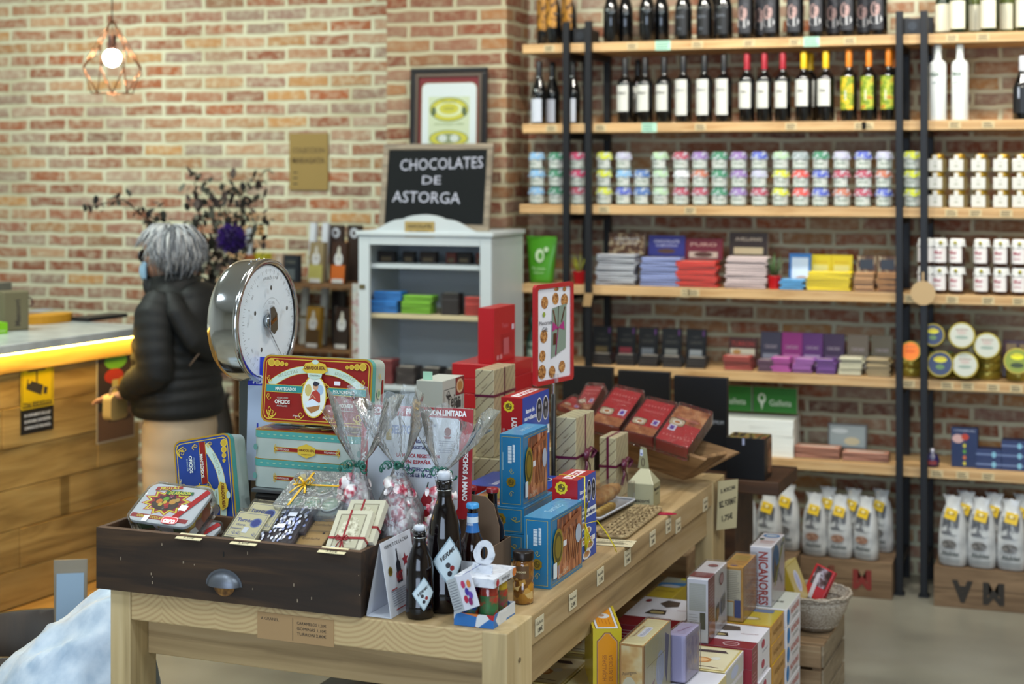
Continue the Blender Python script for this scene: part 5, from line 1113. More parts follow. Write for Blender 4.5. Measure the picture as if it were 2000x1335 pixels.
def blue_art(up=True):
    def f(b, w, d, h):
        b.face('front', w, d, h)
        n_ = min(w, h); b.FR(n_*.09, n_*.09, w-n_*.09, h-n_*.09, .0012, BGD)
        if up:
            b.R(w*.36, h*.60, w*.52, h*.84, m('#c9d4dc')); b.R(w*.56, h*.62, w*.66, h*.86, m('#c9d4dc')); b.lines(w*.37, w*.65, h*.62, h*.84, 5, .001, BLU, .1)
            scroll(b, w*.42, h*.47, w*.22, .7, 1.1, BGD); emblem(b, w*.5, h*.34, w*.21); scroll(b, w*.42, h*.2, w*.22, .7, -1.1, BGD)
            b.R(w*.14, h*.5, w*.17, h*.75, m('#8fb8c8'))
        else:
            emblem(b, w*.63, h*.5, h*.27); scroll(b, w*.44, h*.5, h*.3, -1, .7, BGD); scroll(b, w*.8, h*.5, h*.3, 1, .7, BGD); b.R(w*.12, h*.3, w*.3, h*.7, m('#c9d4dc'))
        b.face('right', w, d, h)
        if up:
            b.FR(d*.03, h*.04, d*.98, h*.96, .0012, BGD); b.R(d*.2, h*.07, d*.97, h*.93, STICKS)
            for i in range(9):  # wafer rolls
                u = d*(.40+.060*i); b.L([(u-d*.04, h*.22+.004*(i % 3)), (u+d*.03, h*.66+.006*(i % 2))], d*.040, m(('#8a4c2c', '#a8683e', '#76402a')[i % 3], .4)); b.L([(u-d*.035, h*.24), (u+d*.025, h*.62)], d*.010, m('#c08858', .4))
            b.L([(d*.36, h*.74), (d*.9, h*.86)], d*.06, m('#8c5030', .4)); b.E(d*.84, h*.56, d*.09, h*.14, m('#a8b4c8', .4), 16); b.R(d*.36, h*.5, d*.46, h*.58, m('#d8dce4'))
            b.E(d*.2, h*.54, d*.15, h*.27, m('#8c7c20', .4, .1), 20); b.E(d*.2, h*.54, d*.12, h*.22, m('#4c4414'), 18); b.E(d*.2, h*.54, d*.09, h*.16, m('#7c6c1c'), 14)
            b.T('One Christ', d*.36, h*.14, .012, m('#cfc8b4'), d*.3, rot=8); b.RR(d*.05, h*.12, d*.16, h*.34, .004, m('#cfdce4'))
        else:
            b.FR(d*.03, h*.08, d*.97, h*.92, .0012, BGD); b.T('San Guillermo', d*.5, h*.6, h*.2, m('#a9cfe0'), d*.5)
        b.face('top', w, d, h)
        if up: b.T('Surtido', w*.5, d*.5, w*.3, m('#9cc4dc'), d*.4, rot=90); b.lines(w*.2, w*.8, d*.62, d*.9, 6, .002, m('#7cb0d0'))
        else: b.R(w*.04, d*.05, w*.96, d*.95, STICKS); b.E(w*.3, d*.5, w*.14, d*.3, m('#8c7c20', .4))
    return f
BT = m('#3c86b0', .35, coat=.3)
bluem = (BLU, BLU, BT)
RDL = m('#a3121c', .35, coat=.3); BLL = m('#1c44a8', .35, coat=.3)
def lazos_art(b, w, d, h):
    b.face('front', w, d, h); emblem(b, w*.36, h*.90, w*.26, m('#d8c020', .5)); b.T('LAZOS DE SAN GUILLERMO', w*.62, h*.42, w*.22, m('#e8dcdc'), h*.72, rot=-90, bold=.05); b.T('PRODUCTO NATURAL', w*.36, h*.4, w*.10, m('#d8b8b8'), h*.5, rot=-90); b.T('ELABORADO CON ESMERO', w*.14, h*.38, w*.10, m('#d8b8b8'), h*.55, rot=-90)
    b.face('right', w, d, h); b.R(0, h*.60, d, h, BLL)
    b.T('lazos de', d*.28, h*.84, h*.045, m('#e4e8f4'), d*.32, bold=.04); b.T('san guillermo', d*.30, h*.76, h*.045, m('#e4e8f4'), d*.46, bold=.04)
    for u in (.62, .86): b.E(d*u, h*.80, d*.115, h*.14, m('#e0e0e4'), 20); b.E(d*u, h*.80, d*.10, h*.125, m('#14182c'), 20); b.E(d*u, h*.84, d*.04, h*.03, m('#8c8c94'), 10); b.R(d*(u-.05), h*.70, d*(u+.05), h*.78, m('#5c5c68'))
    b.R(0, h*.5, d, h*.60, m('#dfe3ea')); b.T('ESPECIALIDAD', d*.2, h*.63, h*.018, m('#c9d0e8'), d*.26); b.T('lazos de san guillermo', d*.5, h*.55, h*.045, m('#1c2c6c'), d*.9, bold=.04)
    b.R(0, 0, d, h*.5, m('#2c4ca8'))
    for k in range(5): b.E(d*(.2+.3*(k % 2)+.12*(k//2)), h*(.42-.09*k), d*.22, h*.055, m('#d8dce8'), 18); b.E(d*(.2+.3*(k % 2)+.12*(k//2)), h*(.425-.09*k), d*.17, h*.036, speck('pastry_crumb', ((.35, '#8c5c34'), (.6, '#c09468'), (.75, '#e0d8cc')), 70, rough=.5), 16)
    b.R(d*.1, h*.19, d*.9, h*.25, m('#e0e4ec')); b.T('HUEVO', d*.5, h*.22, h*.035, m('#a8242c'), d*.5, bold=.04)
    b.face('top', w, d, h); b.R(w*.3, d*.1, w*.7, d*.9, m('#dcd0d4')); b.T('LAZOS', w*.5, d*.5, w*.2, m('#a3121c'), d*.6, rot=90, bold=.05)
def lazos_flat(b, w, d, h):
    b.face('top', w, d, h); b.R(w*.05, 0, w, d, m('#2c48a4', .35)); b.T('lazos de san guillermo', w*.3, d*.5, .022, m('#d0d8ee'), d*.7, rot=90, bold=.04)
    for u in (.35, .7): b.E(w*.72, d*u, w*.14, d*.14, m('#d0d4e4'), 18); b.E(w*.72, d*u, w*.12, d*.12, m('#1c2040'), 18)
    b.face('right', w, d, h); b.R(0, 0, d, h, m('#8c1420')); b.E(d*.5, h*.5, d*.2, h*.35, m('#c0a080'))
laz = (RDL, BLL, RDL)
# blue boxes
pbox('pastry_box', 'flat blue pastry box, lower one under the standing blue box', 'pastry box', .19, .23, .073, 1023, 1098, TZ, bluem, blue_art(False))
pbox('pastry_box', 'flat blue pastry box, upper one right under the standing blue box', 'pastry box', .19, .23, .073, 1023, 1098, TZ+.0736, bluem, blue_art(False), at=onz(1023, 1098, TZ))
pbox('pastry_box', 'blue pastry box standing on end on two flat blue boxes', 'pastry box', .068, .19, .195, 0, 0, TZ+.1472, bluem, blue_art(True), at=onz(1023, 1098, TZ)+Matrix.Rotation(TA, 3, 'Z') @ Vector((-.004, .004, 0)))
pbox('pastry_box', 'large blue pastry box with wafer rolls at the right front of the table', 'pastry box', .072, .245, .178, 1075, 1151, TZ, bluem, blue_art(True))
# lazos boxes
pbox('pastry_box', 'flat red pastry box with blue top, lower of two behind the blue boxes', 'pastry box', .25, .22, .073, 1064, 1060, TZ, (RDL, RDL, BLL), lazos_flat)
LB = onz(1064, 1060, TZ)
pbox('pastry_box', 'flat red pastry box with blue top, upper one under the tall red box', 'pastry box', .25, .22, .073, 0, 0, TZ+.0736, (RDL, RDL, BLL), lazos_flat, at=LB)
pbox('pastry_box', 'tall red and blue LAZOS box standing behind the upright blue box', 'pastry box', .066, .215, .26, 0, 0, TZ+.1472, laz, lazos_art, at=LB+Matrix.Rotation(TA, 3, 'Z') @ Vector((-.068, .0, 0)))
lz = pbox('pastry_box', 'red and blue LAZOS box tied with thin yellow ribbon, front of the red ones', 'pastry box', .072, .15, .226, 1128, 1103, TZ, laz, lazos_art)
YR = m('#e0cc1c', .3, coat=.4); b = MB()
w_, d_, h_ = .072, .15, .226
lp = [(w_/2+.0012, -.02, .0), (w_/2+.0012, -.02, h_+.001), (-w_/2-.001, -.015, h_+.001), (-w_/2-.001, -.015, 0)]
b.tube(lp, .0018, YR, 5); b.tube([(w_/2+.0015, -.02, .1), (w_/2+.014, -.035, .085), (w_/2+.02, -.02, .05), (w_/2+.004, -.022, .1), (w_/2+.03, 0, .105), (w_/2+.05, .02, .07), (w_/2+.062, .05, .03), (w_/2+.066, .06, .01)], .0018, YR, 5)
for k in range(4): b.tube([(w_/2+.0015, -.02, .1), (w_/2+.006+.002*k, -.03+.006*k, .06), (w_/2+.003+.003*k, -.02-.004*k, .02+.006*k)], .0018, YR, 5)
b.tube([(w_/2+.0015, -.02, .1), (w_/2+.008, -.03, .14), (w_/2+.006, -.012, .155), (w_/2+.0015, -.02, .1)], .0018, YR, 5); b.build('ribbon', lz)

# red gift cartons behind
REDC = m('#b00f1c', .4, coat=.2)
def redart(b, w, d, h):
    b.face('right', w, d, h); b.T('Tejas', d*.5, h*.66, h*.08, m('#d06870'), d*.3); b.lines(d*.3, d*.95, h*.18, h*.5, 9, .0012, m('#7c0c14')); b.R(d*.42, h*.12, d*.68, h*.42, m('#b85c64')); b.R(d*.82, h*.55, d*.92, h*.65, m('#d8c8dc')); b.R(d*.1, h*.06, d*.2, h*.14, m('#c8888c')); b.R(d*.25, h*.06, d*.35, h*.14, m('#c8888c'))
RB = W(985, 735, 5.05)
GP = None
# gold printed wrapping paper
def paper_mat():
    mt, n, l, b = newmat('gold_wrapping_paper')
    mp = coords(n, l); sp = n.new('ShaderNodeSeparateXYZ'); l.new(mp.outputs[0], sp.inputs[0])
    ad = n.new('ShaderNodeMath'); ad.operation = 'SUBTRACT'; l.new(sp.outputs[0], ad.inputs[0]); l.new(sp.outputs[2], ad.inputs[1])
    a2 = n.new('ShaderNodeMath'); a2.operation = 'ADD'; l.new(ad.outputs[0], a2.inputs[0]); l.new(sp.outputs[1], a2.inputs[1])
    mu = n.new('ShaderNodeMath'); mu.operation = 'MULTIPLY'; mu.inputs[1].default_value = 30; l.new(a2.outputs[0], mu.inputs[0])
    fr = n.new('ShaderNodeMath'); fr.operation = 'FRACT'; l.new(mu.outputs[0], fr.inputs[0])
    r = ramp(n, ((0, '#6a5848'), (.07, '#6a5848'), (.09, '#c2bb9a'), (.9, '#c9c3a4'), (1, '#c2bb9a')), 'CONSTANT'); l.new(fr.outputs[0], r.inputs[0]); l.new(r.outputs[0], b.inputs['Base Color'])
    b.inputs['Roughness'].default_value = .3; b.inputs['Metallic'].default_value = .25
    return mt
WRAP = paper_mat(); MAR = m('#5c1438', .35, coat=.3)
def gift(label, w, d, h, px, py, z, ribz=None, at=None, bow=True, cat='gift box'):
    p = onz(px, py, z) if at is None else Vector(at); p = p+Matrix.Rotation(TA, 3, 'Z') @ Vector((-w/2, d/2, 0)); p.z = z+.0006
    t = thing('gift_box', label, cat, p, TA)
    b = MB().box(-w/2, w/2, -d/2, d/2, 0, h, WRAP)
    b.face('front', w, d, h)
    for i in range(int(h/.04)): b.T('Mascorri', w*.5, .02+.04*i, .006, m('#7a6450'), .022, rot=45)
    b.build('wrapped_box', t, bevel=.002)
    if ribz is not None:
        r = MB(); e = .0012; s_ = .004
        r.box(-w/2-e, w/2+e, -d/2-e, d/2+e, ribz-s_, ribz+s_, MAR)
        r.box(-s_, s_, -d/2-e, d/2+e, -.0003+.0004, h+e, MAR) if h < .2 else r.box(w/2-.0001, w/2+e, -s_, s_, 0, h, MAR)
        c = Vector((w/2+.004, -d*.1, ribz))
        if bow:
            for s1 in (-1, 1):
                for q in (1, .7):
                    r.tube([c, c+Vector((.014, s1*.02*q, .022*q)), c+Vector((.02, s1*.045*q, .008)), c+Vector((.014, s1*.028*q, -.012)), c], [.004, .007, .008, .006, .003], MAR, 7, flat=.22)
                r.tube([c, c+Vector((.012, s1*.012, -.03)), c+Vector((.008, s1*.03, -.062))], .005, MAR, 6, flat=.2)
            r.ball(tuple(c+Vector((.005, 0, 0))), .007, MAR, 10)
        r.build('ribbon', t)
    return t
gift('gold papered gift box lying low behind the tall red box', .18, .26, .17, 1030, 1010, TZ)
gift('tall gold papered gift box with ribbon round its middle beside the red cartons', .062, .18, .27, 0, 0, TZ+.171, .19, at=onz(1030, 1010, TZ)+Matrix.Rotation(TA, 3, 'Z') @ Vector((-.115, .01, 0)), bow=False)
gift('gold papered gift box with maroon bow beside the black sign post', .063, .17, .315, 1125, 1022, TZ, .195)
gift('smaller gold papered gift box with maroon bow in front of the trough', .056, .13, .198, 1203, 976, TZ, .105)
gift('low gold papered gift box under the flat red cartons', .20, .24, .13, 985, 955, TZ)
rb = onz(985, 955, TZ)
gift('second gold papered gift box right beneath the flat red cartons', .20, .24, .128, 0, 0, TZ+.131, at=rb)
for k in range(3): pbox('gift_carton', 'flat plain red carton, %s of three under the standing red carton' % ('lowest', 'middle', 'topmost')[k], 'carton', .19, .26, .049, 0, 0, TZ+.2605+.0497*k, (REDC, REDC, REDC), at=rb, rz=TA)
pbox('gift_carton', 'plain red carton standing upright on the flat red cartons', 'carton', .058, .19, .185, 0, 0, TZ+.41, (REDC, REDC, REDC), redart, at=rb+Matrix.Rotation(TA, 3, 'Z') @ Vector((-.045, .02, 0)), rz=TA)
# white tejas box on a lower one
GW = m('#b9bcb4', .45); 
def tejas(b, w, d, h):
    b.face('right', w, d, h); b.FR(d*.06, h*.05, d*.94, h*.9, .0015, m('#3c3c3c')); b.T('Tejas', d*.5, h*.76, h*.14, m('#2c2c2c'), d*.6, bold=.02); b.R(d*.6, h*.8, d, h, m('#7c1420')); b.E(d*.8, h*.9, d*.16, h*.08, m('#d8b890'), 16); b.E(d*.8, h*.9, d*.12, h*.055, m('#b07840'), 14); b.R(d*.62, h*.66, d*.84, h*.74, m('#2c2c30')); scroll(b, d*.15, h*.8, d*.2, 1, 1, m('#3c3c3c'))
pbox('biscuit_carton', 'pale grey carton lying beneath the TEJAS carton behind the board', 'carton', .14, .2, .16, 875, 1030, TZ, (GW, GW, GW))
pbox('biscuit_carton', 'pale grey carton reading Tejas standing behind the certificate board', 'carton', .085, .16, .27, 0, 0, TZ+.161, (GW, GW, GW), tejas, at=onz(863, 1030, TZ)+Vector((0, .005, 0)))
TJ = onz(863, 1030, TZ)+Matrix.Rotation(TA, 3, 'Z') @ Vector((-.06, .03, 0))
MB().cbox((0, 0, .012), (.03, .002, .024), MINT).build('mint_ticket', loc=(TJ.x, TJ.y, 0)); o = S.objects['mint_ticket']; o.location.z = TZ+.4318; tag(o, 'small mint green ticket standing on the pale grey Tejas carton', 'ticket')
# counter sign on black pole
t = thing('sign_stand', 'red framed upright cookie sign on a slim black pole', 'sign', onz(1080, 1012, TZ)); t.location.z = TZ+.0008
t.location = Vector((W(1081, 900, 4.78).x, W(1081, 900, 4.78).y, TZ+.0008))
MB().lathe([(.0, 0), (.02, 0), (.02, .006), (.009, .008), (.0, .008)], m('#111214', .4), 24).build('foot', t)
MB().lathe([(.0075, .008), (.0075, .385), (.005, .386)], m('#111214', .35), 14).build('pole', t); MB().lathe([(.0055, .386), (.0055, .425)], CHROME, 12).build('pole_top', t)
b = MB().box(-.014, .014, -.005, .005, .42, .445, film('acrylic', haze=.15)); b.build('clip', t)
zb = t.location.z; ca = Vector((W(1050, 753, 4.58).x, W(1050, 753, 4.58).y, W(1050, 753, 4.58).z)); cb_ = W(1111, 741, 4.72)
dv = Vector((cb_.x-ca.x, cb_.y-ca.y, 0)); sw = .212; srz = atan2(dv.y, dv.x)
b = MB(); b.frame((-sw/2, -.006, 0), (1, 0, 0), (0, 0, 1))
P_ = rrect(-sw/2, 0, sw/2, .30, .012, 4); Q_ = rrect(-sw/2+.013, .013, sw/2-.013, .287, .008, 4); n = len(P_)
for y0, y1 in ((-.006, .006),):
    vs = [(x, y0, z) for x, z in P_]+[(x, y0, z) for x, z in Q_]+[(x, y1, z) for x, z in P_]+[(x, y1, z) for x, z in Q_]
    fs = []
    for i in range(n):
        j = (i+1) % n; fs += [(i, j, n+j, n+i), (2*n+i, 3*n+i, 3*n+j, 2*n+j), (i, 2*n+i, 2*n+j, j), (n+i, n+j, 3*n+j, 3*n+i)]
    b.add(vs, fs, m('#a81420', .3, coat=.4))
fr_ = b.build('frame', t, loc=(0, 0, .418), rot=(0, 0, srz))
b = MB().box(-sw/2+.0135, sw/2-.0135, -.001, .001, .0135, .2865, m('#dcdde6', .3, coat=.4)); b.frame((-sw/2, -.0014, 0), (1, 0, 0), (0, 0, 1))
CK = speck('cookie_print', ((.35, '#6a3c1c'), (.5, '#a8713c'), (.65, '#c9985c')), 190, rough=.5)
for u, v, r in ((.03, .245, .0), (.055, .245, .019), (.115, .253, .018), (.165, .245, .020), (.12, .281, .013), (.165, .279, .01), (.05, .145, .020), (.042, .087, .017), (.04, .04, .021), (.095, .035, .018), (.15, .045, .018)):
    if r: b.E(u, v, r, min(r, .2865-v) if v > .27 else r, CK, 22)
b.E(.05, .21, .008, .008, m('#8c9c3c'), 12); b.T('Mascarade', .06, .185, .012, m('#2c2c3c'), .07); b.T('Gift', .055, .165, .014, m('#2c2c3c'), .03)
b.PG([(.095, .225), (.175, .235), (.17, .10), (.088, .075)], m('#7c8c80')); b.L([(.13, .23), (.125, .155), (.115, .08)], .004, m('#3c2018')); b.L([(.10, .22), (.12, .16)], .007, m('#5c3420')); b.L([(.165, .225), (.145, .18)], .007, m('#4c2c1c'))
for s_ in (-1, 1): b.PG([(.128, .165), (.128+s_*.03, .185), (.128+s_*.035, .155)], m('#a02c74'))
b.L([(.128, .165), (.118, .12), (.112, .085)], .005, m('#8c2464')); b.PG([(.10, .15), (.118, .15), (.116, .115), (.098, .115)], m('#4c2414')); b.build('cookie_sheet', t, loc=(0, 0, .418), rot=(0, 0, srz))

# ---------------------------------------------------------------- bottles at the front
DARKB = m('#0a0507', .05, coat=.2)
def dia_label(b, r, z, s, rot=.35):
    """square card label set on its corner, wrapped on the bottle"""
    pts = []; n = 6
    def P(u, v):
        an = -pi/2+.62+u/r; return ((r+.0012)*cos(an), (r+.0012)*sin(an), z+v)
    def grid(sz, mt, k=0):
        vs = []; fs = []
        for i in range(n+1):
            for j in range(n+1):
                x, y = (i/n-.5)*sz, (j/n-.5)*sz; c, q = cos(pi/4), sin(pi/4); u, v = (x*c-y*q)*.80, (x*q+y*c)*1.15
                an = -pi/2+.78+u/r; R1 = r+.0012+k; vs.append((R1*cos(an), R1*sin(an), z+v))
        for i in range(n):
            for j in range(n): fs.append((i*(n+1)+j, (i+1)*(n+1)+j, (i+1)*(n+1)+j+1, i*(n+1)+j+1))
        b.add(vs, fs, mt, True)
    grid(s, m('#8fa4b0', .4)); grid(s*.9, m('#c4d4dc', .4), .0003)
    def curvt(txt, dv, h, w, mt, slope=.9):
        vs, fs, wd = textmesh(txt, .03); out = []
        for x, y in vs:
            u = (x/wd-.5)*w; v = y*h/.69+dv+u*slope; an = -pi/2+.78+u/r; out.append(((r+.0019)*cos(an), (r+.0019)*sin(an), z+v))
        b.add(out, fs, mt)
    curvt('VERMUT', .018 if s > .05 else .006, s*.16, s*.62, INK)
    for u0, v0, mt in ((-.004, -.006, '#3c3c40'), (.006, -.012, '#8c2c2c'), (.0, -.022, '#2c2c34')):
        pts = [((r+.0018)*cos(-pi/2+.78+(u0+s*.08*cos(t))/r), (r+.0018)*sin(-pi/2+.78+(u0+s*.08*cos(t))/r), z+v0*(s/.06)+s*.09*sin(t)) for t in [2*pi*i/10 for i in range(10)]]
        b.add(pts, [tuple(range(10))], m(mt))
def swing(label, px, py, h, r, zl, s):
    p = onz(px, py, TZ); p.z = TZ+.001; t = thing('swing_top_bottle', label, 'bottle', p, -.1)
    b = MB().lathe([(r*.86, 0), (r, .006), (r*1.0, h*.16), (r*.97, h*.17), (r*.97, h*.52), (r*.86, h*.63), (r*.6, h*.74), (r*.43, h*.80), (r*.40, h*.90), (r*.46, h*.905), (r*.46, h*.93), (r*.38, h*.935), (0, h*.936)], DARKB, 28); b.build('glass', t)
    b = MB().lathe([(r*.3, h*.936), (r*.42, h*.945), (r*.42, h*.985), (r*.3, h), (0, h)], m('#b9bec8', .35), 18, caps=False); b.build('stopper', t)
    b = MB()
    for s_ in (-1, 1): b.tube([(s_*r*.46, 0, h*.865), (s_*r*.55, -.003, h*.93), (s_*r*.40, 0, h*.99)], .0012, CHROME, 6)
    b.tube([(r*.46*cos(a), r*.46*sin(a), h*.868) for a in [2*pi*i/16 for i in range(16)]], .0012, CHROME, 6, closed=True); b.tube([(-r*.40, 0, h*.99), (0, 0, h*1.008), (r*.40, 0, h*.99)], .0012, CHROME, 6); b.build('wire_bail', t)
    b = MB(); dia_label(b, r*.99, zl, s); b.build('label', t); return t
swing('tall dark swing top bottle with diamond shaped label, largest bottle on the table', 868, 1191, .335, .042, .125, .075)
swing('small dark swing top bottle with diamond label beside the white folded card', 820, 1204, .218, .034, .062, .05)
def beer(label, px, d, cap, lab):
    p = W(px, 1000, d); p.z = TZ+.001; t = thing('beer_bottle', label, 'bottle', p, -.3); h, r = .237, .0315
    MB().lathe([(r*.86, 0), (r, .005), (r, h*.52), (r*.9, h*.60), (r*.55, h*.70), (r*.42, h*.78), (r*.40, h*.93), (r*.46, h*.94), (r*.46, h*.955), (0, h*.956)], m('#180806', .06, coat=.8), 24).build('glass', t)
    b = MB(); b.lathe([(r*.52, h*.95), (r*.52, h*.985), (r*.42, h*1.0), (0, h)], cap, 24, caps=False); b.build('cap', t)
    if lab:
        b = MB(); b.lathe([(r*.57, h*.70), (r*.455, h*.77), (r*.44, h*.90)], m('#2c6cb0', .4), 24, caps=False); b.lathe([(r*.462, h*.80), (r*.45, h*.86)], m('#d0dce8', .4), 24, caps=False); curvetext(b, 'ALHAMBRA', r*.462, h*.775, .006, m('#d0dce8'), .022, -pi/2); b.build('neck_label', t); MB().lathe([(r+.0008, h*.12), (r+.0008, h*.42)], m('#c9ced8', .4), 24, caps=False).build('label', t)
beer('brown beer bottle with bright blue cap and neck label beside the tall bottle', 923, 3.93, m('#3c90cc', .3), True)
t = thing('bottle_carrier', 'brown cardboard bottle carrier holding red capped bottles behind the beer bottle', 'carrier', W(940, 1000, 4.07)); t.location.z = TZ+.001; t.rotation_euler = (0, 0, TA)
KRAFT = m('#6f5a48', .8); MB().prism([(-.05, 0), (.05, 0), (.05, .15), (.035, .205), (.012, .225), (-.06, .228), (-.085, .20), (-.085, 0)], -.002, .002, KRAFT).build('carrier_panel', t)
b = MB(); b.box(-.085, .05, -.075, -.0725, 0, .11, KRAFT).box(-.085, .05, .0725, .075, 0, .11, KRAFT); b.box(-.0875, -.085, -.075, .075, 0, .11, KRAFT); b.box(.05, .0525, -.075, .075, 0, .11, KRAFT); b.box(-.085, .05, -.0724, .0724, 0, .002, KRAFT); b.build('carrier_tray', t)
cl = t.location
def beerw(label, v):
    beer(label, 923, 4.1, m('#7c1420', .3), False); o = [q for q in COL.objects if q.get('label') == label][0]; o.location = cl+Matrix.Rotation(TA, 3, 'Z') @ Vector(v)
beerw('red capped dark bottle in the cardboard carrier, left one', (-.047, .038, .004)); beerw('red capped dark bottle in the cardboard carrier, right one', (.015, .038, .004))
b = MB().slab(rrect(-.010, -.012, .010, .012, .008, 4), 0, .004, m('#c9cdd4', .4)); o = b.build('round_seal', t, loc=(-.047, -.0085, .175), rot=(pi/2, 0, 0))

# white folded tent card
BL_ = onz(764, 1209, TZ); t = thing('tent_card', 'white folded tent card printed with a dark bottle and red star', 'card', BL_, TA+radians(90)); t.location.z = TZ+.001
Lc, Hc, Wc = .165, .175, .066
WC = m('#d4d6de', .5)
lean = atan2(Wc*.45, Hc)
b = MB(); b.add([(0, 0, 0), (Lc, 0, 0), (Lc, Wc*.45, Hc), (0, Wc*.45, Hc), (0, .0012, 0), (Lc, .0012, 0), (Lc, Wc*.45+.0012, Hc), (0, Wc*.45+.0012, Hc)], [(0, 1, 2, 3), (7, 6, 5, 4), (0, 4, 5, 1), (3, 2, 6, 7), (0, 3, 7, 4), (1, 5, 6, 2)], WC)
b.frame((0, -.0006, 0), (1, 0, 0), (0, Wc*.45, Hc)); SLc = Hc/cos(lean)
b.T('VERMUT DE LA CASA', Lc*.5, SLc*.92, .008, INK, Lc*.8); b.PG([(.062, .07), (.088, .07), (.086, .115), (.079, .125), (.079, .15), (.073, .15), (.073, .125), (.064, .115)], m('#141420')); b.T('HOT', .075, .085, .02, m('#a02c34'), .034, bold=.05)
b.PG([(.115+.018*cos(pi/2+i*pi/5)*(1 if i % 2 == 0 else .45), .115+.018*sin(pi/2+i*pi/5)*(1 if i % 2 == 0 else .45)) for i in range(10)], m('#8c1c2c')); emblem(b, .03, .105, .012)
b.lines(.02, .145, .022, .06, 7, .0016, m('#7c8090')); b.R(.02, .06, .05, .063, m('#a02c34')); b.R(.03, .012, .14, .015, m('#a02c34')); b.build('front_panel', t)
MB().add([(0, Wc*.45+.0013, Hc), (Lc, Wc*.45+.0013, Hc), (Lc, Wc, 0), (0, Wc, 0)], [(0, 1, 2, 3)], WC).build('back_panel', t)
MB().box(0, Lc, .002, Wc-.001, .0002, .0010, WC).build('base_panel', t)

# gift pack of jam jars with card handle and tag
JP0 = onz(964, 1229, TZ); t = thing('jam_gift_pack', 'printed card gift pack of four small jars with handle and hanging tag', 'gift pack', JP0, TA); t.location.z = TZ+.001
w_, d_ = .10, .135
PR = speck('fruit_card_print', ((.3, '#2c6cb0'), (.4, '#c9ced4'), (.52, '#d4d8dc'), (.6, '#a81c28'), (.68, '#d4d8dc'), (.74, '#c8702c')), 22, 'cells', rough=.4, interp='CONSTANT')
b = MB(); b.box(-w_, 0, 0, d_, 0, .003, PR); b.box(-w_, 0, 0, .0018, .003, .03, PR); b.box(-.0018, 0, .0018, d_, .003, .03, PR); b.box(-w_, -w_+.0018, .0018, d_, .003, .03, PR); b.box(-w_+.0018, -.0018, d_-.0018, d_, .003, .03, PR); b.build('card_tray', t)
PRW = speck('white_card_print', ((.3, '#8c9098'), (.42, '#c6c9d2'), (.7, '#d4d6dc'), (.78, '#6c84b8')), 60, rough=.5)
b = MB(); b.box(-w_, 0, 0, d_, .112, .114, PRW); b.box(-w_, 0, -.0018, 0, .094, .114, PRW); b.box(0, .0018, 0, d_, .094, .114, PRW)
b.frame((.0022, 0, .094), (0, 1, 0), (0, 0, 1)); b.E(.125, .01, .012, .010, m('#c8702c'), 12); b.E(.02, .008, .009, .009, m('#a81c28'), 10); b.T('MERMELADA', .07, .01, .007, INK, .05); b.build('card_lid', t)
hb = MB(); P1 = [(-.028, 0), (.028, 0), (.028, .042), (.016, .06), (-.016, .06), (-.028, .042)]; c0 = (0, .036)
outer = [(.028*cos(a) if sin(a) < .2 else .025*cos(a), .036+.024*sin(a)) for a in [2*pi*i/20 for i in range(20)]]; inner = [(.010*cos(2*pi*i/20), .036+.012*sin(2*pi*i/20)) for i in range(20)]
vs = [(x, -.001, z) for x, z in outer+inner]+[(x, .001, z) for x, z in outer+inner]; fs = []
for i in range(20):
    j = (i+1) % 20; fs += [(i, j, 20+j, 20+i), (40+i, 60+i, 60+j, 40+j), (i, 40+i, 40+j, j), (20+i, 20+j, 60+j, 60+i)]
hb.add(vs, fs, PRW); hb.box(-.026, .026, -.001, .001, -.002, .016, PRW); hb.build('handle', t, loc=(-.05, .05, .1145), rot=(radians(-12), 0, -.2)).scale = (1.1, 1, 1.25)
for k, (x, y, c, lc) in enumerate(((-.074, .036, '#4c1c50', '#2c3c8c'), (-.027, .036, '#8c2418', '#2c6c3c'), (-.027, .096, '#b09018', '#8c1c3c'), (-.074, .096, '#5c1420', '#3c6c2c'))):
    j = MB(); j.lathe([(.018, 0), (.0215, .004), (.0215, .078), (.018, .086)], m(c, .08, coat=.7), 20); j.lathe([(.0222, .018), (.0222, .066)], speck('jar_label_%d' % k, ((.35, lc), (.5, '#3c5c34'), (.62, '#a82420'), (.72, '#c9b82c')), 42, rough=.4), 20, caps=False); j.lathe([(.0205, .087), (.0205, .1), (.018, .101), (0, .101)], m('#8c6c2c', .3, .6), 20, caps=False); j.build('jar', t, loc=(x, y, .0035))
b = MB().box(-.032, .032, -.001, .001, -.06, 0, m('#cdcdd8', .5)); b.frame((-.032, -.0014, -.06), (1, 0, 0), (0, 0, 1)); b.R(.0, 0, .026, .06, m('#a4a8ac')); b.lines(.003, .024, .004, .056, 11, .0012, m('#6c7078'))
for u, v, c in ((.038, .018, '#a81c3c'), (.045, .03, '#3c2c8c'), (.040, .044, '#b0305c'), (.052, .022, '#5c3c9c'), (.054, .042, '#c8783c'), (.048, .012, '#7c1c5c')): b.E(u, v, .005, .007, m(c), 10)
b.build('paper_tag', t, loc=(-.085, -.010, .116), rot=(radians(-4), radians(-24), -.25)).scale = (1.2, 1, 1.3)
MB().tube([(-.05, .045, .135), (-.075, .0, .12), (-.085, -.007, .112)], .0006, m('#2c3c8c'), 5).build('string', t)

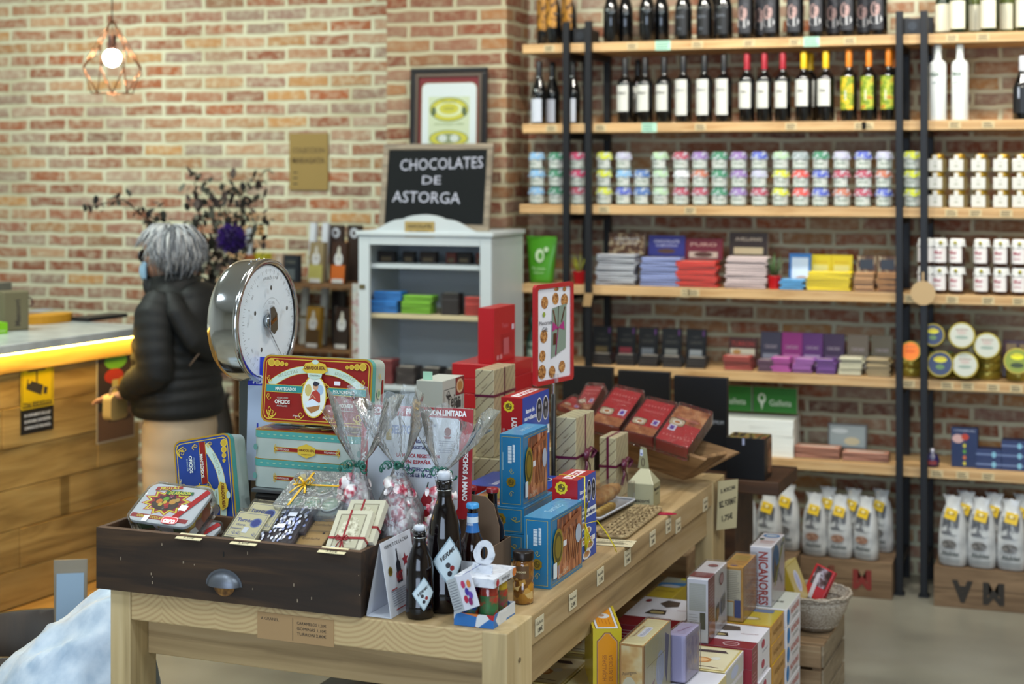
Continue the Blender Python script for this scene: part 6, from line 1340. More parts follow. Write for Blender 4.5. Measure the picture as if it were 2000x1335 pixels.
# jar of honeyed nuts
p = onz(1022, 1176, TZ); p.z = TZ+.001; t = thing('nut_jar', 'glass jar of honeyed nuts with dark lid behind the jam gift pack', 'jar', p)
MB().lathe([(.022, 0), (.026, .004), (.026, .048), (.0235, .052), (.0245, .056), (.026, .060), (.026, .10), (.022, .106)], speck('honeyed_nuts', ((.3, '#6a4012'), (.5, '#a8741c'), (.62, '#d0b070'), (.7, '#7c4c14')), 70, 'cells', rough=.12, coat=.8), 24).build('glass_jar', t); b = MB(); curved(b, .0266, .064, .094, m('#5c4024', .5), -2.4, -.7); curvetext(b, 'Nueces', .0268, .078, .006, m('#c9b890'), .03, -pi/2+.0); b.build('label', t); MB().lathe([(.0255, .1065), (.0255, .124), (.024, .126), (0, .126)], m('#241c18', .3, .4), 22, caps=False).build('lid', t)

# ---------------------------------------------------------------- bread, mat, paper house bag, trough
MATW = speck('woven_straw', ((.3, '#5c4a30'), (.5, '#94805c'), (.7, '#b8a47c')), 110, 'noise', rough=.8, stretch=(1, .35, 1), bump=.9, detail=3)
qs = [(1166, 1048), (1219, 1058), (1281, 1003), (1268, 990), (1231, 996)]
c1 = onz(1192, 1053, TZ); c2 = onz(1268, 994, TZ); ax = c2-c1; mrz = atan2(ax.y, ax.x); ml = ax.length
b = MB(); nseg = 9
b.slab(rrect(0, -.045, ml, .045, .03, 6), 0, .007, MATW)
for r_ in range(7):  # plaited rows
    y = -.039+.013*r_; pts = [(ml*(i/40), y+.0035*sin(i*1.7+r_), .009+.003*sin(i*1.7+r_*2)) for i in range(1, 40)]; b.tube(pts, .0055, MATW, 6, flat=.7)
b.tube([(x, y, .007) for x, y in rrect(.002, -.044, ml-.002, .044, .03, 6)], .006, MATW, 6, closed=True)
o = b.build('woven_mat'); o.location = (c1.x, c1.y, TZ+.0015); o.rotation_euler = (0, 0, mrz); tag(o, 'plaited straw mat lying on the table edge beside the pastries', 'mat')
p = onz(1168, 1026, TZ); ax2 = onz(1233, 990, TZ)-p; t = thing('pastry_tray', 'white tray of golden sponge pastries lying by the straw mat', 'pastry tray', Vector((p.x, p.y, TZ+.0185)), atan2(ax2.y, ax2.x)); L2 = ax2.length
b = MB().slab(rrect(-.01, -.01, L2+.01, .075, .012, 4), 0, .003, m('#b8bcc8', .35)); b.tube([(x, y, .006) for x, y in rrect(-.01, -.01, L2+.01, .075, .012, 4)], .004, m('#c4c8d4', .35), 6, closed=True); b.build('tray', t)
BRD = speck('baked_crust', ((.3, '#8a5422'), (.55, '#b98445'), (.75, '#d8b47c')), 30, rough=.6, bump=.4, detail=5)
b = MB(); vs = []; fs = []; n = 14; k = 14
for j in range(k+1):
    u = j/k; x = L2*.12+L2*.86*u; r = .026*(sin(pi*min(1, max(0, u*.92+.04)))**.35)*(1+.06*sin(j*2.3))
    for i in range(n): a = 2*pi*i/n; vs.append((x, .045+r*1.1*cos(a), .036+r*.95*sin(a)+.006*u))
for j in range(k):
    for i in range(n): fs.append((j*n+i, j*n+(i+1) % n, (j+1)*n+(i+1) % n, (j+1)*n+i))
fs += [tuple(range(n))[::-1], tuple(range(k*n, k*n+n))]; b.add(vs, fs, BRD, True); b.build('loaf', t)
YEL = speck('sponge', ((.4, '#b98c34'), (.6, '#d8b860')), 40, rough=.6)
for i in range(5):
    c = MB(); c.lathe([(.010, 0), (.014, .010), (.0155, .016), (.013, .022), (0, .025)], YEL, 12, caps=False); c.build('cupcake', t, loc=(.014+.026*i, .004, .0035))
f = MB(); f.slab(rrect(-.012, -.012, L2+.012, .078, .014, 4), .0, .064, CLEAR); f.build('film', t)
o = MB().slab([(-.03, 0), (-.015, -.012), (.02, -.014), (.04, 0), (.02, .012), (-.015, .012)], 0, .003, m('#a81c3c', .4)).build('red_paper_leaf'); o.location = onz(1296, 1004, TZ); o.location.z = TZ+.001; o.rotation_euler = (0, 0, .2); tag(o, 'small crimson paper leaf lying beside the straw mat', 'leaf')
o0 = onz(1163, 1052, TZ); b = MB().box(0, .12, -.075, 0, 0, .0012, m('#c9c0a0', .7)); b.frame((0, -.075, .0014), (1, 0, 0), (0, 1, 0)); b.T('LAZOS DE HOJALDRE', .06, .058, .010, INK, .1); b.lines(.012, .11, .015, .045, 4, .0022, INK)
o = b.build('price_sheet'); o.location = (o0.x+.0, o0.y, TZ+.001); o.rotation_euler = (0, 0, TA+.12); tag(o, 'cream handwritten price sheet on the table before the straw mat', 'price sheet')
hx = onz(1276, 992, TZ); t = thing('house_shaped_bag', 'olive paper bag shaped like a house with loop handle by the trough', 'gift bag', hx, TA); t.location.z = TZ+.001
KH = m('#8f8c6c', .5); KH2 = m('#a3a184', .35, coat=.3); w_, d_, h_ = .085, .075, .085
b = MB(); b.box(-w_, 0, 0, d_, 0, h_*.85, KH, front=KH2)
b.add([(-w_, 0, h_*.85), (0, 0, h_*.85), (0, d_, h_*.85), (-w_, d_, h_*.85), (-w_*.62, d_*.5, h_*1.35), (-w_*.30, d_*.5, h_*1.35)], [(0, 1, 5, 4), (1, 2, 5), (2, 3, 4, 5), (3, 0, 4)], KH2)
b.frame((-w_, -.0005, 0), (1, 0, 0), (0, 0, 1)); b.T('Mascorri', w_*.5, .02, .012, INK, .06, bold=.02); b.frame((.0005, 0, 0), (0, 1, 0), (0, 0, 1)); b.T('Mascorri', d_*.5, .055, .011, INK, .055, bold=.02); b.T('dulces', d_*.5, .04, .006, INK, .03); b.build('paper_box', t, bevel=.001)
b = MB(); b.prism([(-w_*.72, h_*1.352), (-w_*.30, h_*1.352), (-w_*.40, h_*2.1), (-w_*.62, h_*2.15)], d_*.5-.001, d_*.5+.001, KH); b.frame((-w_*.62, d_*.5-.0014, h_*1.5), (1, 0, 0), (0, 0, 1)); b.E(.008, .006, .006, .014, m('#3c241c'), 16); b.E(.008, .006, .0035, .011, KH, 16); b.RR(-.002, .026, .008, .046, .002, m('#c9d0e0')); b.R(0, .03, .006, .034, m('#3c4c9c')); b.build('handle', t)

# kneading trough
TRW = wood('old_trough_wood', ((.2, '#5c4228'), (.5, '#8a6844'), (.8, '#a8865c')), (1, 9, 9), .7, 3, .4)
A_ = W(1378, 898, 5.15); B_ = W(1087, 812, 5.62); vv = Vector((B_.x-A_.x, B_.y-A_.y, 0)); Lt = vv.length+.02; trz = atan2(vv.y, vv.x)+pi   # local x from left end to right end
LE = Vector((A_.x, A_.y, 0))-Vector((cos(trz), sin(trz), 0))*Lt
t = thing('kneading_trough', 'old wooden kneading trough propped on the table and filled with red loaf packs', 'trough', Vector((LE.x, LE.y, TZ+.001)), trz)
Wt, dzl = .19, .085   # rim width; left end raised
def tp_(x, y, z):  # trough space to local with its tilt
    return (x, y, z+dzl*(1-x/Lt))
def plank(p4, th, mt, nm):
    """four points of the outer face, thickness inward"""
    a, b_, c_, d_ = [Vector(q) for q in p4]; nn = (b_-a).cross(d_-a).normalized()*th
    vs = [a, b_, c_, d_, a-nn, b_-nn, c_-nn, d_-nn]; MB().add([tuple(v) for v in vs], [(0, 1, 2, 3), (7, 6, 5, 4), (0, 4, 5, 1), (1, 5, 6, 2), (2, 6, 7, 3), (3, 7, 4, 0)], mt).build(nm, t, bevel=.004)
RZ = .115; ins = .11; yb = .07
plank([tp_(ins*.8, yb, .002), tp_(Lt-ins*1.35, yb, .002), tp_(Lt, 0, RZ), tp_(0, 0, RZ)], .014, TRW, 'front_board')
plank([tp_(Lt-ins*1.35, Wt-yb, .002), tp_(ins*.8, Wt-yb, .002), tp_(0, Wt, RZ), tp_(Lt, Wt, RZ)], .014, TRW, 'back_board')
plank([tp_(Lt-ins*1.35, yb, .002), tp_(Lt-ins*1.35, Wt-yb, .002), tp_(Lt-.04, Wt-.01, RZ-.01), tp_(Lt-.04, .01, RZ-.01)], .014, TRW, 'end_board')
plank([tp_(ins*.8, Wt-yb, .002), tp_(ins*.8, yb, .002), tp_(.04, .01, RZ-.01), tp_(.04, Wt-.01, RZ-.01)], .014, TRW, 'end_board')
plank([tp_(ins*.8, Wt-yb, .002), tp_(Lt-ins*1.35, Wt-yb, .002), tp_(Lt-ins*1.35, yb, .002), tp_(ins*.8, yb, .002)], .012, TRW, 'bottom_board')
MB().box(.08, .14, yb, Wt-yb, 0, dzl-.004-.02, m('#1c1410', .7)).build('wedge', t)
# red loaf packs
PK = m('#b01c28', .3, coat=.5)
LOAF = speck('loaf_print', ((.3, '#7c3a1c'), (.5, '#a8643c'), (.7, '#c99468')), 30, rough=.3, coat=.6)
def d_loaf(flip):
    def f(b, w, l):
        b.R(0, 0, w, l, PK); (b.R(0, 0, w, l*.22, LOAF) if not flip else b.R(0, l*.55, w, l, LOAF))
        y = l*(.34 if not flip else .55); b.RR(w*.02, y-l*.10, w*.5, y+l*.10, .01, m('#2c1c18')); b.RR(w*.04, y-l*.085, w*.48, y+l*.085, .01, m('#b8a484')); b.E(w*.27, y, w*.14, l*.055, m('#d8d4cc'), 16); b.E(w*.27, y, w*.09, l*.035, m('#b86c34'), 14)
        q = .68 if not flip else .12; b.R(w*q, l*.3, w*(q+.22), l*.46, m('#c9c4dc')); b.R(w*(q+.04), l*.33, w*(q+.17), l*.43, m('#5c2c9c'))
        for i in range(8): b.E(w*(.12+.11*i), l*.82 if not flip else l*.16, .0025, .004, m('#d87c80'), 8)
        b.T('TRADICION', w*.5, l*.66, l*.05, m('#d87c80'), w*.7)
    return f
def redpack(O, U, V, label, flip=False, th=.045):
    M, w, l = box3(O, U, V); t = thing('loaf_pack', label, 'loaf pack'); b = MB().box(0, w, 0, l, -th, 0, PK, right=m('#7c1018', .35)); b.frame((0, 0, .0003), (1, 0, 0), (0, 1, 0)); d_loaf(flip)(b, w, l); b.build('carton', t, bevel=.004)
    f = MB(); f.slab(rrect(-.005, -.012, w+.005, l+.014, .008, 4), -th-.002, .004, WRAPR); f.build('wrapper', t); M = Matrix.Translation((0, 0, .016)) @ M; t.matrix_world = M; return t
redpack(W(1155, 830, 5.40), W(1209, 843, 5.35), W(1188, 762, 5.55), 'red loaf pack under clear film, leftmost of three large ones in the trough')
redpack(W(1219, 848, 5.32), W(1275, 862, 5.27), W(1249, 784, 5.47), 'red loaf pack under clear film, middle of three large ones in the trough')
redpack(W(1281, 864, 5.24), W(1344, 884, 5.19), W(1318, 797, 5.39), 'red loaf pack with loaf picture uppermost, rightmost in the trough', True)
redpack(W(1092, 800, 5.62), W(1122, 812, 5.58), W(1088, 770, 5.72), 'small crinkled red pack at the left end of the trough', th=.03)
redpack(W(1120, 806, 5.62), W(1152, 808, 5.58), W(1112, 760, 5.74), 'small red striped pack next to the leftmost large loaf pack', th=.03)
# hanging price card on the far right leg
o0 = W(1408, 1050, 5.38); t2 = MB().box(0, .10, -.002, 0, -.0, .165, m('#b3aa88', .7)); t2.frame((0, -.0024, 0), (1, 0, 0), (0, 0, 1))
t2.T('EL MORCOMA', .05, .135, .013, INK, .075, rot=8, bold=.02); t2.T('BIZ. FORMAT', .05, .09, .020, INK, .085, rot=8, bold=.03); t2.T('1,75€', .05, .04, .018, INK, .055, rot=8, bold=.03)
o = t2.build('hanging_price_card'); o.location = TMX @ Vector((.012, TLn-.155, .62)); o.rotation_euler = (0, radians(3), TA+radians(62)); tag(o, 'cream price card reading 1,75€ hanging at the far right table corner', 'price card')
# ================================================================ STACKED BOXES RIGHT OF AND UNDER THE TABLE
def T3(x, y, z): p = TMX @ Vector((x, y, 0)); p.z = z; return p
def tbox(name, label, x0, x1, y0, y1, z, h, cols, deco=None, group=None, rz=TA, cat='biscuit box', wrap=False):
    w, d = x1-x0, y1-y0; t = MB().box(-w/2, w/2, -d/2, d/2, 0, h, cols[0], right=cols[1], top=cols[2])
    if deco: deco(t, w, d, h)
    par = None
    if wrap:
        par = thing(name, label, cat, T3((x0+x1)/2, (y0+y1)/2, z), rz, group); t.build('carton', par, bevel=.0012)
        g = .003; MB().box(-w/2-g, w/2+g, -d/2-g, d/2+g, -.0002, h+g*2, CLEAR).build('wrapper', par, bevel=.004); return par
    o = t.build(name, bevel=.0012, seg=1); o.location = T3((x0+x1)/2, (y0+y1)/2, z); o.rotation_euler = (0, 0, rz); return tag(o, label, cat, group)
BWOOD = wood('crate_wood', ((.2, '#6f5a3e'), (.5, '#94795a'), (.8, '#b09a78')), (1, 9, 9), .75, 3, .3)
BWOODY = wood('crate_wood_y', ((.2, '#6f6454'), (.5, '#94866f'), (.8, '#b0a48e')), (9, 1, 9), .75, 3, .3)
pal = thing('low_platform', 'low wooden platform on the floor carrying the biscuit box stacks', 'platform', T3(-.02, 1.17, 0), TA)
MB().box(-.34, .335, -.70, .69, .07, .089, BWOODY).build('board', pal)
for y in (-.68, -.03, .6): MB().box(-.34, .335, y, y+.06, 0, .0695, BWOOD).build('bearer', pal)
Z0 = .0896; LH = .0600
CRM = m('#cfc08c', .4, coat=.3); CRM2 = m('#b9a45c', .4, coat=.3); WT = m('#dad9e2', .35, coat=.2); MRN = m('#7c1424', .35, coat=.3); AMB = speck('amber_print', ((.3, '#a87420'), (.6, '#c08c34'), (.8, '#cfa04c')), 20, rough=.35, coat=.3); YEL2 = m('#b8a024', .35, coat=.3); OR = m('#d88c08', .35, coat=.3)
PCREAM = speck('parchment_print', ((.3, '#b8843c'), (.5, '#cfa868'), (.7, '#d8c898')), 24, rough=.4, coat=.3)
def lid_cookie(b, w, d, h):
    b.face('top', w, d, h); b.FR(.004, .004, w-.004, d-.004, .003, CRM2); b.R(.009, .009, w-.009, d-.009, m('#d0c8a8', .4, coat=.3)); b.E(w*.34, d*.42, w*.17, d*.13, m('#b9bcd0'), 20); b.T('Mantecadas', w*.34, d*.42, .010, m('#7c5c8c'), w*.26, rot=14)
    b.E(w*.60, d*.40, w*.13, d*.12, m('#b07840'), 16); b.E(w*.60, d*.40, w*.09, d*.08, m('#cfa878'), 14); b.E(w*.76, d*.5, w*.06, d*.07, m('#c4c4bc'), 12)
    b.PG([(w*.3, d*.82), (w*.8, d*.86), (w*.86, d*.76), (w*.5, d*.74)], m('#3c2c34')); b.PG([(w*.2, d*.12), (w*.34, d*.2), (w*.7, d*.14), (w*.36, d*.08)], m('#5c1c24')); b.L([(w*.5, d*.15), (w*.88, d*.12)], .003, m('#4c2830'))
    b.face('front', w, d, h); b.FR(.004, .004, w-.004, h-.004, .0016, m('#6c3c20')); b.R(w*.1, h*.2, w*.9, h*.8, m('#c9ba88')); b.face('right', w, d, h); b.R(d*.04, h*.12, d*.96, h*.88, m('#bcbcb4')); b.E(d*.5, h*.5, d*.2, h*.28, m('#b4bcd8'), 14)
def lid_maroon(b, w, d, h):
    b.face('top', w, d, h); b.R(0, 0, w, d*.30, MRN); b.E(w*.72, d*.15, w*.10, d*.09, m('#c4a8ac'), 16); b.E(w*.72, d*.15, w*.085, d*.07, MRN, 16); b.T('PANDO', w*.72, d*.15, .006, m('#d0c0c0'), w*.12)
    b.PG([(w*.36, d*.80), (w*.44, d*.93), (w*.66, d*.90), (w*.70, d*.74), (w*.52, d*.68)], m('#4c4038')); b.PG([(w*.28, d*.42), (w*.33, d*.58), (w*.58, d*.58), (w*.62, d*.44)], m('#3a3028')); b.E(w*.46, d*.49, w*.12, d*.045, m('#a89868'), 16); b.T('Hojaldres', w*.84, d*.62, .008, MRN, w*.2, rot=10); b.E(w*.14, d*.86, w*.05, d*.05, MRN, 14)
    b.face('right', w, d, h); b.R(0, 0, d*.30, h, MRN); b.E(d*.62, h*.62, d*.09, h*.22, m('#a83c50'), 14); b.T('artesano', d*.72, h*.25, h*.12, m('#8c8c9c'), d*.3); b.lines(d*.03, d*.27, h*.2, h*.8, 3, .002, m('#c09098'))
    b.face('front', w, d, h); b.R(0, 0, w, h, m('#8c2030')); b.lines(w*.1, w*.9, h*.2, h*.8, 4, .002, m('#c9a8ac'))
def lid_yellow(b, w, d, h):
    b.face('top', w, d, h); b.R(.004, .004, w-.004, d-.004, m('#b8a428', .3, coat=.4)); b.E(w*.66, d*.35, w*.16, d*.10, m('#8c7c4c'), 16); b.E(w*.66, d*.35, w*.13, d*.075, m('#b8b09c'), 16); b.R(w*.5, d*.75, w*.9, d*.95, m('#5c6c8c'))
    b.face('right', w, d, h); b.T('HOJALDRES', d*.5, h*.5, h*.25, m('#7c5418'), d*.7); b.face('front', w, d, h); b.lines(w*.1, w*.9, h*.2, h*.8, 4, .002, m('#7c5418'))
def lid_nican(b, w, d, h):
    b.face('top', w, d, h); b.E(w*.5, d*.75, w*.3, d*.12, m('#3a3a2c'), 16); b.T('NICANORES', w*.5, d*.4, .016, m('#4c4c44'), w*.8, bold=.02)
    b.face('right', w, d, h); b.E(d*.12, h*.5, d*.10, h*.42, m('#1c74b8'), 16); b.T('NICANORES', d*.60, h*.62, h*.3, m('#c07870'), d*.6, bold=.03); b.T('DE BOÑAR', d*.62, h*.22, h*.16, m('#7c8078'), d*.4)
    b.face('front', w, d, h); b.T('NICANORES', w*.5, h*.5, h*.4, m('#b03c2c'), w*.8, bold=.03)
cols4 = [('cream biscuit box with cookie lid', .05, .278, .935, 1.15, (CRM, WT, CRM), lid_cookie, 'nearest the table front'), ('white and maroon puff pastry box', .05, .302, 1.165, 1.40, (WT, WT, WT), lid_maroon, 'behind the cream boxes'),
         ('yellow puff pastry box', .05, .304, 1.415, 1.60, (AMB, AMB, YEL2), lid_yellow, 'between maroon and white stacks'), ('white blue-oval biscuit box', .05, .306, 1.615, 1.83, (WT, WT, m('#c4c8c0', .35)), lid_nican, 'beside the slatted crate')]
for wn, x0, x1, y0, y1, cc, dc_, wh in cols4:
    first = None
    for k in range(6):
        lab = '%s, %s of stack %s' % (wn, 'lowest' if k == 0 else 'topmost' if k == 5 else ORD[k]+' up', wh); jx = rnd.uniform(-.003, .003)
        if first is None: first = tbox('biscuit_box', lab, x0, x1, y0, y1, Z0, LH-.0006, cc, dc_, 'biscuit boxes in floor stacks')
        else: dup(first, T3((x0+x1)/2+jx, (y0+y1)/2, Z0+k*LH), TA, lab, 'biscuit boxes in floor stacks')
ZT = Z0+6*LH
# piles under the table: big plain carton below, printed flat box on top
KR = m('#8c6c44', .85)
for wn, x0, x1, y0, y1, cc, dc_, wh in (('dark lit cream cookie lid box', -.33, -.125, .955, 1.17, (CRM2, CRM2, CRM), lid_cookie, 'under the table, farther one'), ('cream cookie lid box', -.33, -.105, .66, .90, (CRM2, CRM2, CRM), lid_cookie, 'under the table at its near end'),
        ('white and maroon flat box with chocolate pastries', -.155, .04, 1.27, 1.60, (WT, MRN, WT), lid_maroon, 'half under the table edge'), ('olive and blue printed flat box', -.155, -.068, 1.61, 1.86, (YEL2, YEL2, YEL2), None, 'under the table before its far leg'), ('brown flat cardboard box', -.335, -.16, 1.53, 1.86, (KR, KR, m('#6c5834', .7)), None, 'deep under the table'),
        ('plain cream box', -.10, .08, .50, .92, (CRM, CRM, CRM), None, 'beneath the standing yellow and orange box'), ('plain ivory box', .085, .285, .50, .92, (CRM, CRM, WT), None, 'beneath the parchment and lilac boxes')):
    tbox('cardboard_box', 'plain brown carton under the %s' % wn, x0+.002, x1-.002, y0+.002, y1-.002, Z0, ZT-Z0-.062, (KR, KR, KR), None, cat='carton')
    def dd(b, w, d, h, dc_=dc_, wn=wn):
        if dc_: dc_(b, w, d, h)
        elif 'olive' in wn:
            b.face('top', w, d, h); b.PG([(0, d*.5), (w, d*.62), (w, d*.78), (0, d*.7)], m('#2c6ca0')); b.PG([(0, d*.7), (w, d*.78), (w, d), (0, d)], m('#8c9084')); b.E(w*.5, d*.56, w*.4, d*.07, m('#a8acb4')); b.T('HOJALDRE', w*.5, d*.3, .012, m('#6c4c14'), w*.7)
            b.R(w*.6, d*.9, w, d, m('#b8b010'))
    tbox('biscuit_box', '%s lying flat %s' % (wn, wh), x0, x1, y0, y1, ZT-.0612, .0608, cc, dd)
# standing boxes
def yell(b, w, d, h):
    b.face('front', w, d, h); P8 = lambda e: [(e, e), (w-e, e), (w-e, h-e-.022), (w-e-.012, h-e-.010), (w-e-.02, h-e), (e+.02, h-e), (e+.012, h-e-.010), (e, h-e-.022)]
    b.PG(P8(.010), m('#8c5c3c')); b.PG(P8(.0118), m('#c09468')); b.PG(P8(.0135), OR); b.T('HOJALDRES', w*.40, h*.42, .010, m('#a8641c'), .07, rot=90, bold=.02); b.T('DE ASTORGA', w*.62, h*.42, .010, m('#a8641c'), .07, rot=90, bold=.02)
    b.face('top', w, d, h); b.R(.007, 0, w-.007, d, m('#5c3c34')); b.R(.0085, 0, w-.0085, d, m('#cfd0d8')); b.R(.014, .012, w-.014, d-.01, m('#7c6c44')); b.R(.015, .014, w-.015, d-.012, OR); b.E(w*.5, d*.5, w*.24, d*.1, m('#c4c8cc'), 20); b.E(w*.46, d*.52, w*.1, d*.05, m('#a88468'), 12)
    for k in range(4): b.lines(w*(.28+.12*k), w*(.30+.12*k), d*.15, d*.38, 1, d*.2, m('#b8701c'), 0); b.lines(w*(.28+.12*k), w*(.30+.12*k), d*.64, d*.86, 1, d*.2, m('#b8701c'), 0)
p = W(1214, 1227, 4.20); YELL = m('#c4b024', .35, coat=.3)
o = MB().box(-.076, 0, 0, .235, 0, .178, YELL); o.M = Matrix.Translation((-.038, .1175, 0)); yell(o, .076, .235, .178); o = o.build('biscuit_box', bevel=.0015); o.location = (p.x, p.y, ZT+.0006); o.rotation_euler = (0, 0, radians(22)); tag(o, 'standing yellow box with orange panels turned towards the viewer at the near end', 'biscuit box')
def parch(b, w, d, h):
    b.face('front', w, d, h); b.FR(.0, .0, w, h, .004, m('#a87434')); b.E(w*.4, h*.3, w*.32, h*.22, m('#c9bc9c'), 20); b.T('Astorganas', w*.4, h*.58, .009, m('#4c3c2c'), w*.6, rot=12)
    b.face('right', w, d, h); b.R(0, 0, d, h, m('#b9b48c')); b.R(.0, 0, d*.03, h, m('#a87434')); b.E(d*.60, h*.42, d*.16, h*.28, m('#a8b4d0'), 20); b.PG([(d*.85, h*.1), (d*.95, h*.8), (d*.8, h*.9), (d*.78, h*.3)], m('#4c4450')); b.PG([(d*.2, h*.3), (d*.4, h*.35), (d*.3, h*.05)], m('#8c5c4c')); b.lines(d*.1, d*.9, h*.60, h*.66, 1, .002, m('#8c7c54'))
    b.face('top', w, d, h); b.R(0, 0, w, d, m('#a87838')); b.R(.003, .003, w-.003, d-.003, m('#cfc496', .35, coat=.3)); b.RR(w*.34, d*.3, w*.66, d*.68, .008, m('#c9ccd8')); b.T('Mantecadas', w*.5, d*.49, .012, m('#7c84b0'), d*.3, rot=90); b.T('Mantecadas de Astorga', w*.20, d*.5, .007, m('#8c4c38'), d*.4, rot=90)
tbox('biscuit_box', 'standing parchment patterned box with white oval on top, beside the yellow one', .102, .166, .530, .775, ZT+.0006, .172, (PCREAM, CRM, CRM), parch, wrap=True)
LIL = m('#9c96bc', .3, coat=.5)
t = thing('biscuit_box', 'lilac film wrapped box leaning back among the cream boxes', 'biscuit box', T3(.205, .785, ZT+.006), TA-.05)
b = MB(); b.slab(rrect(-.052, 0, 0, .13, .010, 4), 0, .125, LIL); b.box(.0002, .0008, .01, .12, .02, .11, speck('lilac_print', ((.35, '#8880b0'), (.55, '#a49cc4'), (.7, '#b8a4a8')), 40, rough=.4)); b.frame((-.052, 0, .1252), (1, 0, 0), (0, 1, 0)); b.T('Mantecadas', .026, .07, .008, m('#7c3c6c'), .06, rot=75); b.build('carton', t, bevel=.004)
MB().box(-.056, .004, -.004, .134, -.0002, .131, CLEAR).build('wrapper', t, bevel=.006)
def whm(b, w, d, h):
    b.face('front', w, d, h); b.R(w*.1, h*.5, w*.9, h*.93, m('#b4b4ae')); b.lines(w*.15, w*.85, h*.52, h*.90, 14, .0022, m('#bcbcb8')); b.R(w*.62, h*.22, w*.88, h*.48, m('#4c4834')); b.lines(w*.1, w*.55, h*.25, h*.46, 5, .001, m('#8c8c94'))
    b.face('right', w, d, h); b.R(0, 0, d*.34, h, MRN); b.lines(d*.03, d*.3, h*.3, h*.9, 12, .0015, m('#b88890')); b.R(0, .1*h, d*.34, h*.3, m('#b06c34')); b.E(d*.68, h*.83, d*.11, h*.10, MRN, 16); b.E(d*.68, h*.83, d*.09, h*.07, m('#b88c98'), 14); b.PG([(d*.38, h*.2), (d*.56, h*.28), (d*.56, h*.5), (d*.40, h*.44)], m('#4c4034')); b.E(d*.47, h*.33, d*.06, h*.1, m('#a87c44'), 14); b.PG([(d*.64, h*.25), (d*.86, h*.3), (d*.88, h*.56), (d*.66, h*.5)], m('#7c7870')); b.T('Hojaldres', d*.72, h*.1, .008, MRN, d*.3)
    b.face('top', w, d, h); b.R(0, d*.10, w, d*.36, MRN); b.lines(w*.2, w*.8, d*.14, d*.33, 4, .002, m('#c9b0b4')); b.E(w*.55, d*.75, w*.26, d*.07, MRN, 14)
tbox('biscuit_box', 'standing white box with maroon band and pastry pictures on the maroon stack', .105, .168, 1.168, 1.395, ZT+.0006, .187, (WT, WT, WT), whm, wrap=True)
def amb(b, w, d, h):
    b.face('front', w, d, h); b.R(w*.1, h*.38, w*.9, h*.95, m('#c0b498')); b.lines(w*.14, w*.86, h*.4, h*.93, 16, .002, m('#8c8474')); b.R(w*.08, h*.1, w*.55, h*.36, m('#bcb8a4')); b.R(w*.6, h*.08, w*.9, h*.40, m('#2c3870'))
    b.face('right', w, d, h); b.T('Hojaldres', d*.5, h*.6, .02, m('#7c5c2c'), d*.7, rot=0); b.lines(d*.1, d*.9, h*.2, h*.4, 4, .003, m('#8c6c3c'))
    b.face('top', w, d, h); b.R(w*.05, d*.35, w*.95, d*.45, m('#a87828')); b.R(w*.1, d*.5, w*.9, d*.85, m('#a08434')); b.E(w*.5, d*.1, w*.2, d*.03, m('#3c3474'), 12); b.T('HOJALDRES', w*.5, d*.22, .010, m('#5c3c14'), w*.8)
tbox('biscuit_box', 'standing amber and gold puff pastry box on the yellow stack', .148, .212, 1.420, 1.60, ZT+.0006, .168, (AMB, AMB, AMB), amb, wrap=True)
def nic(b, w, d, h):
    b.face('front', w, d, h); b.T('NICANORES', w*.62, h*.47, w*.42, m('#a42c20'), h*.9, rot=-90, bold=.03); b.T('HOJALDRES', w*.22, h*.3, w*.3, m('#b8604c'), h*.5, rot=-90)
    b.face('right', w, d, h); b.E(d*.32, h*.66, d*.26, h*.32, m('#1c78bc'), 24); b.PG([(d*.12, h*.38), (d*.22, h*.84), (d*.34, h*.60), (d*.50, h*.62), (d*.44, h*.34)], m('#4c5424')); b.PG([(d*.2, h*.30), (d*.28, h*.30), (d*.98, h*.96), (d*.90, h*.98)], m('#a8b018')); b.T('Boñar', d*.68, h*.36, .02, m('#6c7878'), d*.4, rot=-40); b.R(d*.7, h*.86, d*.95, h*.92, m('#7c8088'))
    b.face('top', w, d, h); b.E(w*.5, d*.82, w*.4, d*.13, m('#1c78bc'), 20); b.E(w*.5, d*.82, w*.28, d*.08, m('#b9c9d8'), 18); b.T('NICANORES', w*.55, d*.42, .012, m('#b86450'), w*.7, bold=.02); b.T('DE BOÑAR', w*.55, d*.3, .010, m('#b86450'), w*.6); b.E(w*.2, d*.55, w*.12, d*.06, m('#3c4c34'), 10)
tbox('biscuit_box', 'tall standing NICANORES box with blue oval on the white stack', .188, .256, 1.622, 1.82, ZT+.0006, .188, (WT, WT, WT), nic, wrap=True)

# slatted crate and wicker basket
CZt = .25; cr_ = onz(1604, 1257, CZt); ct_ = tl(cr_)
t = thing('slatted_crate', 'weathered slatted fruit crate on the floor under the wicker basket', 'crate', T3(ct_.x, ct_.y, 0), TA)
cwid, cdep = .36, .40
for k in range(3): 
    z0 = .004+.083*k; MB().box(-cwid, 0, -.008, 0, z0, z0+.072, BWOOD).build('slat', t, bevel=.0015); MB().box(-cwid, 0, cdep, cdep+.008, z0, z0+.072, BWOOD).build('slat', t)
    MB().box(.0002, .0082, .0, cdep, z0, z0+.072, BWOODY).build('slat', t, bevel=.0015); MB().box(-cwid-.0082, -cwid-.0002, 0, cdep, z0, z0+.072, BWOODY).build('slat', t)
for x in (-.03, -cwid+.001):
    for y in (.0005, cdep-.0305): MB().box(x, x+.029, y, y+.03, 0, CZt-.010, BWOOD).build('corner_post', t)
for k in range(5): MB().box(-cwid-.008, .008, .0+.082*k, .068+.082*k, CZt-.0095, CZt, BWOOD).build('top_slat', t, bevel=.0015)
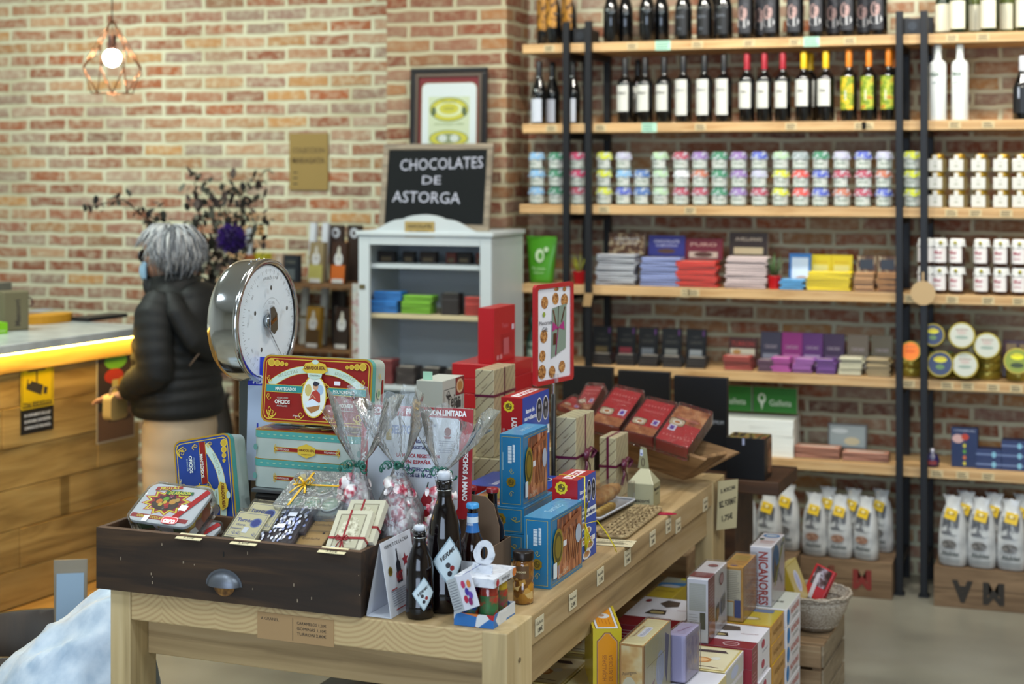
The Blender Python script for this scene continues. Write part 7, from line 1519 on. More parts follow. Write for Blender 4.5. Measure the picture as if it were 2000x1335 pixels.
bc = W(1592, 1150, 5.50); WICK = speck('wicker', ((.3, '#7c6c5c'), (.5, '#a89c8c'), (.7, '#c4bcb0')), 150, rough=.75, stretch=(1, 1, 2.2), bump=.8)
t = thing('wicker_basket', 'pale round wicker bowl standing on the slatted crate', 'basket', (bc.x, bc.y, CZt+.001))
b = MB(); b.lathe([(0, .004), (.06, .004), (.085, .03), (.108, .075), (.122, .128), (.118, .128), (.103, .075), (.08, .034), (.058, .010), (0, .010)], WICK, 36, caps=False, sx=1.0, sy=1.0); b.build('bowl', t)
b = MB()
for k in range(2): b.tube([((.121+.003*k)*cos(a), (.121+.003*k)*sin(a), .128+.003*sin(a*9+k*pi)) for a in [2*pi*i/72 for i in range(72)]], .0045, WICK, 6, closed=True)
for r_ in range(6):
    q = r_/5; rr = .075+.045*q; zz_ = .022+.098*q; b.tube([((rr+.002*((i % 2)*2-1))*cos(2*pi*i/60), (rr+.002*((i % 2)*2-1))*sin(2*pi*i/60), zz_) for i in range(60)], .0045, WICK, 5, closed=True)
b.build('weave', t)
def d_gold(b, w, l): b.FR(.003, .003, w-.003, l-.003, .0012, m('#8c6c24')); b.E(w*.5, l*.5, w*.2, l*.28, m('#c4c8d8'), 20); b.E(w*.5, l*.5, w*.13, l*.22, m('#a8b0d0'), 18)
O, U, V = W(1562, 1181, 5.43), W(1582, 1161, 5.56), W(1535, 1104, 5.46); M, w_, l_ = box3(O, U, V)
b = MB().box(0, w_, 0, l_, -.03, 0, m('#b8a860', .35, coat=.3), left=m('#a8902c', .4)); b.frame((0, 0, .0003), (1, 0, 0), (0, 1, 0)); d_gold(b, w_, l_); o = b.build('biscuit_box', bevel=.0015); o.matrix_world = M; tag(o, 'cream and gold box with blue oval tilted in the wicker bowl', 'biscuit box')
O, U, V = W(1566, 1158, 5.56), W(1603, 1178, 5.50), W(1567, 1084, 5.62); M, w_, l_ = box3(O, U, V)
b = MB().box(0, w_, 0, l_, -.02, 0, m('#a41824', .3, coat=.5)); b.frame((0, 0, .0003), (1, 0, 0), (0, 1, 0)); b.R(w_*.12, l_*.4, w_*.9, l_*.95, speck('chocolate_photo', ((.35, '#2c1c1c'), (.5, '#5c4448'), (.62, '#a8a0b0'), (.7, '#2c2024')), 36, rough=.3)); b.PG([(w_*.3, 0), (w_*.5, 0), (w_*.42, l_*.8), (w_*.25, l_*.75)], m('#b9b4bc')); o = b.build('biscuit_pack', bevel=.004); o.matrix_world = M; tag(o, 'red pack with dark photo tilted in the wicker bowl', 'biscuit pack')

# wooden crate farther under the table, table end things
tbox('wooden_crate', 'pale wooden box on the floor beyond the table far end', -.62, -.16, 2.12, 2.45, .0008, .46, (BWOOD, BWOOD, BWOOD), lambda b, w, d, h: (b.face('front', w, d, h), b.R(0, h*.55, w, h*.56, m('#3c2c1c')), b.R(0, h*.78, w, h*.79, m('#3c2c1c'))), cat='crate')
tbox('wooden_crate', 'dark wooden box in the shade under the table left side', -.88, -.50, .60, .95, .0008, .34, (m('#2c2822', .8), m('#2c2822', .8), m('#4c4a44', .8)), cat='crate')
tbox('storage_box', 'grey box standing under the middle of the table', -.72, -.42, 1.1, 1.4, .0008, .38, (m('#7c7c80', .6), m('#7c7c80', .6), m('#8c8c90', .6)), cat='box')

# bench with a black carton, second stand with black cartons behind the trough
DKW = wood('dark_bench_wood', ((.2, '#2c1c12'), (.6, '#50341f')), (1, 9, 9), .6, 3)
bt = thing('low_bench', 'dark wooden bench behind the table far corner carrying black cartons', 'bench', (0, 0, 0), 0); q = W(1521, 975, 5.85); bt.location = (q.x, q.y, 0); bt.rotation_euler = (0, 0, TA)
MB().box(-.95, 0, 0, .34, .635, .685, DKW).build('seat_plank', bt, bevel=.003)
for x in (-.94, -.22): MB().box(x, x+.05, .02, .32, 0, .6345, DKW).build('leg', bt)
def bench(x0, y0, w, d, h, label, deco=None, z=.6856, rz=0, name='black_carton', col='#101216', top=None):
    b = MB().box(0, w, 0, d, 0, h, m(col, .35), top=top or m(col, .35)); 
    if deco: b.M = Matrix.Translation((w/2, d/2, 0)); deco(b, w, d, h)
    o = b.build(name, bevel=.0015); o.location = bt.location+Matrix.Rotation(TA, 3, 'Z') @ Vector((x0, y0, z)); o.location.z = z+.0004; o.rotation_euler = (0, 0, TA+rz); return tag(o, label, 'carton')
TOPS = speck('carton_edge_print', ((.4, '#14120e'), (.5, '#8c8444'), (.58, '#7c2c1c'), (.66, '#14120e')), 40, rough=.4, stretch=(1, .2, 1))
def bd(b, w, d, h): b.face('right', w, d, h); b.R(d*.35, h*.1, d, h*.95, speck('food_photo', ((.35, '#2c1c14'), (.5, '#8c5c3c'), (.62, '#b8a08c'), (.75, '#3c3c5c')), 30, rough=.3)); b.face('front', w, d, h); b.R(w*.42, h*.82, w*.48, h*.98, m('#9ca4c4'))
bench(-.20, .01, .145, .12, .155, 'black carton with colourful top standing on the dark bench right end', bd, top=TOPS)
def tx(s): return lambda b, w, d, h: (b.face('front', w, d, h), b.T(s, w*.80, h*.52, .014, m('#9ca0a8'), w*.28))
bench(-.44, .14, .21, .03, .355, 'upright black carton above the right end of the trough', tx('PREMIUM'))
bench(-.68, .18, .21, .03, .36, 'upright black carton behind the middle of the trough', tx('SELECCION'))
bench(-.92, .20, .21, .03, .365, 'upright black carton behind the left end of the trough', None)
# ---------------------------------------------------------------- bean bags and marked crates below the shelving
def crate(px0, px1, Y, h, label, marks, d=.36):
    a, b_ = ony(px0, 900, Y), ony(px1, 900, Y); w = b_.x-a.x; c = MB().box(0, w, 0, d, 0, h, BEAN_W)
    c.box(0, w, -.0012, 0, h*.48, h*.49, m('#3c2c1c', .9)); c.frame((0, -.0016, 0), (1, 0, 0), (0, 0, 1))
    for u, v, s, col in marks: c.T(s, w*u, h*v, h*.48, m(col, .9), h*.52, rot=180, bold=.06)
    o = c.build('bean_crate', bevel=.004); o.location = (a.x, Y, .0008); return tag(o, label, 'crate')
BEAN_W = wood('old_crate_board', ((.2, '#5c4630'), (.5, '#7c644a'), (.8, '#94795c')), (1, 8, 8), .8, 3, .3)
crate(1562, 1742, 6.93, .152, 'brown wooden crate with faded red letters between the shelf frames', ((.68, .5, 'M', '#7c2c28'), (.28, .55, 'M', '#6c3c2c')))
crate(1824, 2060, 6.90, .165, 'brown wooden crate with upside down dark letters at bottom right', ((.24, .42, 'A', '#2c2824'), (.50, .42, 'M', '#2c2824')))
crate(1458, 1546, 6.75, .165, 'dark wooden crate under the leftmost bean bags', (), .3)
def beanbag(col, beans, nm):
    t = thing('bean_bag', None, 'bean bag'); b = MB(); n = 20; vs = []; fs = []
    pr = ((0, .046, .030), (.006, .055, .040), (.05, .057, .044), (.12, .054, .042), (.18, .049, .034), (.215, .040, .022), (.235, .030, .012), (.25, .032, .008), (.268, .040, .004))
    for j, (z, w, tk) in enumerate(pr):
        for i in range(n):
            a = 2*pi*i/n; ca, sa = cos(a), sin(a); q = 1+.03*sin(3*a+j*1.3)*(j > 1)
            vs.append((w*q*abs(ca)**.7*(1 if ca > 0 else -1), tk*q*abs(sa)**.8*(1 if sa > 0 else -1), z+(.006*sin(i*2.2) if j == 8 else 0)))
    for j in range(8):
        for i in range(n): fs.append((j*n+i, j*n+(i+1) % n, (j+1)*n+(i+1) % n, (j+1)*n+i))
    fs.append(tuple(range(n))[::-1]); b.add(vs, fs, speck('bag_film_'+nm, ((.35, '#a4a6a8'), (.55, '#c0c2c2'), (.7, '#cfd0ce')), 16, rough=.3, coat=.4, bump=.3), True)
    b.build('film', t)
    # printed front following the bulge
    def fy(x, z):
        for j in range(8):
            if pr[j][0] <= z <= pr[j+1][0]:
                k = (z-pr[j][0])/(pr[j+1][0]-pr[j][0]); w = pr[j][1]*(1-k)+pr[j+1][1]*k; tk = pr[j][2]*(1-k)+pr[j+1][2]*k; break
        c = min(.98, abs(x)/w)**(1/.7); return -(tk*1.04*(max(0, 1-c*c)**.5)**.8)-.0012
    p = MB()
    def patch(pts, mt, k=0.): p.add([(x, fy(x, z)-k, z) for x, z in pts], [tuple(range(len(pts)))], mt)
    def strip(x0, x1, z0, z1, mt, k=0., nx=6, nz=3):
        vs = [(x0+(x1-x0)*i/nx, fy(x0+(x1-x0)*i/nx, z0+(z1-z0)*j/nz)-k, z0+(z1-z0)*j/nz) for j in range(nz+1) for i in range(nx+1)]
        p.add(vs, [(j*(nx+1)+i, j*(nx+1)+i+1, (j+1)*(nx+1)+i+1, (j+1)*(nx+1)+i) for j in range(nz) for i in range(nx)], mt, True)
    strip(-.034, .034, .125, .205, speck('tree_print', ((.45, '#b9bcbc'), (.52, '#6c6e74'), (.6, '#4c4e54'), (.66, '#b4b6b6')), 26, rough=.5, stretch=(1, 1, .5)))
    c = [(-.002+.030*cos(2*pi*i/18), .088+.017*sin(2*pi*i/18)) for i in range(18)]; vs = [(x, fy(x, z)-.0008, z) for x, z in c]+[(-.002, fy(-.002, .088)-.0008, .088)]; p.add(vs, [(i, (i+1) % 18, 18) for i in range(18)], beans)
    v2, f2, wd = textmesh('Alubias', .03); p.add([((x-wd/2)*.07/wd+.002, fy((x-wd/2)*.07/wd+.002, .045+y*.022)-.0008, .045+y*.022) for x, y in v2], f2, m('#4c5454')); strip(-.04, .04, .026, .030, m('#8c9090'), .0005); strip(-.038, .038, .016, .020, m('#8c9090'), .0005)
    p.build('print', t)
    y = MB().slab([(-.024, -.020), (.024, -.024), (.026, .018), (-.022, .022)], 0, .0015, m('#d8b414', .45)); y.frame((-.02, -.018, .0018), (1, 0, 0), (0, 1, 0)); y.R(.004, .012, .036, .026, m('#a8861c')); y.E(.02, .022, .008, .006, m('#e0d49c'), 10)
    y.build('yellow_tag', t, loc=(.004, -.040, .205), rot=(radians(72), radians(8), 0)); return Proto(t)
BB = {'r': beanbag('', speck('red_beans', ((.3, '#6c4438'), (.5, '#94705c'), (.7, '#b8a090')), 160, rough=.3), 'mid'), 'k': beanbag('', speck('dark_beans', ((.3, '#3c3c3c'), (.5, '#6c6a68'), (.7, '#8c8884')), 160, rough=.3), 'dark')}
def bag(px, Y, zt, key, label, sc=1.): p = ony(px, 900, Y); BB[key].put((p.x, p.y, zt), rnd.uniform(-.15, .1)-.2, label, 'bean bags below the shelving', scale=(sc*.98, sc*.96, sc))
for k, (px, Y) in enumerate(((1592, 6.99), (1641, 6.99), (1692, 6.99))): bag(px, Y, .1535, 'r', 'silvery bag of reddish beans, %s of the front three on the middle crate' % ORD[k])
for k, (px, Y) in enumerate(((1618, 7.14), (1668, 7.14), (1722, 7.16))): bag(px, Y, .1535, 'k', 'silvery bean bag standing in the back row of the middle crate, %s from left' % ORD[k])
for k, (px, Y) in enumerate(((1862, 6.96), (1918, 6.96), (1976, 6.96))): bag(px, Y, .1665, 'k', 'silvery bag with dark oval window, %s of the front row on the right crate' % ORD[k], 1.08)
for k, (px, Y) in enumerate(((1888, 7.11), (1943, 7.11), (1998, 7.12))): bag(px, Y, .1665, 'r', 'silvery bean bag in the back row of the right crate, %s from left' % ORD[k], 1.05)
for k, (px, Y) in enumerate(((1455, 6.86), (1503, 6.86), (1538, 7.0))): bag(px, Y, .1665, 'k', 'silvery bean bag beside the hanging price card, %s from left' % ORD[k], 1.05)
# ================================================================ LEFT SIDE OF THE SHOP
# pendant lamp
lc_ = W(219, 113, 7.0); COPPER = m('#c0825c', .25, .9)
t = thing('pendant_lamp', 'copper wire cage pendant lamp with lit round bulb against the brick wall', 'lamp', lc_)
zt, zw, zb = .17, -.045, -.157; rw, rb = .134, .088; n = 8
b = MB()
up_ = [(rw*cos(2*pi*i/n+.2), rw*sin(2*pi*i/n+.2), zw) for i in range(n)]; lo = [(rb*cos(2*pi*(i+.5)/n+.2), rb*sin(2*pi*(i+.5)/n+.2), zb) for i in range(n)]; md = [(.072*cos(2*pi*(i+.5)/n+.2), .072*sin(2*pi*(i+.5)/n+.2), .055) for i in range(n)]
for i in range(n):
    j = (i+1) % n; b.tube([(0, 0, zt), md[i]], .0023, COPPER, 5); b.tube([md[i], up_[i]], .0023, COPPER, 5); b.tube([md[i], up_[j]], .0023, COPPER, 5); b.tube([up_[i], lo[i]], .0023, COPPER, 5); b.tube([up_[j], lo[i]], .0023, COPPER, 5)
b.tube(lo, .0023, COPPER, 5, closed=True); b.build('cage', t)
MB().lathe([(.012, .10), (.018, .095), (.018, .04), (.014, .036)], m('#5c4038', .4, .5), 16).build('socket', t)
MB().ball((0, 0, 0), .040, m('#fff4e0', .3, emit=26.), 20).build('bulb', t)
MB().tube([(0, 0, .10), (0, 0, CEIL-lc_.z-.001)], .0025, m('#141414', .6), 6).build('cord', t)
lamp('pendant_bulb_light', 'POINT', lc_-Vector((0, 0, .0)), 22, (1, .86, .62), .045).location.z -= 0

# plaques, blackboard, framed picture
def wallplate(name, label, cat, px0, px1, py0, py1, Y, th, mt, deco, par=None):
    a, b_ = ony(px0, py1, Y), ony(px1, py0, Y); c = ony((px0+px1)/2, (py0+py1)/2, Y); w = b_.x-a.x; dc2 = depth(c); h = (py1-py0)*dc2/F; z0 = EYE-(py1-HY)*dc2/F
    b = MB().box(0, w, 0, th, 0, h, mt); b.frame((0, -.0004, 0), (1, 0, 0), (0, 0, 1)); deco(b, w, h); o = b.build(name, bevel=.001); o.location = (a.x, Y, z0); return tag(o, label, cat)
wallplate('cardboard_plaque', 'brown cardboard plaque with lettering fixed high on the brick wall', 'sign', 565, 640, 260, 371, YW-.012, .011, m('#8c7440', .8), lambda b, w, h: (b.T('COLECCION', w/2, h*.70, h*.09, m('#5c4824'), w*.85, bold=.03), b.T('MARAGATA', w/2, h*.52, h*.09, m('#4c3818'), w*.85, bold=.03), [b.R(w*.1, h*q, w*.22, h*(q+.02), INK) or b.R(w*.45, h*q, w*.58, h*(q+.02), m('#5c4824')) or b.R(w*.8, h*q, w*.9, h*(q+.02), INK) for q in (.3, .2, .1)]))
# framed picture
pf = ony(797, 300, 7.0); wf_ = ony(947, 300, 7.0).x-pf.x; zt2 = EYE+195*7.47/F
t = thing('framed_picture', 'dark framed certificate with crimson mount standing behind the chalkboard', 'picture', (pf.x, 7.0, CZ+.001), rot=(radians(-2), 0, 0)); hh = zt2-CZ
BLK = m('#141012', .3, coat=.4); ow = .026
b = MB()
for a in ((0, wf_, 0, ow), (0, wf_, hh-ow, hh)): b.box(a[0], a[1], 0, .025, a[2], a[3], BLK)
for a in ((0, ow), (wf_-ow, wf_)): b.box(a[0], a[1], 0, .025, ow, hh-ow, BLK)
b.build('frame', t, bevel=.004); b = MB()
for a in ((ow, wf_-ow, ow, ow+.016), (ow, wf_-ow, hh-ow-.016, hh-ow)): b.box(a[0], a[1], .004, .02, a[2], a[3], m('#7c6c60', .25, .7))
for a in ((ow, ow+.016), (wf_-ow-.016, wf_-ow)): b.box(a[0], a[1], .004, .02, ow+.016, hh-ow-.016, m('#7c6c60', .25, .7))
b.build('inner_frame', t); b = MB().box(ow+.016, wf_-ow-.016, .012, .02, ow+.016, hh-ow-.016, m('#6c141c', .6))
b.frame((0, .0116, 0), (1, 0, 0), (0, 0, 1)); u0, u1, v1 = wf_*.15, wf_*.86, hh*.905; b.RR(u0-.003, hh*.25, u1+.003, v1+.003, .03, m('#8c7444')); b.RR(u0, hh*.25, u1, v1, .028, m('#c6cfd0', .6))
uc = (u0+u1)/2; b.R(uc-.105, hh*.52, uc+.105, hh*.82, m('#b9c4a4')); YG = m('#b8b43c', .6); DK = m('#4c5c3c', .6)
b.E(uc, hh*.74, .10, .058, DK, 24); b.E(uc, hh*.74, .096, .054, YG, 24); b.E(uc, hh*.74, .07, .036, m('#c4cca0'), 24); b.E(uc, hh*.745, .05, .026, YG, 20); b.T('DIPLOMA', uc, hh*.79, .012, DK, .08); b.T('HONOR', uc, hh*.745, .014, DK, .05)
for s_ in (-1, 1): b.E(uc+s_*.078, hh*.73, .012, .022, DK, 12); b.E(uc+s_*.034, hh*.56, .02, .016, m('#b4bcb4'), 14)
b.E(uc, hh*.56, .10, .040, DK, 24) ; b.E(uc, hh*.56, .096, .037, YG, 24); b.E(uc, hh*.56, .066, .024, m('#7c8868'), 20)
for s_ in (-1, 1): b.E(uc+s_*.03, hh*.56, .022, .018, m('#c0c8c0'), 14)
b.T('ASTORGA 1904', uc, hh*.65, .010, m('#8c9c6c'), .15); b.build('certificate', t)
# chalkboard
pa, pb_ = ony(742, 430, 6.80), ony(957, 430, 6.80); wb_ = pb_.x-pa.x
t = thing('chalkboard', 'chalkboard reading CHOCOLATES DE ASTORGA leaning on top of the white cabinet', 'chalkboard', (pa.x, 6.78, CZ+.001), rot=(radians(-9), 0, 0)); hb_ = .405
FRW = wood('pale_frame_wood', ((.3, '#7c7060'), (.7, '#a89a84')), (1, 10, 10), .6, 4); fw_ = .028
b = MB(); b.box(0, wb_, 0, .018, 0, fw_, FRW); b.box(0, wb_, 0, .018, hb_-fw_, hb_, FRW); b.box(0, fw_, 0, .018, fw_, hb_-fw_, FRW); b.box(wb_-fw_, wb_, 0, .018, fw_, hb_-fw_, FRW); b.build('frame', t, bevel=.002)
b = MB().box(fw_, wb_-fw_, .004, .014, fw_, hb_-fw_, m('#0e1214', .7, spec=.2)); b.frame((0, .0036, 0), (1, 0, 0), (0, 0, 1)); CH = m('#b4b6c4', .9)
b.T('CHOCOLATES', wb_*.54, hb_*.77, .052, CH, wb_*.75, rot=2, bold=.0); b.T('DE', wb_*.46, hb_*.58, .040, CH, wb_*.17, bold=.0); b.T('ASTORGA', wb_*.42, hb_*.38, .052, CH, wb_*.62, rot=-1, bold=.0)
b.build('slate', t)

# counter things
CM = Matrix.Translation(P0) @ Matrix.Rotation(cyaw, 4, 'Z'); CMI = CM.inverted()
def onplane(px, py, yl):
    o = CMI @ Vector((0, 0, EYE)); d = CMI.to_3x3() @ (W(px, py, 1)-Vector((0, 0, EYE))); t_ = (yl-o.y)/d.y; return o+d*t_
def ctop(px, py): p = onz(px, py, 1.165); return p
a, c = onplane(40, 850, -.008), onplane(104, 706, -.008)
w_, h_ = onplane(104, 780, -.008).x-onplane(40, 780, -.008).x, c.z-a.z
b = MB().box(0, w_, -.002, 0, 0, h_, m('#14161a', .4), ); b.frame((0, -.0023, 0), (1, 0, 0), (0, 0, 1)); YW_ = m('#c9a808', .4)
b.R(0, h_*.36, w_, h_, YW_); b.FR(w_*.04, h_*.38, w_*.96, h_*.98, .003, INK); b.R(w_*.2, h_*.90, w_*.75, h_*.925, INK); b.R(w_*.46, h_*.66, w_*.50, h_*.9, INK)
b.PG([(w_*.2, h_*.80), (w_*.68, h_*.68), (w_*.62, h_*.54), (w_*.16, h_*.66)], INK); b.PG([(w_*.70, h_*.66), (w_*.82, h_*.64), (w_*.78, h_*.54), (w_*.68, h_*.56)], INK); b.E(w_*.26, h_*.76, .008, .008, YW_, 10)
b.T('ZONA VIDEOVIGILADA', w_*.5, h_*.42, .020, INK, w_*.86, bold=.03)
for k, s in enumerate(('EN CUMPLIMIENTO DE LA LEY', 'SE INFORMA QUE EXISTEN', 'CAMARAS DE VIGILANCIA')): b.T(s, w_*.5, h_*(.27-.09*k), .011, m('#c4c8d0'), w_*.8, bold=.04)
o = b.build('security_sign'); o.matrix_world = CM @ Matrix.Translation((a.x, -.0075, a.z)); tag(o, 'yellow and black video surveillance sign on the plank counter front', 'sign')
a, c = onplane(188, 868, -.008), onplane(262, 684, -.008); w_ = onplane(262, 780, -.008).x-onplane(188, 780, -.008).x; h_ = onplane(188, 684, -.008).z-a.z
b = MB().box(0, w_, -.002, 0, 0, h_, m('#b8a888', .5)); b.frame((0, -.0023, 0), (1, 0, 0), (0, 0, 1)); b.R(.008, .008, w_-.006, h_-.008, m('#3c2c24')); b.E(w_*.5, h_*.86, w_*.3, h_*.09, m('#6ca82c'), 18); b.E(w_*.45, h_*.70, w_*.25, h_*.08, m('#b8341c'), 16); b.E(w_*.7, h_*.6, w_*.2, h_*.08, m('#c9902c'), 16); b.R(w_*.1, h_*.1, w_*.4, h_*.52, m('#1c2420')); b.R(.008, .008, w_-.006, h_*.34, m('#6c4c34')); b.T('MENCIA', w_*.62, h_*.24, .024, INK, w_*.6, bold=.03); b.R(w_*.4, h_*.36, w_*.55, h_*.66, m('#c9b468'))
o = b.build('wine_poster'); o.matrix_world = CM @ Matrix.Translation((a.x, -.0075, a.z)); tag(o, 'small wine poster on the counter front beside the woman', 'poster')
p = ctop(32, 646); b = MB(); b.box(-.055, .055, 0, .07, 0, .165, m('#6c6448', .6)); b.frame((-.055, -.0005, 0), (1, 0, 0), (0, 0, 1)); b.T('Mascorri', .06, .075, .022, m('#3c342c'), .11, rot=90, bold=.03)
t = thing('gift_bag', 'olive paper gift bag with dark loop on the counter worktop', 'gift bag', (p.x, p.y, 1.1656), cyaw+radians(-25)); b.build('paper_bag', t, bevel=.006); MB().tube([(.05, .035, .14), (.075, .035, .13), (.085, .035, .105), (.07, .035, .095), (.05, .035, .10)], .0035, m('#4c2c2c', .6), 6).build('loop', t)
p = ctop(6, 652); b = MB().box(-.09, .02, 0, .10, 0, .045, m('#7cbc10', .4)); b.frame((-.09, -.0005, 0), (1, 0, 0), (0, 0, 1)); b.T('Infusion', .075, .014, .009, m('#d8e8b8'), .05); o = b.build('lime_box', bevel=.001); o.location = (p.x, p.y, 1.1656); o.rotation_euler = (0, 0, cyaw-.3); tag(o, 'bright lime green box at the left end of the worktop', 'box')
p = ctop(-14, 632); o = MB().lathe([(.03, 0), (.034, .006), (.034, .10), (.014, .14), (.014, .18), (0, .181)], m('#14181c', .15, coat=.5), 16).build('dark_bottle'); o.location = (p.x, p.y, 1.1656); tag(o, 'dark bottle behind the lime box at the picture left edge', 'bottle')
p = ctop(8, 620); o = MB().box(-.05, .05, 0, .05, 0, .16, m('#8c8c80', .3, .5)).build('metal_tin', bevel=.004); o.location = (p.x, p.y, 1.1656); o.rotation_euler = (0, 0, cyaw); tag(o, 'greyish tin box behind the olive gift bag on the worktop', 'tin')
p = ctop(95, 629); b = MB().slab([(.13*cos(a), .07*sin(a)) for a in [2*pi*i/24 for i in range(24)]], 0, .035, m('#c98c14', .6)); o = b.build('yellow_tray', bevel=.006); o.location = (p.x, p.y, 1.1656); o.rotation_euler = (0, 0, cyaw); tag(o, 'low round mustard yellow tray at the back of the worktop', 'tray')
p = ctop(80, 622); o = MB().box(-.06, .06, -.03, .03, 0, .002, m('#a4a8b0', .5)).build('paper_slip'); o.location = (p.x, p.y, 1.1656+.036); o.rotation_euler = (0, 0, cyaw+.2); tag(o, 'grey paper slip lying on the mustard yellow tray', 'paper')
p = ctop(195, 623); o = MB().box(-.13, .13, -.05, .05, 0, .018, m('#16181c', .4)).build('card_reader_tray', bevel=.004); o.location = (p.x, p.y, 1.1656); o.rotation_euler = (0, 0, cyaw); tag(o, 'flat black device tray on the worktop beside the woman', 'tray')

# tub, bag and sack on the floor
tc = W(60, 1240, 4.95); DKB = wood('tub_wood', ((.2, '#120c07'), (.6, '#2a1d10')), (9, 9, 1), .5, 3)
t = thing('wooden_tub', 'dark round wooden tub on the floor before the counter', 'tub', (tc.x, tc.y, 0)); b = MB(); b.lathe([(.25, 0), (.28, .2), (.27, .40), (.25, .40), (.255, .2), (.23, .03), (0, .03)], DKB, 36, caps=False); b.build('staves', t)
for z, r in ((.06, .262), (.33, .280)): MB().lathe([(r+.001, z), (r+.004, z), (r+.003, z+.03), (r, z+.03)], m('#1c1a18', .7), 36, caps=False).build('hoop', t)
SACKM = speck('woven_plastic_sack', ((.3, '#a0b4c8'), (.6, '#c0cedc'), (.8, '#d0dae4')), 20, rough=.45, bump=.25, detail=5)
def sackmesh(cx, cy, cz, rx, ry, rz_, seed, amp=.28):
    vs = []; fs = []; nu, nv = 56, 36
    for j in range(nv+1):
        ph = pi*j/nv
        for i in range(nu):
            a = 2*pi*i/nu; d_ = Vector((sin(ph)*cos(a), sin(ph)*sin(a), -cos(ph)))
            f = noise.noise(d_*1.5+Vector((seed, 0, 0)))*amp; q = d_*3.2+Vector((seed, 3, 1)); g = 1-abs(noise.noise(Vector((q.x*.9+q.z*1.2, q.y*.9, q.z*.5)))*2.4); h_ = 1-abs(noise.noise(q*2.1)*2)
            s_ = 1+f*.7+.11*g+.012*h_; z = cz+rz_*d_.z*s_; vs.append((cx+rx*d_.x*s_, cy+ry*d_.y*s_, max(.002, z+.85*d_.x*rx*(1+.3*d_.z))))
    for j in range(nv):
        for i in range(nu): fs.append((j*nu+i, j*nu+(i+1) % nu, (j+1)*nu+(i+1) % nu, (j+1)*nu+i))
    return vs, fs
sp_ = W(72, 1335, 4.32); b = MB(); vs, fs = sackmesh(0, 0, .27, .31, .22, .27, 7.7); b.add(vs, fs, SACKM, True); o = b.build('woven_sack'); o.location = (sp_.x, sp_.y, 0); o.rotation_euler = (0, radians(0), radians(18)); tag(o, 'large crumpled white woven plastic sack slumped beside the table leg', 'sack')
p = W(138, 1160, 5.0); t = thing('paper_food_bag', 'upright grey paper bag reading LA DESPENSA standing in the dark tub', 'food bag', (p.x, p.y, .0315), radians(28)); b = MB(); n = 16; vs = []; fs = []
hb2 = EYE-(1092-HY)*5.0/F-.032
for j, (z, w, tk) in enumerate(((0, .05, .04), (.1, .055, .036), (hb2*.7, .05, .015), (hb2*.95, .052, .004), (hb2, .052, .003))):
    for i in range(n): a = 2*pi*i/n; vs.append((w*abs(cos(a))**.5*(1 if cos(a) > 0 else -1), tk*abs(sin(a))**.6*(1 if sin(a) > 0 else -1), z))
for j in range(4):
    for i in range(n): fs.append((j*n+i, j*n+(i+1) % n, (j+1)*n+(i+1) % n, (j+1)*n+i))
fs += [tuple(range(n))[::-1], tuple(range(4*n, 5*n))]; b.add(vs, fs, m('#8c8270', .6), False); b.build('bag', t)
b = MB(); b.add([(-.042, -.042, .14), (.042, -.042, .14), (.042, -.008, hb2*.93), (-.042, -.008, hb2*.93)], [(0, 1, 2, 3)], m('#8ca4b8', .45)); b.frame((-.042, -.0424, .14), (1, 0, 0), (0, .034, hb2*.93-.14)); LL = hb2*.93-.14
b.E(.042, LL*.62, .006, .008, m('#5c6c74'), 12); b.T('LA DESPENSA', .042, LL*.50, .009, m('#2c3840'), .06, bold=.03); b.T('GARBANZO', .04, LL*.20, .010, m('#3c3430'), .06, bold=.03); b.T('pedrosillo', .036, LL*.10, .009, m('#3c50a0'), .05); b.build('label', t)

# chocolate rack behind the woman
RW = wood('rack_wood', ((.2, '#5c4024'), (.6, '#8a6440')), (1, 9, 9), .6, 3); ra, rb_ = ony(455, 500, 7.05), ony(688, 500, 7.05); rw_ = rb_.x-ra.x
t = thing('display_rack', 'brown wooden display rack of chocolates between the dial scale and the white cabinet', 'display rack', (ra.x, 7.05, 0))
RZs = (1.275, .955, .62)
for z in RZs: MB().box(0.0135, rw_-.0135, 0, .30, z-.02, z, RW).build('shelf_board', t)
for x in (0, rw_-.013): MB().box(x, x+.013, 0, .30, 0, RZs[0], RW).build('side_board', t)
def rk(px, z, back=.03): p = ony(px, 500, 7.05+back); return Vector((p.x, p.y, z+.0006))
def rbox(px, z, w, h, th, col, label, deco=None, back=.03, rz=-.2, tilt=0., name='chocolate_box', group=None):
    P = cardbox(w, h, th, m(col, .35), m(col, .4), deco, name); q = rk(px, z, back); q.z += abs(sin(tilt))*th/2+.0005; P.put(q, 0, label, group, rot=(tilt, 0, rz))
G_ = None
rbox(490, RZs[0], .06, .13, .04, '#b0602c', 'orange brown chocolate box at the left of the rack top'); rbox(513, RZs[0], .075, .14, .05, '#c4bc2c', 'lime yellow chocolate box on the rack top', lambda b, w, h: b.T('LIMON', w/2, h*.7, .012, m('#7c7c14'), w*.6), .04)
rbox(548, RZs[0], .045, .14, .03, '#b8a08c', 'pinkish beige box beside the lime yellow one on the rack top', lambda b, w, h: b.E(w/2, h*.75, w*.3, h*.12, m('#c9bcb0')), .05); rbox(572, RZs[0], .085, .135, .035, '#262c34', 'dark slate chocolate box on the rack top', lambda b, w, h: (b.T('70 CACAO', w/2, h*.75, .014, m('#8c8c7c'), w*.7), b.R(w*.2, h*.1, w*.8, h*.5, m('#5c6468'))), .03)
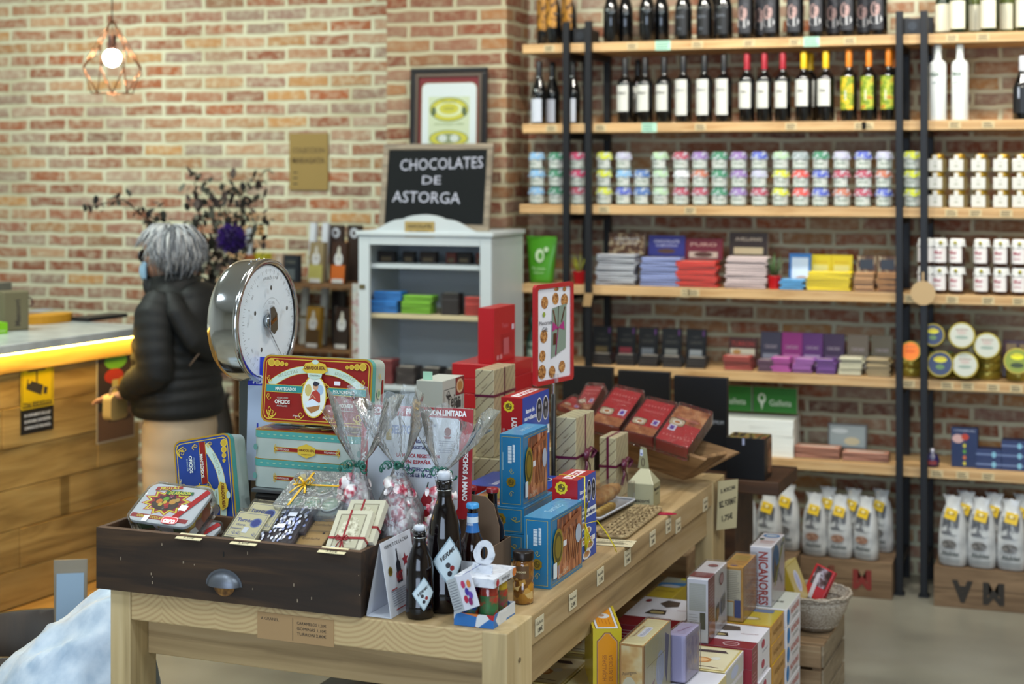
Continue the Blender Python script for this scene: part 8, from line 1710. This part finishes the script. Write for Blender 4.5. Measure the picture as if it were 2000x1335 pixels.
def orn(col): return lambda b, w, h: (b.E(w/2, h*.58, w*.30, h*.17, m('#c4c4c4'), 16), b.E(w*.5, h*.76, w*.12, h*.15, m('#b8b4a8'), 12), b.R(0, 0, w, h*.44, m(col)), b.T('maragato', w/2, h*.60, h*.05, m('#5c4c3c'), w*.4), b.R(w*.1, h*.0, w*.9, h*.10, m('#c0bcb8')))
rbox(618, RZs[0], .085, .20, .03, '#8c7c5c', 'yellow based chocolate pack with white ornate label on the rack top', orn('#a8a058'), .02, tilt=-.1); rbox(662, RZs[0], .085, .20, .03, '#3c2820', 'orange based chocolate pack with white ornate label on the rack top', orn('#b85c1c'), .02, tilt=-.1)
for k, px in enumerate((608, 632)): rbox(px, RZs[0], .036, .29, .02, '#c0c4cc', 'slim tall white box standing at the back of the rack top, %s one' % ('left', 'right')[k], lambda b, w, h: b.R(0, h*.38, w, h*.42, m('#8c7c4c')), .14, tilt=-.08, group='slim white boxes')
rbox(488, RZs[0], .035, .26, .02, '#a8acb4', 'slim grey white box at the back of the rack beside the purple flower', None, .16)
for k, (px, c) in enumerate(((658, '#3a2c28'), (694, '#342824'))): rbox(px, RZs[0], .085, .28, .02, c, 'tall dark brown pack with white round medallion at rack back, %s one' % ('left', 'right')[k], lambda b, w, h: (b.E(w/2, h*.86, w*.3, w*.3, m('#b8bcc4'), 18), b.E(w/2, h*.86, w*.14, w*.14, m('#3c2c28'), 14)), .20, group='tall brown packs')
for k, (px, c) in enumerate(((612, '#8c6824'), (668, '#2c1c14'))): rbox(px, RZs[1], .085, .20, .03, c, '%s chocolate pack with white emblem on the rack middle shelf' % ('golden brown', 'dark brown')[k], orn(('#4c3414', '#241610')[k]), .02, tilt=-.1)
for k, px in enumerate((592, 630)): rbox(px, RZs[1], .036, .285, .02, '#b4b4ac', 'slim tall white box at the back of the rack middle shelf, %s one' % ('left', 'right')[k], lambda b, w, h: b.R(0, h*.45, w, h*.5, m('#6c5c34')), .14, tilt=-.08, group='slim white boxes on the middle shelf')
rbox(662, RZs[1], .085, .27, .02, '#241c1a', 'tall dark pack with orange shape behind the dark brown pack', lambda b, w, h: (b.E(w*.6, h*.6, w*.14, h*.06, m('#b8501c'), 12), b.E(w*.4, h*.62, w*.12, h*.1, m('#8c8478'), 12)), .20)
for k, px in enumerate((606, 640, 668)): rbox(px, RZs[2], .07, .17, .05, ('#3c2c24', '#5c3c2c', '#2c2420')[k], 'brown box on the lowest rack shelf, %s from left' % ORD[k])
o = MB(); o.box(-.05, .05, -.0015, .0015, 0, .58, speck('floral_cloth', ((.4, '#b8bcb8'), (.52, '#c4c4bc'), (.6, '#b07c84'), (.66, '#7c9474'), (.72, '#b8bcb8')), 30, rough=.8)); o = o.build('fabric_strip'); p = ony(700, 560, 6.98); o.location = (ra.x+rw_+.052, 7.05-.0025, .70); o.rotation_euler = (0, 0, 0); tag(o, 'pale floral cloth strip hanging between the rack and the white cabinet', 'cloth')

# dried bouquet
vp = W(425, 700, 7.62); vp.z = 0
t = thing('dried_bouquet', 'tall dried eucalyptus bouquet with purple flower head behind the woman', 'dried plant', vp)
MB().lathe([(.08, 0), (.10, .02), (.11, .35), (.07, .62), (.05, .72), (.06, .76), (.05, .76), (.045, .72), (0, .70)], m('#2a2622', .5), 24, caps=False).build('floor_vase', t)
LF = [m('#34352c', .8), m('#56564a', .8), m('#242220', .8), m('#403430', .8)]; STM = m('#3c2c20', .8)
VM = Matrix.Translation(vp).inverted()
def branch(pts, nleaf, ls, spread, r=.003):
    pts = [VM @ W(a, b_, d) for a, b_, d in pts]; b = MB(); fine = []
    for i in range(len(pts)-1):
        for k in range(6): fine.append(pts[i].lerp(pts[i+1], k/6))
    fine.append(pts[-1]); b.tube(fine, r, STM, 5)
    for i in range(nleaf):
        q = fine[min(len(fine)-1, int(len(fine)*(.25+.75*rnd.random())))]+Vector([rnd.gauss(0, spread) for _ in range(3)]); a = Matrix.Rotation(rnd.uniform(0, 6.3), 3, 'Z') @ Matrix.Rotation(rnd.uniform(-1.4, 1.4), 3, 'X'); s_ = ls*rnd.uniform(.8, 1.6)
        b.add([q+a @ Vector((s_*x, s_*y, s_*z)) for x, y, z in ((0, -1, 0), (.55, -.3, .12), (.5, .5, .1), (0, 1, 0), (-.5, .5, .1), (-.55, -.3, .12))], [(0, 1, 2, 3), (0, 3, 4, 5)], LF[rnd.randrange(4)])
    b.build('branch', t)
V0 = (425, 690, 7.62)
branch([V0, (380, 560, 7.5), (330, 470, 7.4), (290, 415, 7.3)], 90, .020, .035); branch([V0, (360, 540, 7.4), (300, 440, 7.3), (240, 388, 7.2), (172, 405, 7.15)], 46, .016, .012)
branch([V0, (410, 560, 7.6), (395, 450, 7.6), (380, 355, 7.6)], 120, .020, .045); branch([V0, (430, 560, 7.7), (440, 440, 7.7), (435, 360, 7.75)], 140, .021, .05)
branch([V0, (450, 560, 7.6), (470, 440, 7.6), (470, 380, 7.6), (515, 352, 7.6)], 110, .018, .035); branch([V0, (440, 600, 7.6), (425, 520, 7.6), (420, 440, 7.6)], 150, .020, .055); branch([V0, (400, 620, 7.6), (385, 540, 7.6), (375, 470, 7.6)], 130, .020, .05); branch([V0, (460, 590, 7.6), (480, 500, 7.6), (505, 420, 7.6)], 90, .018, .035); branch([V0, (430, 640, 7.6), (410, 600, 7.6), (430, 540, 7.6)], 140, .020, .06)
fb = MB(); pc = VM @ W(452, 465, 7.45); PUR = (m('#2c1060', .8), m('#3c1880', .8), m('#241048', .8))
fb.ball(tuple(pc), .055, PUR[2], 16)
for i in range(420):
    d_ = Vector([rnd.gauss(0, 1) for _ in range(3)]).normalized(); q = pc+d_*.052; u = d_.orthogonal().normalized()*.006; v = d_.cross(u).normalized()*.006; e = pc+d_*.078*rnd.uniform(.85, 1.1)
    fb.add([q+u, q+v, q-u-v, e], [(0, 1, 3), (1, 2, 3), (2, 0, 3)], PUR[i % 3])
fb.build('purple_flower', t)
# ================================================================ THE CUSTOMER
def limb(b, pts, mt, n=16, puff=0., ps=.045):
    """lofted tube: pts = (x, y, z, rx, ry); rings stay horizontal unless the run is level"""
    P = []; 
    for i in range(len(pts)-1):
        a, c = pts[i], pts[i+1]; L_ = (Vector(a[:3])-Vector(c[:3])).length; k = max(2, int(L_/.012)) if puff else max(2, int(L_/.03))
        for j in range(k):
            t = j/k; e = t; P.append([a[q]*(1-e)+c[q]*e for q in range(5)]+[0])
    P.append(list(pts[-1])+[0]); N = len(P); s = 0; vs = []; fs = []
    for i, p in enumerate(P):
        a = Vector(P[max(0, i-1)][:3]); c = Vector(P[min(N-1, i+1)][:3]); t = (c-a).normalized()
        if i: s += (Vector(p[:3])-Vector(P[i-1][:3])).length
        u = Vector((1, 0, 0)); u = (u-t*u.dot(t)).normalized() if abs(t.x) < .9 else Vector((0, 1, 0)); v = t.cross(u)
        g = 1+puff*(abs(sin(pi*s/ps))-.5)
        for k in range(n):
            an = 2*pi*k/n; vs.append(Vector(p[:3])+u*cos(an)*p[3]*g+v*sin(an)*p[4]*g)
    for i in range(N-1):
        for k in range(n): fs.append((i*n+k, i*n+(k+1) % n, (i+1)*n+(k+1) % n, (i+1)*n+k))
    fs += [tuple(range(n))[::-1], tuple(range((N-1)*n, N*n))]; b.add(vs, fs, mt, True); return b
def fuse(o, vox, it=4):
    r = o.modifiers.new('remesh', 'REMESH'); r.mode = 'VOXEL'; r.voxel_size = vox; r.use_smooth_shade = True
    s = o.modifiers.new('smooth', 'SMOOTH'); s.iterations = it; s.factor = .5; return o
wp = W(348, 900, 6.50); wp.z = 0
fdir = R_*(-.93)+F_*(.37); wrz = atan2(fdir.y, fdir.x)-pi/2
wo = thing('person', 'grey haired woman in black quilted hooded jacket and beige trousers standing at the counter', 'person', wp, wrz)
SKIN = m('#a87c64', .55); b = MB()
limb(b, [(0, 0, .78, .13, .10), (0, 0, .95, .135, .10), (0, .01, 1.15, .14, .10), (0, 0, 1.30, .15, .085), (0, .01, 1.36, .07, .06), (0, .04, 1.40, .052, .055), (0, .06, 1.44, .055, .06)], SKIN)
limb(b, [(0, .08, 1.385, .035, .045), (0, .08, 1.42, .058, .07), (0, .072, 1.47, .070, .085), (0, .065, 1.53, .072, .088), (0, .06, 1.57, .052, .065), (0, .06, 1.59, .02, .03)], SKIN)
limb(b, [(0, .155, 1.50, .010, .012), (0, .172, 1.47, .013, .014), (0, .16, 1.455, .016, .012)], SKIN, 8)      # nose
for s in (-1, 1):
    b.ball((s*.072, .06, 1.475), .018, SKIN, 8, sx=.4, sz=1.3)
    limb(b, [(s*.08, 0, .80, .085, .085), (s*.085, .01, .62, .068, .070), (s*.085, .015, .46, .050, .052), (s*.085, 0, .28, .045, .048), (s*.085, 0, .08, .032, .036), (s*.085, .03, .035, .034, .045)], SKIN)
    h = .93 if s < 0 else 1.225
    limb(b, [(s*.15, 0, 1.30, .045, .045), (s*.205, -.01, 1.22, .043, .043), (s*.225, -.05, 1.05, .036, .036), (s*.20, .07, (1.05+h)/2, .030, .030), (s*.165, .15, h, .022, .020)], SKIN, 12)
    limb(b, [(s*.165, .15, h, .024, .018), (s*.16, .22, h-.012, .036, .014), (s*.158, .24, h-.016, .034, .012)], SKIN, 12)
    for k, (dx, ln) in enumerate(((-.027, .055), (-.009, .068), (.009, .064), (.026, .050))):
        x = s*.158+dx; limb(b, [(x, .232, h-.016, .0085, .0085), (x+dx*.1, .232+ln*.55, h-.026, .008, .008), (x+dx*.1, .232+ln, h-.045, .0065, .0065)], SKIN, 8)
    limb(b, [(s*.16-s*.028, .18, h-.006, .011, .010), (s*.16-s*.052, .215, h-.018, .0095, .009), (s*.16-s*.056, .242, h-.032, .0075, .0075)], SKIN, 8)
fuse(b.build('body', wo), .0065, 3)
JK = m('#1d1e1d', .6, spec=.3)
b = MB()
limb(b, [(0, .0, .835, .190, .172), (0, .0, .88, .200, .182), (0, .01, 1.0, .196, .175), (0, .005, 1.12, .202, .170), (0, -.005, 1.22, .205, .158), (0, -.005, 1.30, .185, .128), (0, 0, 1.355, .115, .095), (0, .005, 1.385, .085, .085)], JK, 32, .055, .052)
for s in (-1, 1):
    h = .945 if s < 0 else 1.215
    limb(b, [(s*.13, -.01, 1.315, .07, .07), (s*.190, -.01, 1.25, .074, .080), (s*.220, -.03, 1.13, .068, .078), (s*.225, -.045, 1.04, .064, .075), (s*.205, .06, (1.04+h)/2-.005, .056, .060), (s*.172, .125, h, .044, .044)], JK, 20, .06, .05)
fuse(b.build('jacket', wo), .009, 2)
b = MB(); limb(b, [(0, .02, 1.34, .10, .10), (0, .025, 1.375, .088, .095), (0, .03, 1.41, .078, .088)], JK, 24, .05, .03)
for s in (-1, 1): limb(b, [(s*.05, .10, 1.33, .03, .02), (s*.045, .115, 1.37, .035, .018), (s*.05, .12, 1.40, .02, .01)], JK, 12)
fuse(b.build('collar', wo), .008, 2)
b = MB()
limb(b, [(-.14, -.06, 1.34, .035, .03), (-.165, -.10, 1.27, .05, .045), (-.12, -.15, 1.17, .07, .05), (0, -.175, 1.11, .07, .05), (.12, -.15, 1.17, .07, .05), (.165, -.10, 1.27, .05, .045), (.14, -.06, 1.34, .035, .03)], JK, 16)
b.ball((0, -.12, 1.235), .115, JK, 20, sx=1.25, sy=.62, sz=1.05); b.ball((0, -.10, 1.33), .09, JK, 16, sx=1.3, sy=.7, sz=.6)
fuse(b.build('hood', wo), .010, 5)
TR = m('#b8a488', .8); b = MB()
limb(b, [(0, 0, .90, .158, .118), (0, -.01, .82, .172, .138), (0, -.01, .74, .168, .135), (0, -.005, .70, .14, .11)], TR, 24)
for s in (-1, 1): limb(b, [(s*.075, -.01, .80, .098, .118), (s*.082, 0, .66, .092, .105), (s*.085, .01, .50, .078, .084), (s*.085, 0, .42, .074, .078), (s*.085, -.005, .25, .064, .068), (s*.085, 0, .07, .056, .062)], TR, 20, .03, .09)
fuse(b.build('trousers', wo), .010, 3)
for s in (-1, 1):
    b = MB(); limb(b, [(s*.085, -.045, .05, .038, .045), (s*.085, .02, .048, .042, .045), (s*.085, .10, .036, .045, .032), (s*.085, .17, .028, .038, .022)], m('#2a2624', .5), 14); b.box(s*.085-.042, s*.085+.042, -.09, .175, .001, .016, m('#1c1a18', .6)); b.build('shoe', wo)
# hair: a cap of volume with many curved locks
HM = [m('#7d8084', .45, spec=.4), m('#a4a6a8', .45, spec=.4), m('#5c5f63', .5), m('#c0c0be', .45, spec=.4)]
b = MB(); b.ball((0, -.012, 1.515), .098, HM[0], 24, sx=.92, sy=1.06, sz=1.02); b.ball((0, -.045, 1.46), .080, HM[0], 20, sx=1.0, sy=.8, sz=1.1)
hr = random.Random(5)
for i in range(800):
    a = hr.uniform(0, 2*pi); e = hr.uniform(.05, 1.0)   # angle around, start height
    front = cos(a-pi/2)       # 1 = forward
    if front > .25 and e < .8: continue
    r0 = .088*sqrt(max(.02, 1-e*e)); z0 = 1.515+.10*e; st = Vector((r0*cos(a), r0*sin(a)-.012, z0))
    L_ = hr.uniform(.07, .15)*(1.0 if front < 0 else .55); out = Vector((cos(a), sin(a), 0)); cr_l = hr.uniform(-.8, .8); sd = Vector((-sin(a), cos(a), 0))
    pts = [st]; 
    for k in range(1, 5):
        t = k/4; z = z0+.012*sin(pi*t)-L_*t*t*.9-.02*t; rr = .092*sqrt(max(.0, 1-min(1, abs((z-1.515)/.12))**2))+.012+.020*t+hr.uniform(0, .006); rr = max(rr, .068 if z < 1.46 else 0)+.02*t*t*hr.uniform(-.6, 1.4)
        pts.append(Vector((out.x*rr, out.y*rr*1.06-.014, z))+sd*cr_l*.05*t)
    b.tube(pts, [.0045, .0055, .005, .0035, .0008], HM[hr.choice((0, 1, 1, 3, 2, 2, 3))], 5, flat=.55)
b.build('hair', wo, loc=(0, .045, 0))
b = MB(); DG = m('#0c0c10', .12, coat=.5)
for s in (-1, 1): b.ball((s*.036, .096, 1.484), .034, DG, 14, sx=1, sy=.35, sz=.8); b.tube([(s*.062, .09, 1.488), (s*.080, .05, 1.49), (s*.080, -.01, 1.486)], .0035, DG, 6)
b.tube([(-.01, .112, 1.488), (0, .118, 1.49), (.01, .112, 1.488)], .003, DG, 6); b.build('sunglasses', wo, loc=(0, .05, 0))
b = MB(); vs = []; fs = []
for j in range(7):
    z = 1.385+.075*j/6
    for i in range(13):
        a = radians(25+130*i/12); r = .080+.016*sin(pi*i/12)*sin(pi*(j+.6)/7); vs.append((r*cos(a)*.92, .022+r*sin(a)*1.10, z))
for j in range(6):
    for i in range(12): fs.append((j*13+i, j*13+i+1, (j+1)*13+i+1, (j+1)*13+i))
b.add(vs, fs, m('#8fb0c8', .8), True)
for s in (-1, 1): b.tube([(s*.070, .06, 1.44), (s*.078, .03, 1.46), (s*.074, .0, 1.475)], .0012, m('#c4ccd0', .8), 4)
o = b.build('face_mask', wo, loc=(0, .05, 0)); o.modifiers.new('solid', 'SOLIDIFY').thickness = .0015
# small beige crossbody bag hanging at her left hand side
STR = m('#7a6450', .6); WM = wo.matrix_basis
t = thing('handbag', 'small golden beige handbag hanging before the woman at the counter poster', 'handbag', wp, wrz)
b = MB(); b.slab(rrect(-.055, 0, .055, .10, .02, 4), -.02, .02, m('#a88c54', .4, coat=.3), M=Matrix.Translation((-.165, .19, .83)) @ Matrix.Rotation(pi/2, 4, 'X')); b.build('pouch', t, bevel=.004)
b = MB(); pts = [(-.21, .37, .90), (-.232, .18, 1.09), (-.20, .165, 1.20)]
b.tube([(-.205, .19, .92), (-.19, .19, .955), (-.155, .19, .96), (-.125, .19, .92)], .004, STR, 6); b.build('handle', t)
b = MB(); b.tube([(-.09, -.196, 1.16), (-.125, -.182, 1.11), (-.155, -.155, 1.06)], .006, STR, 6, flat=.35); b.build('strap', wo)
print('OBJECTS', len(S.objects))
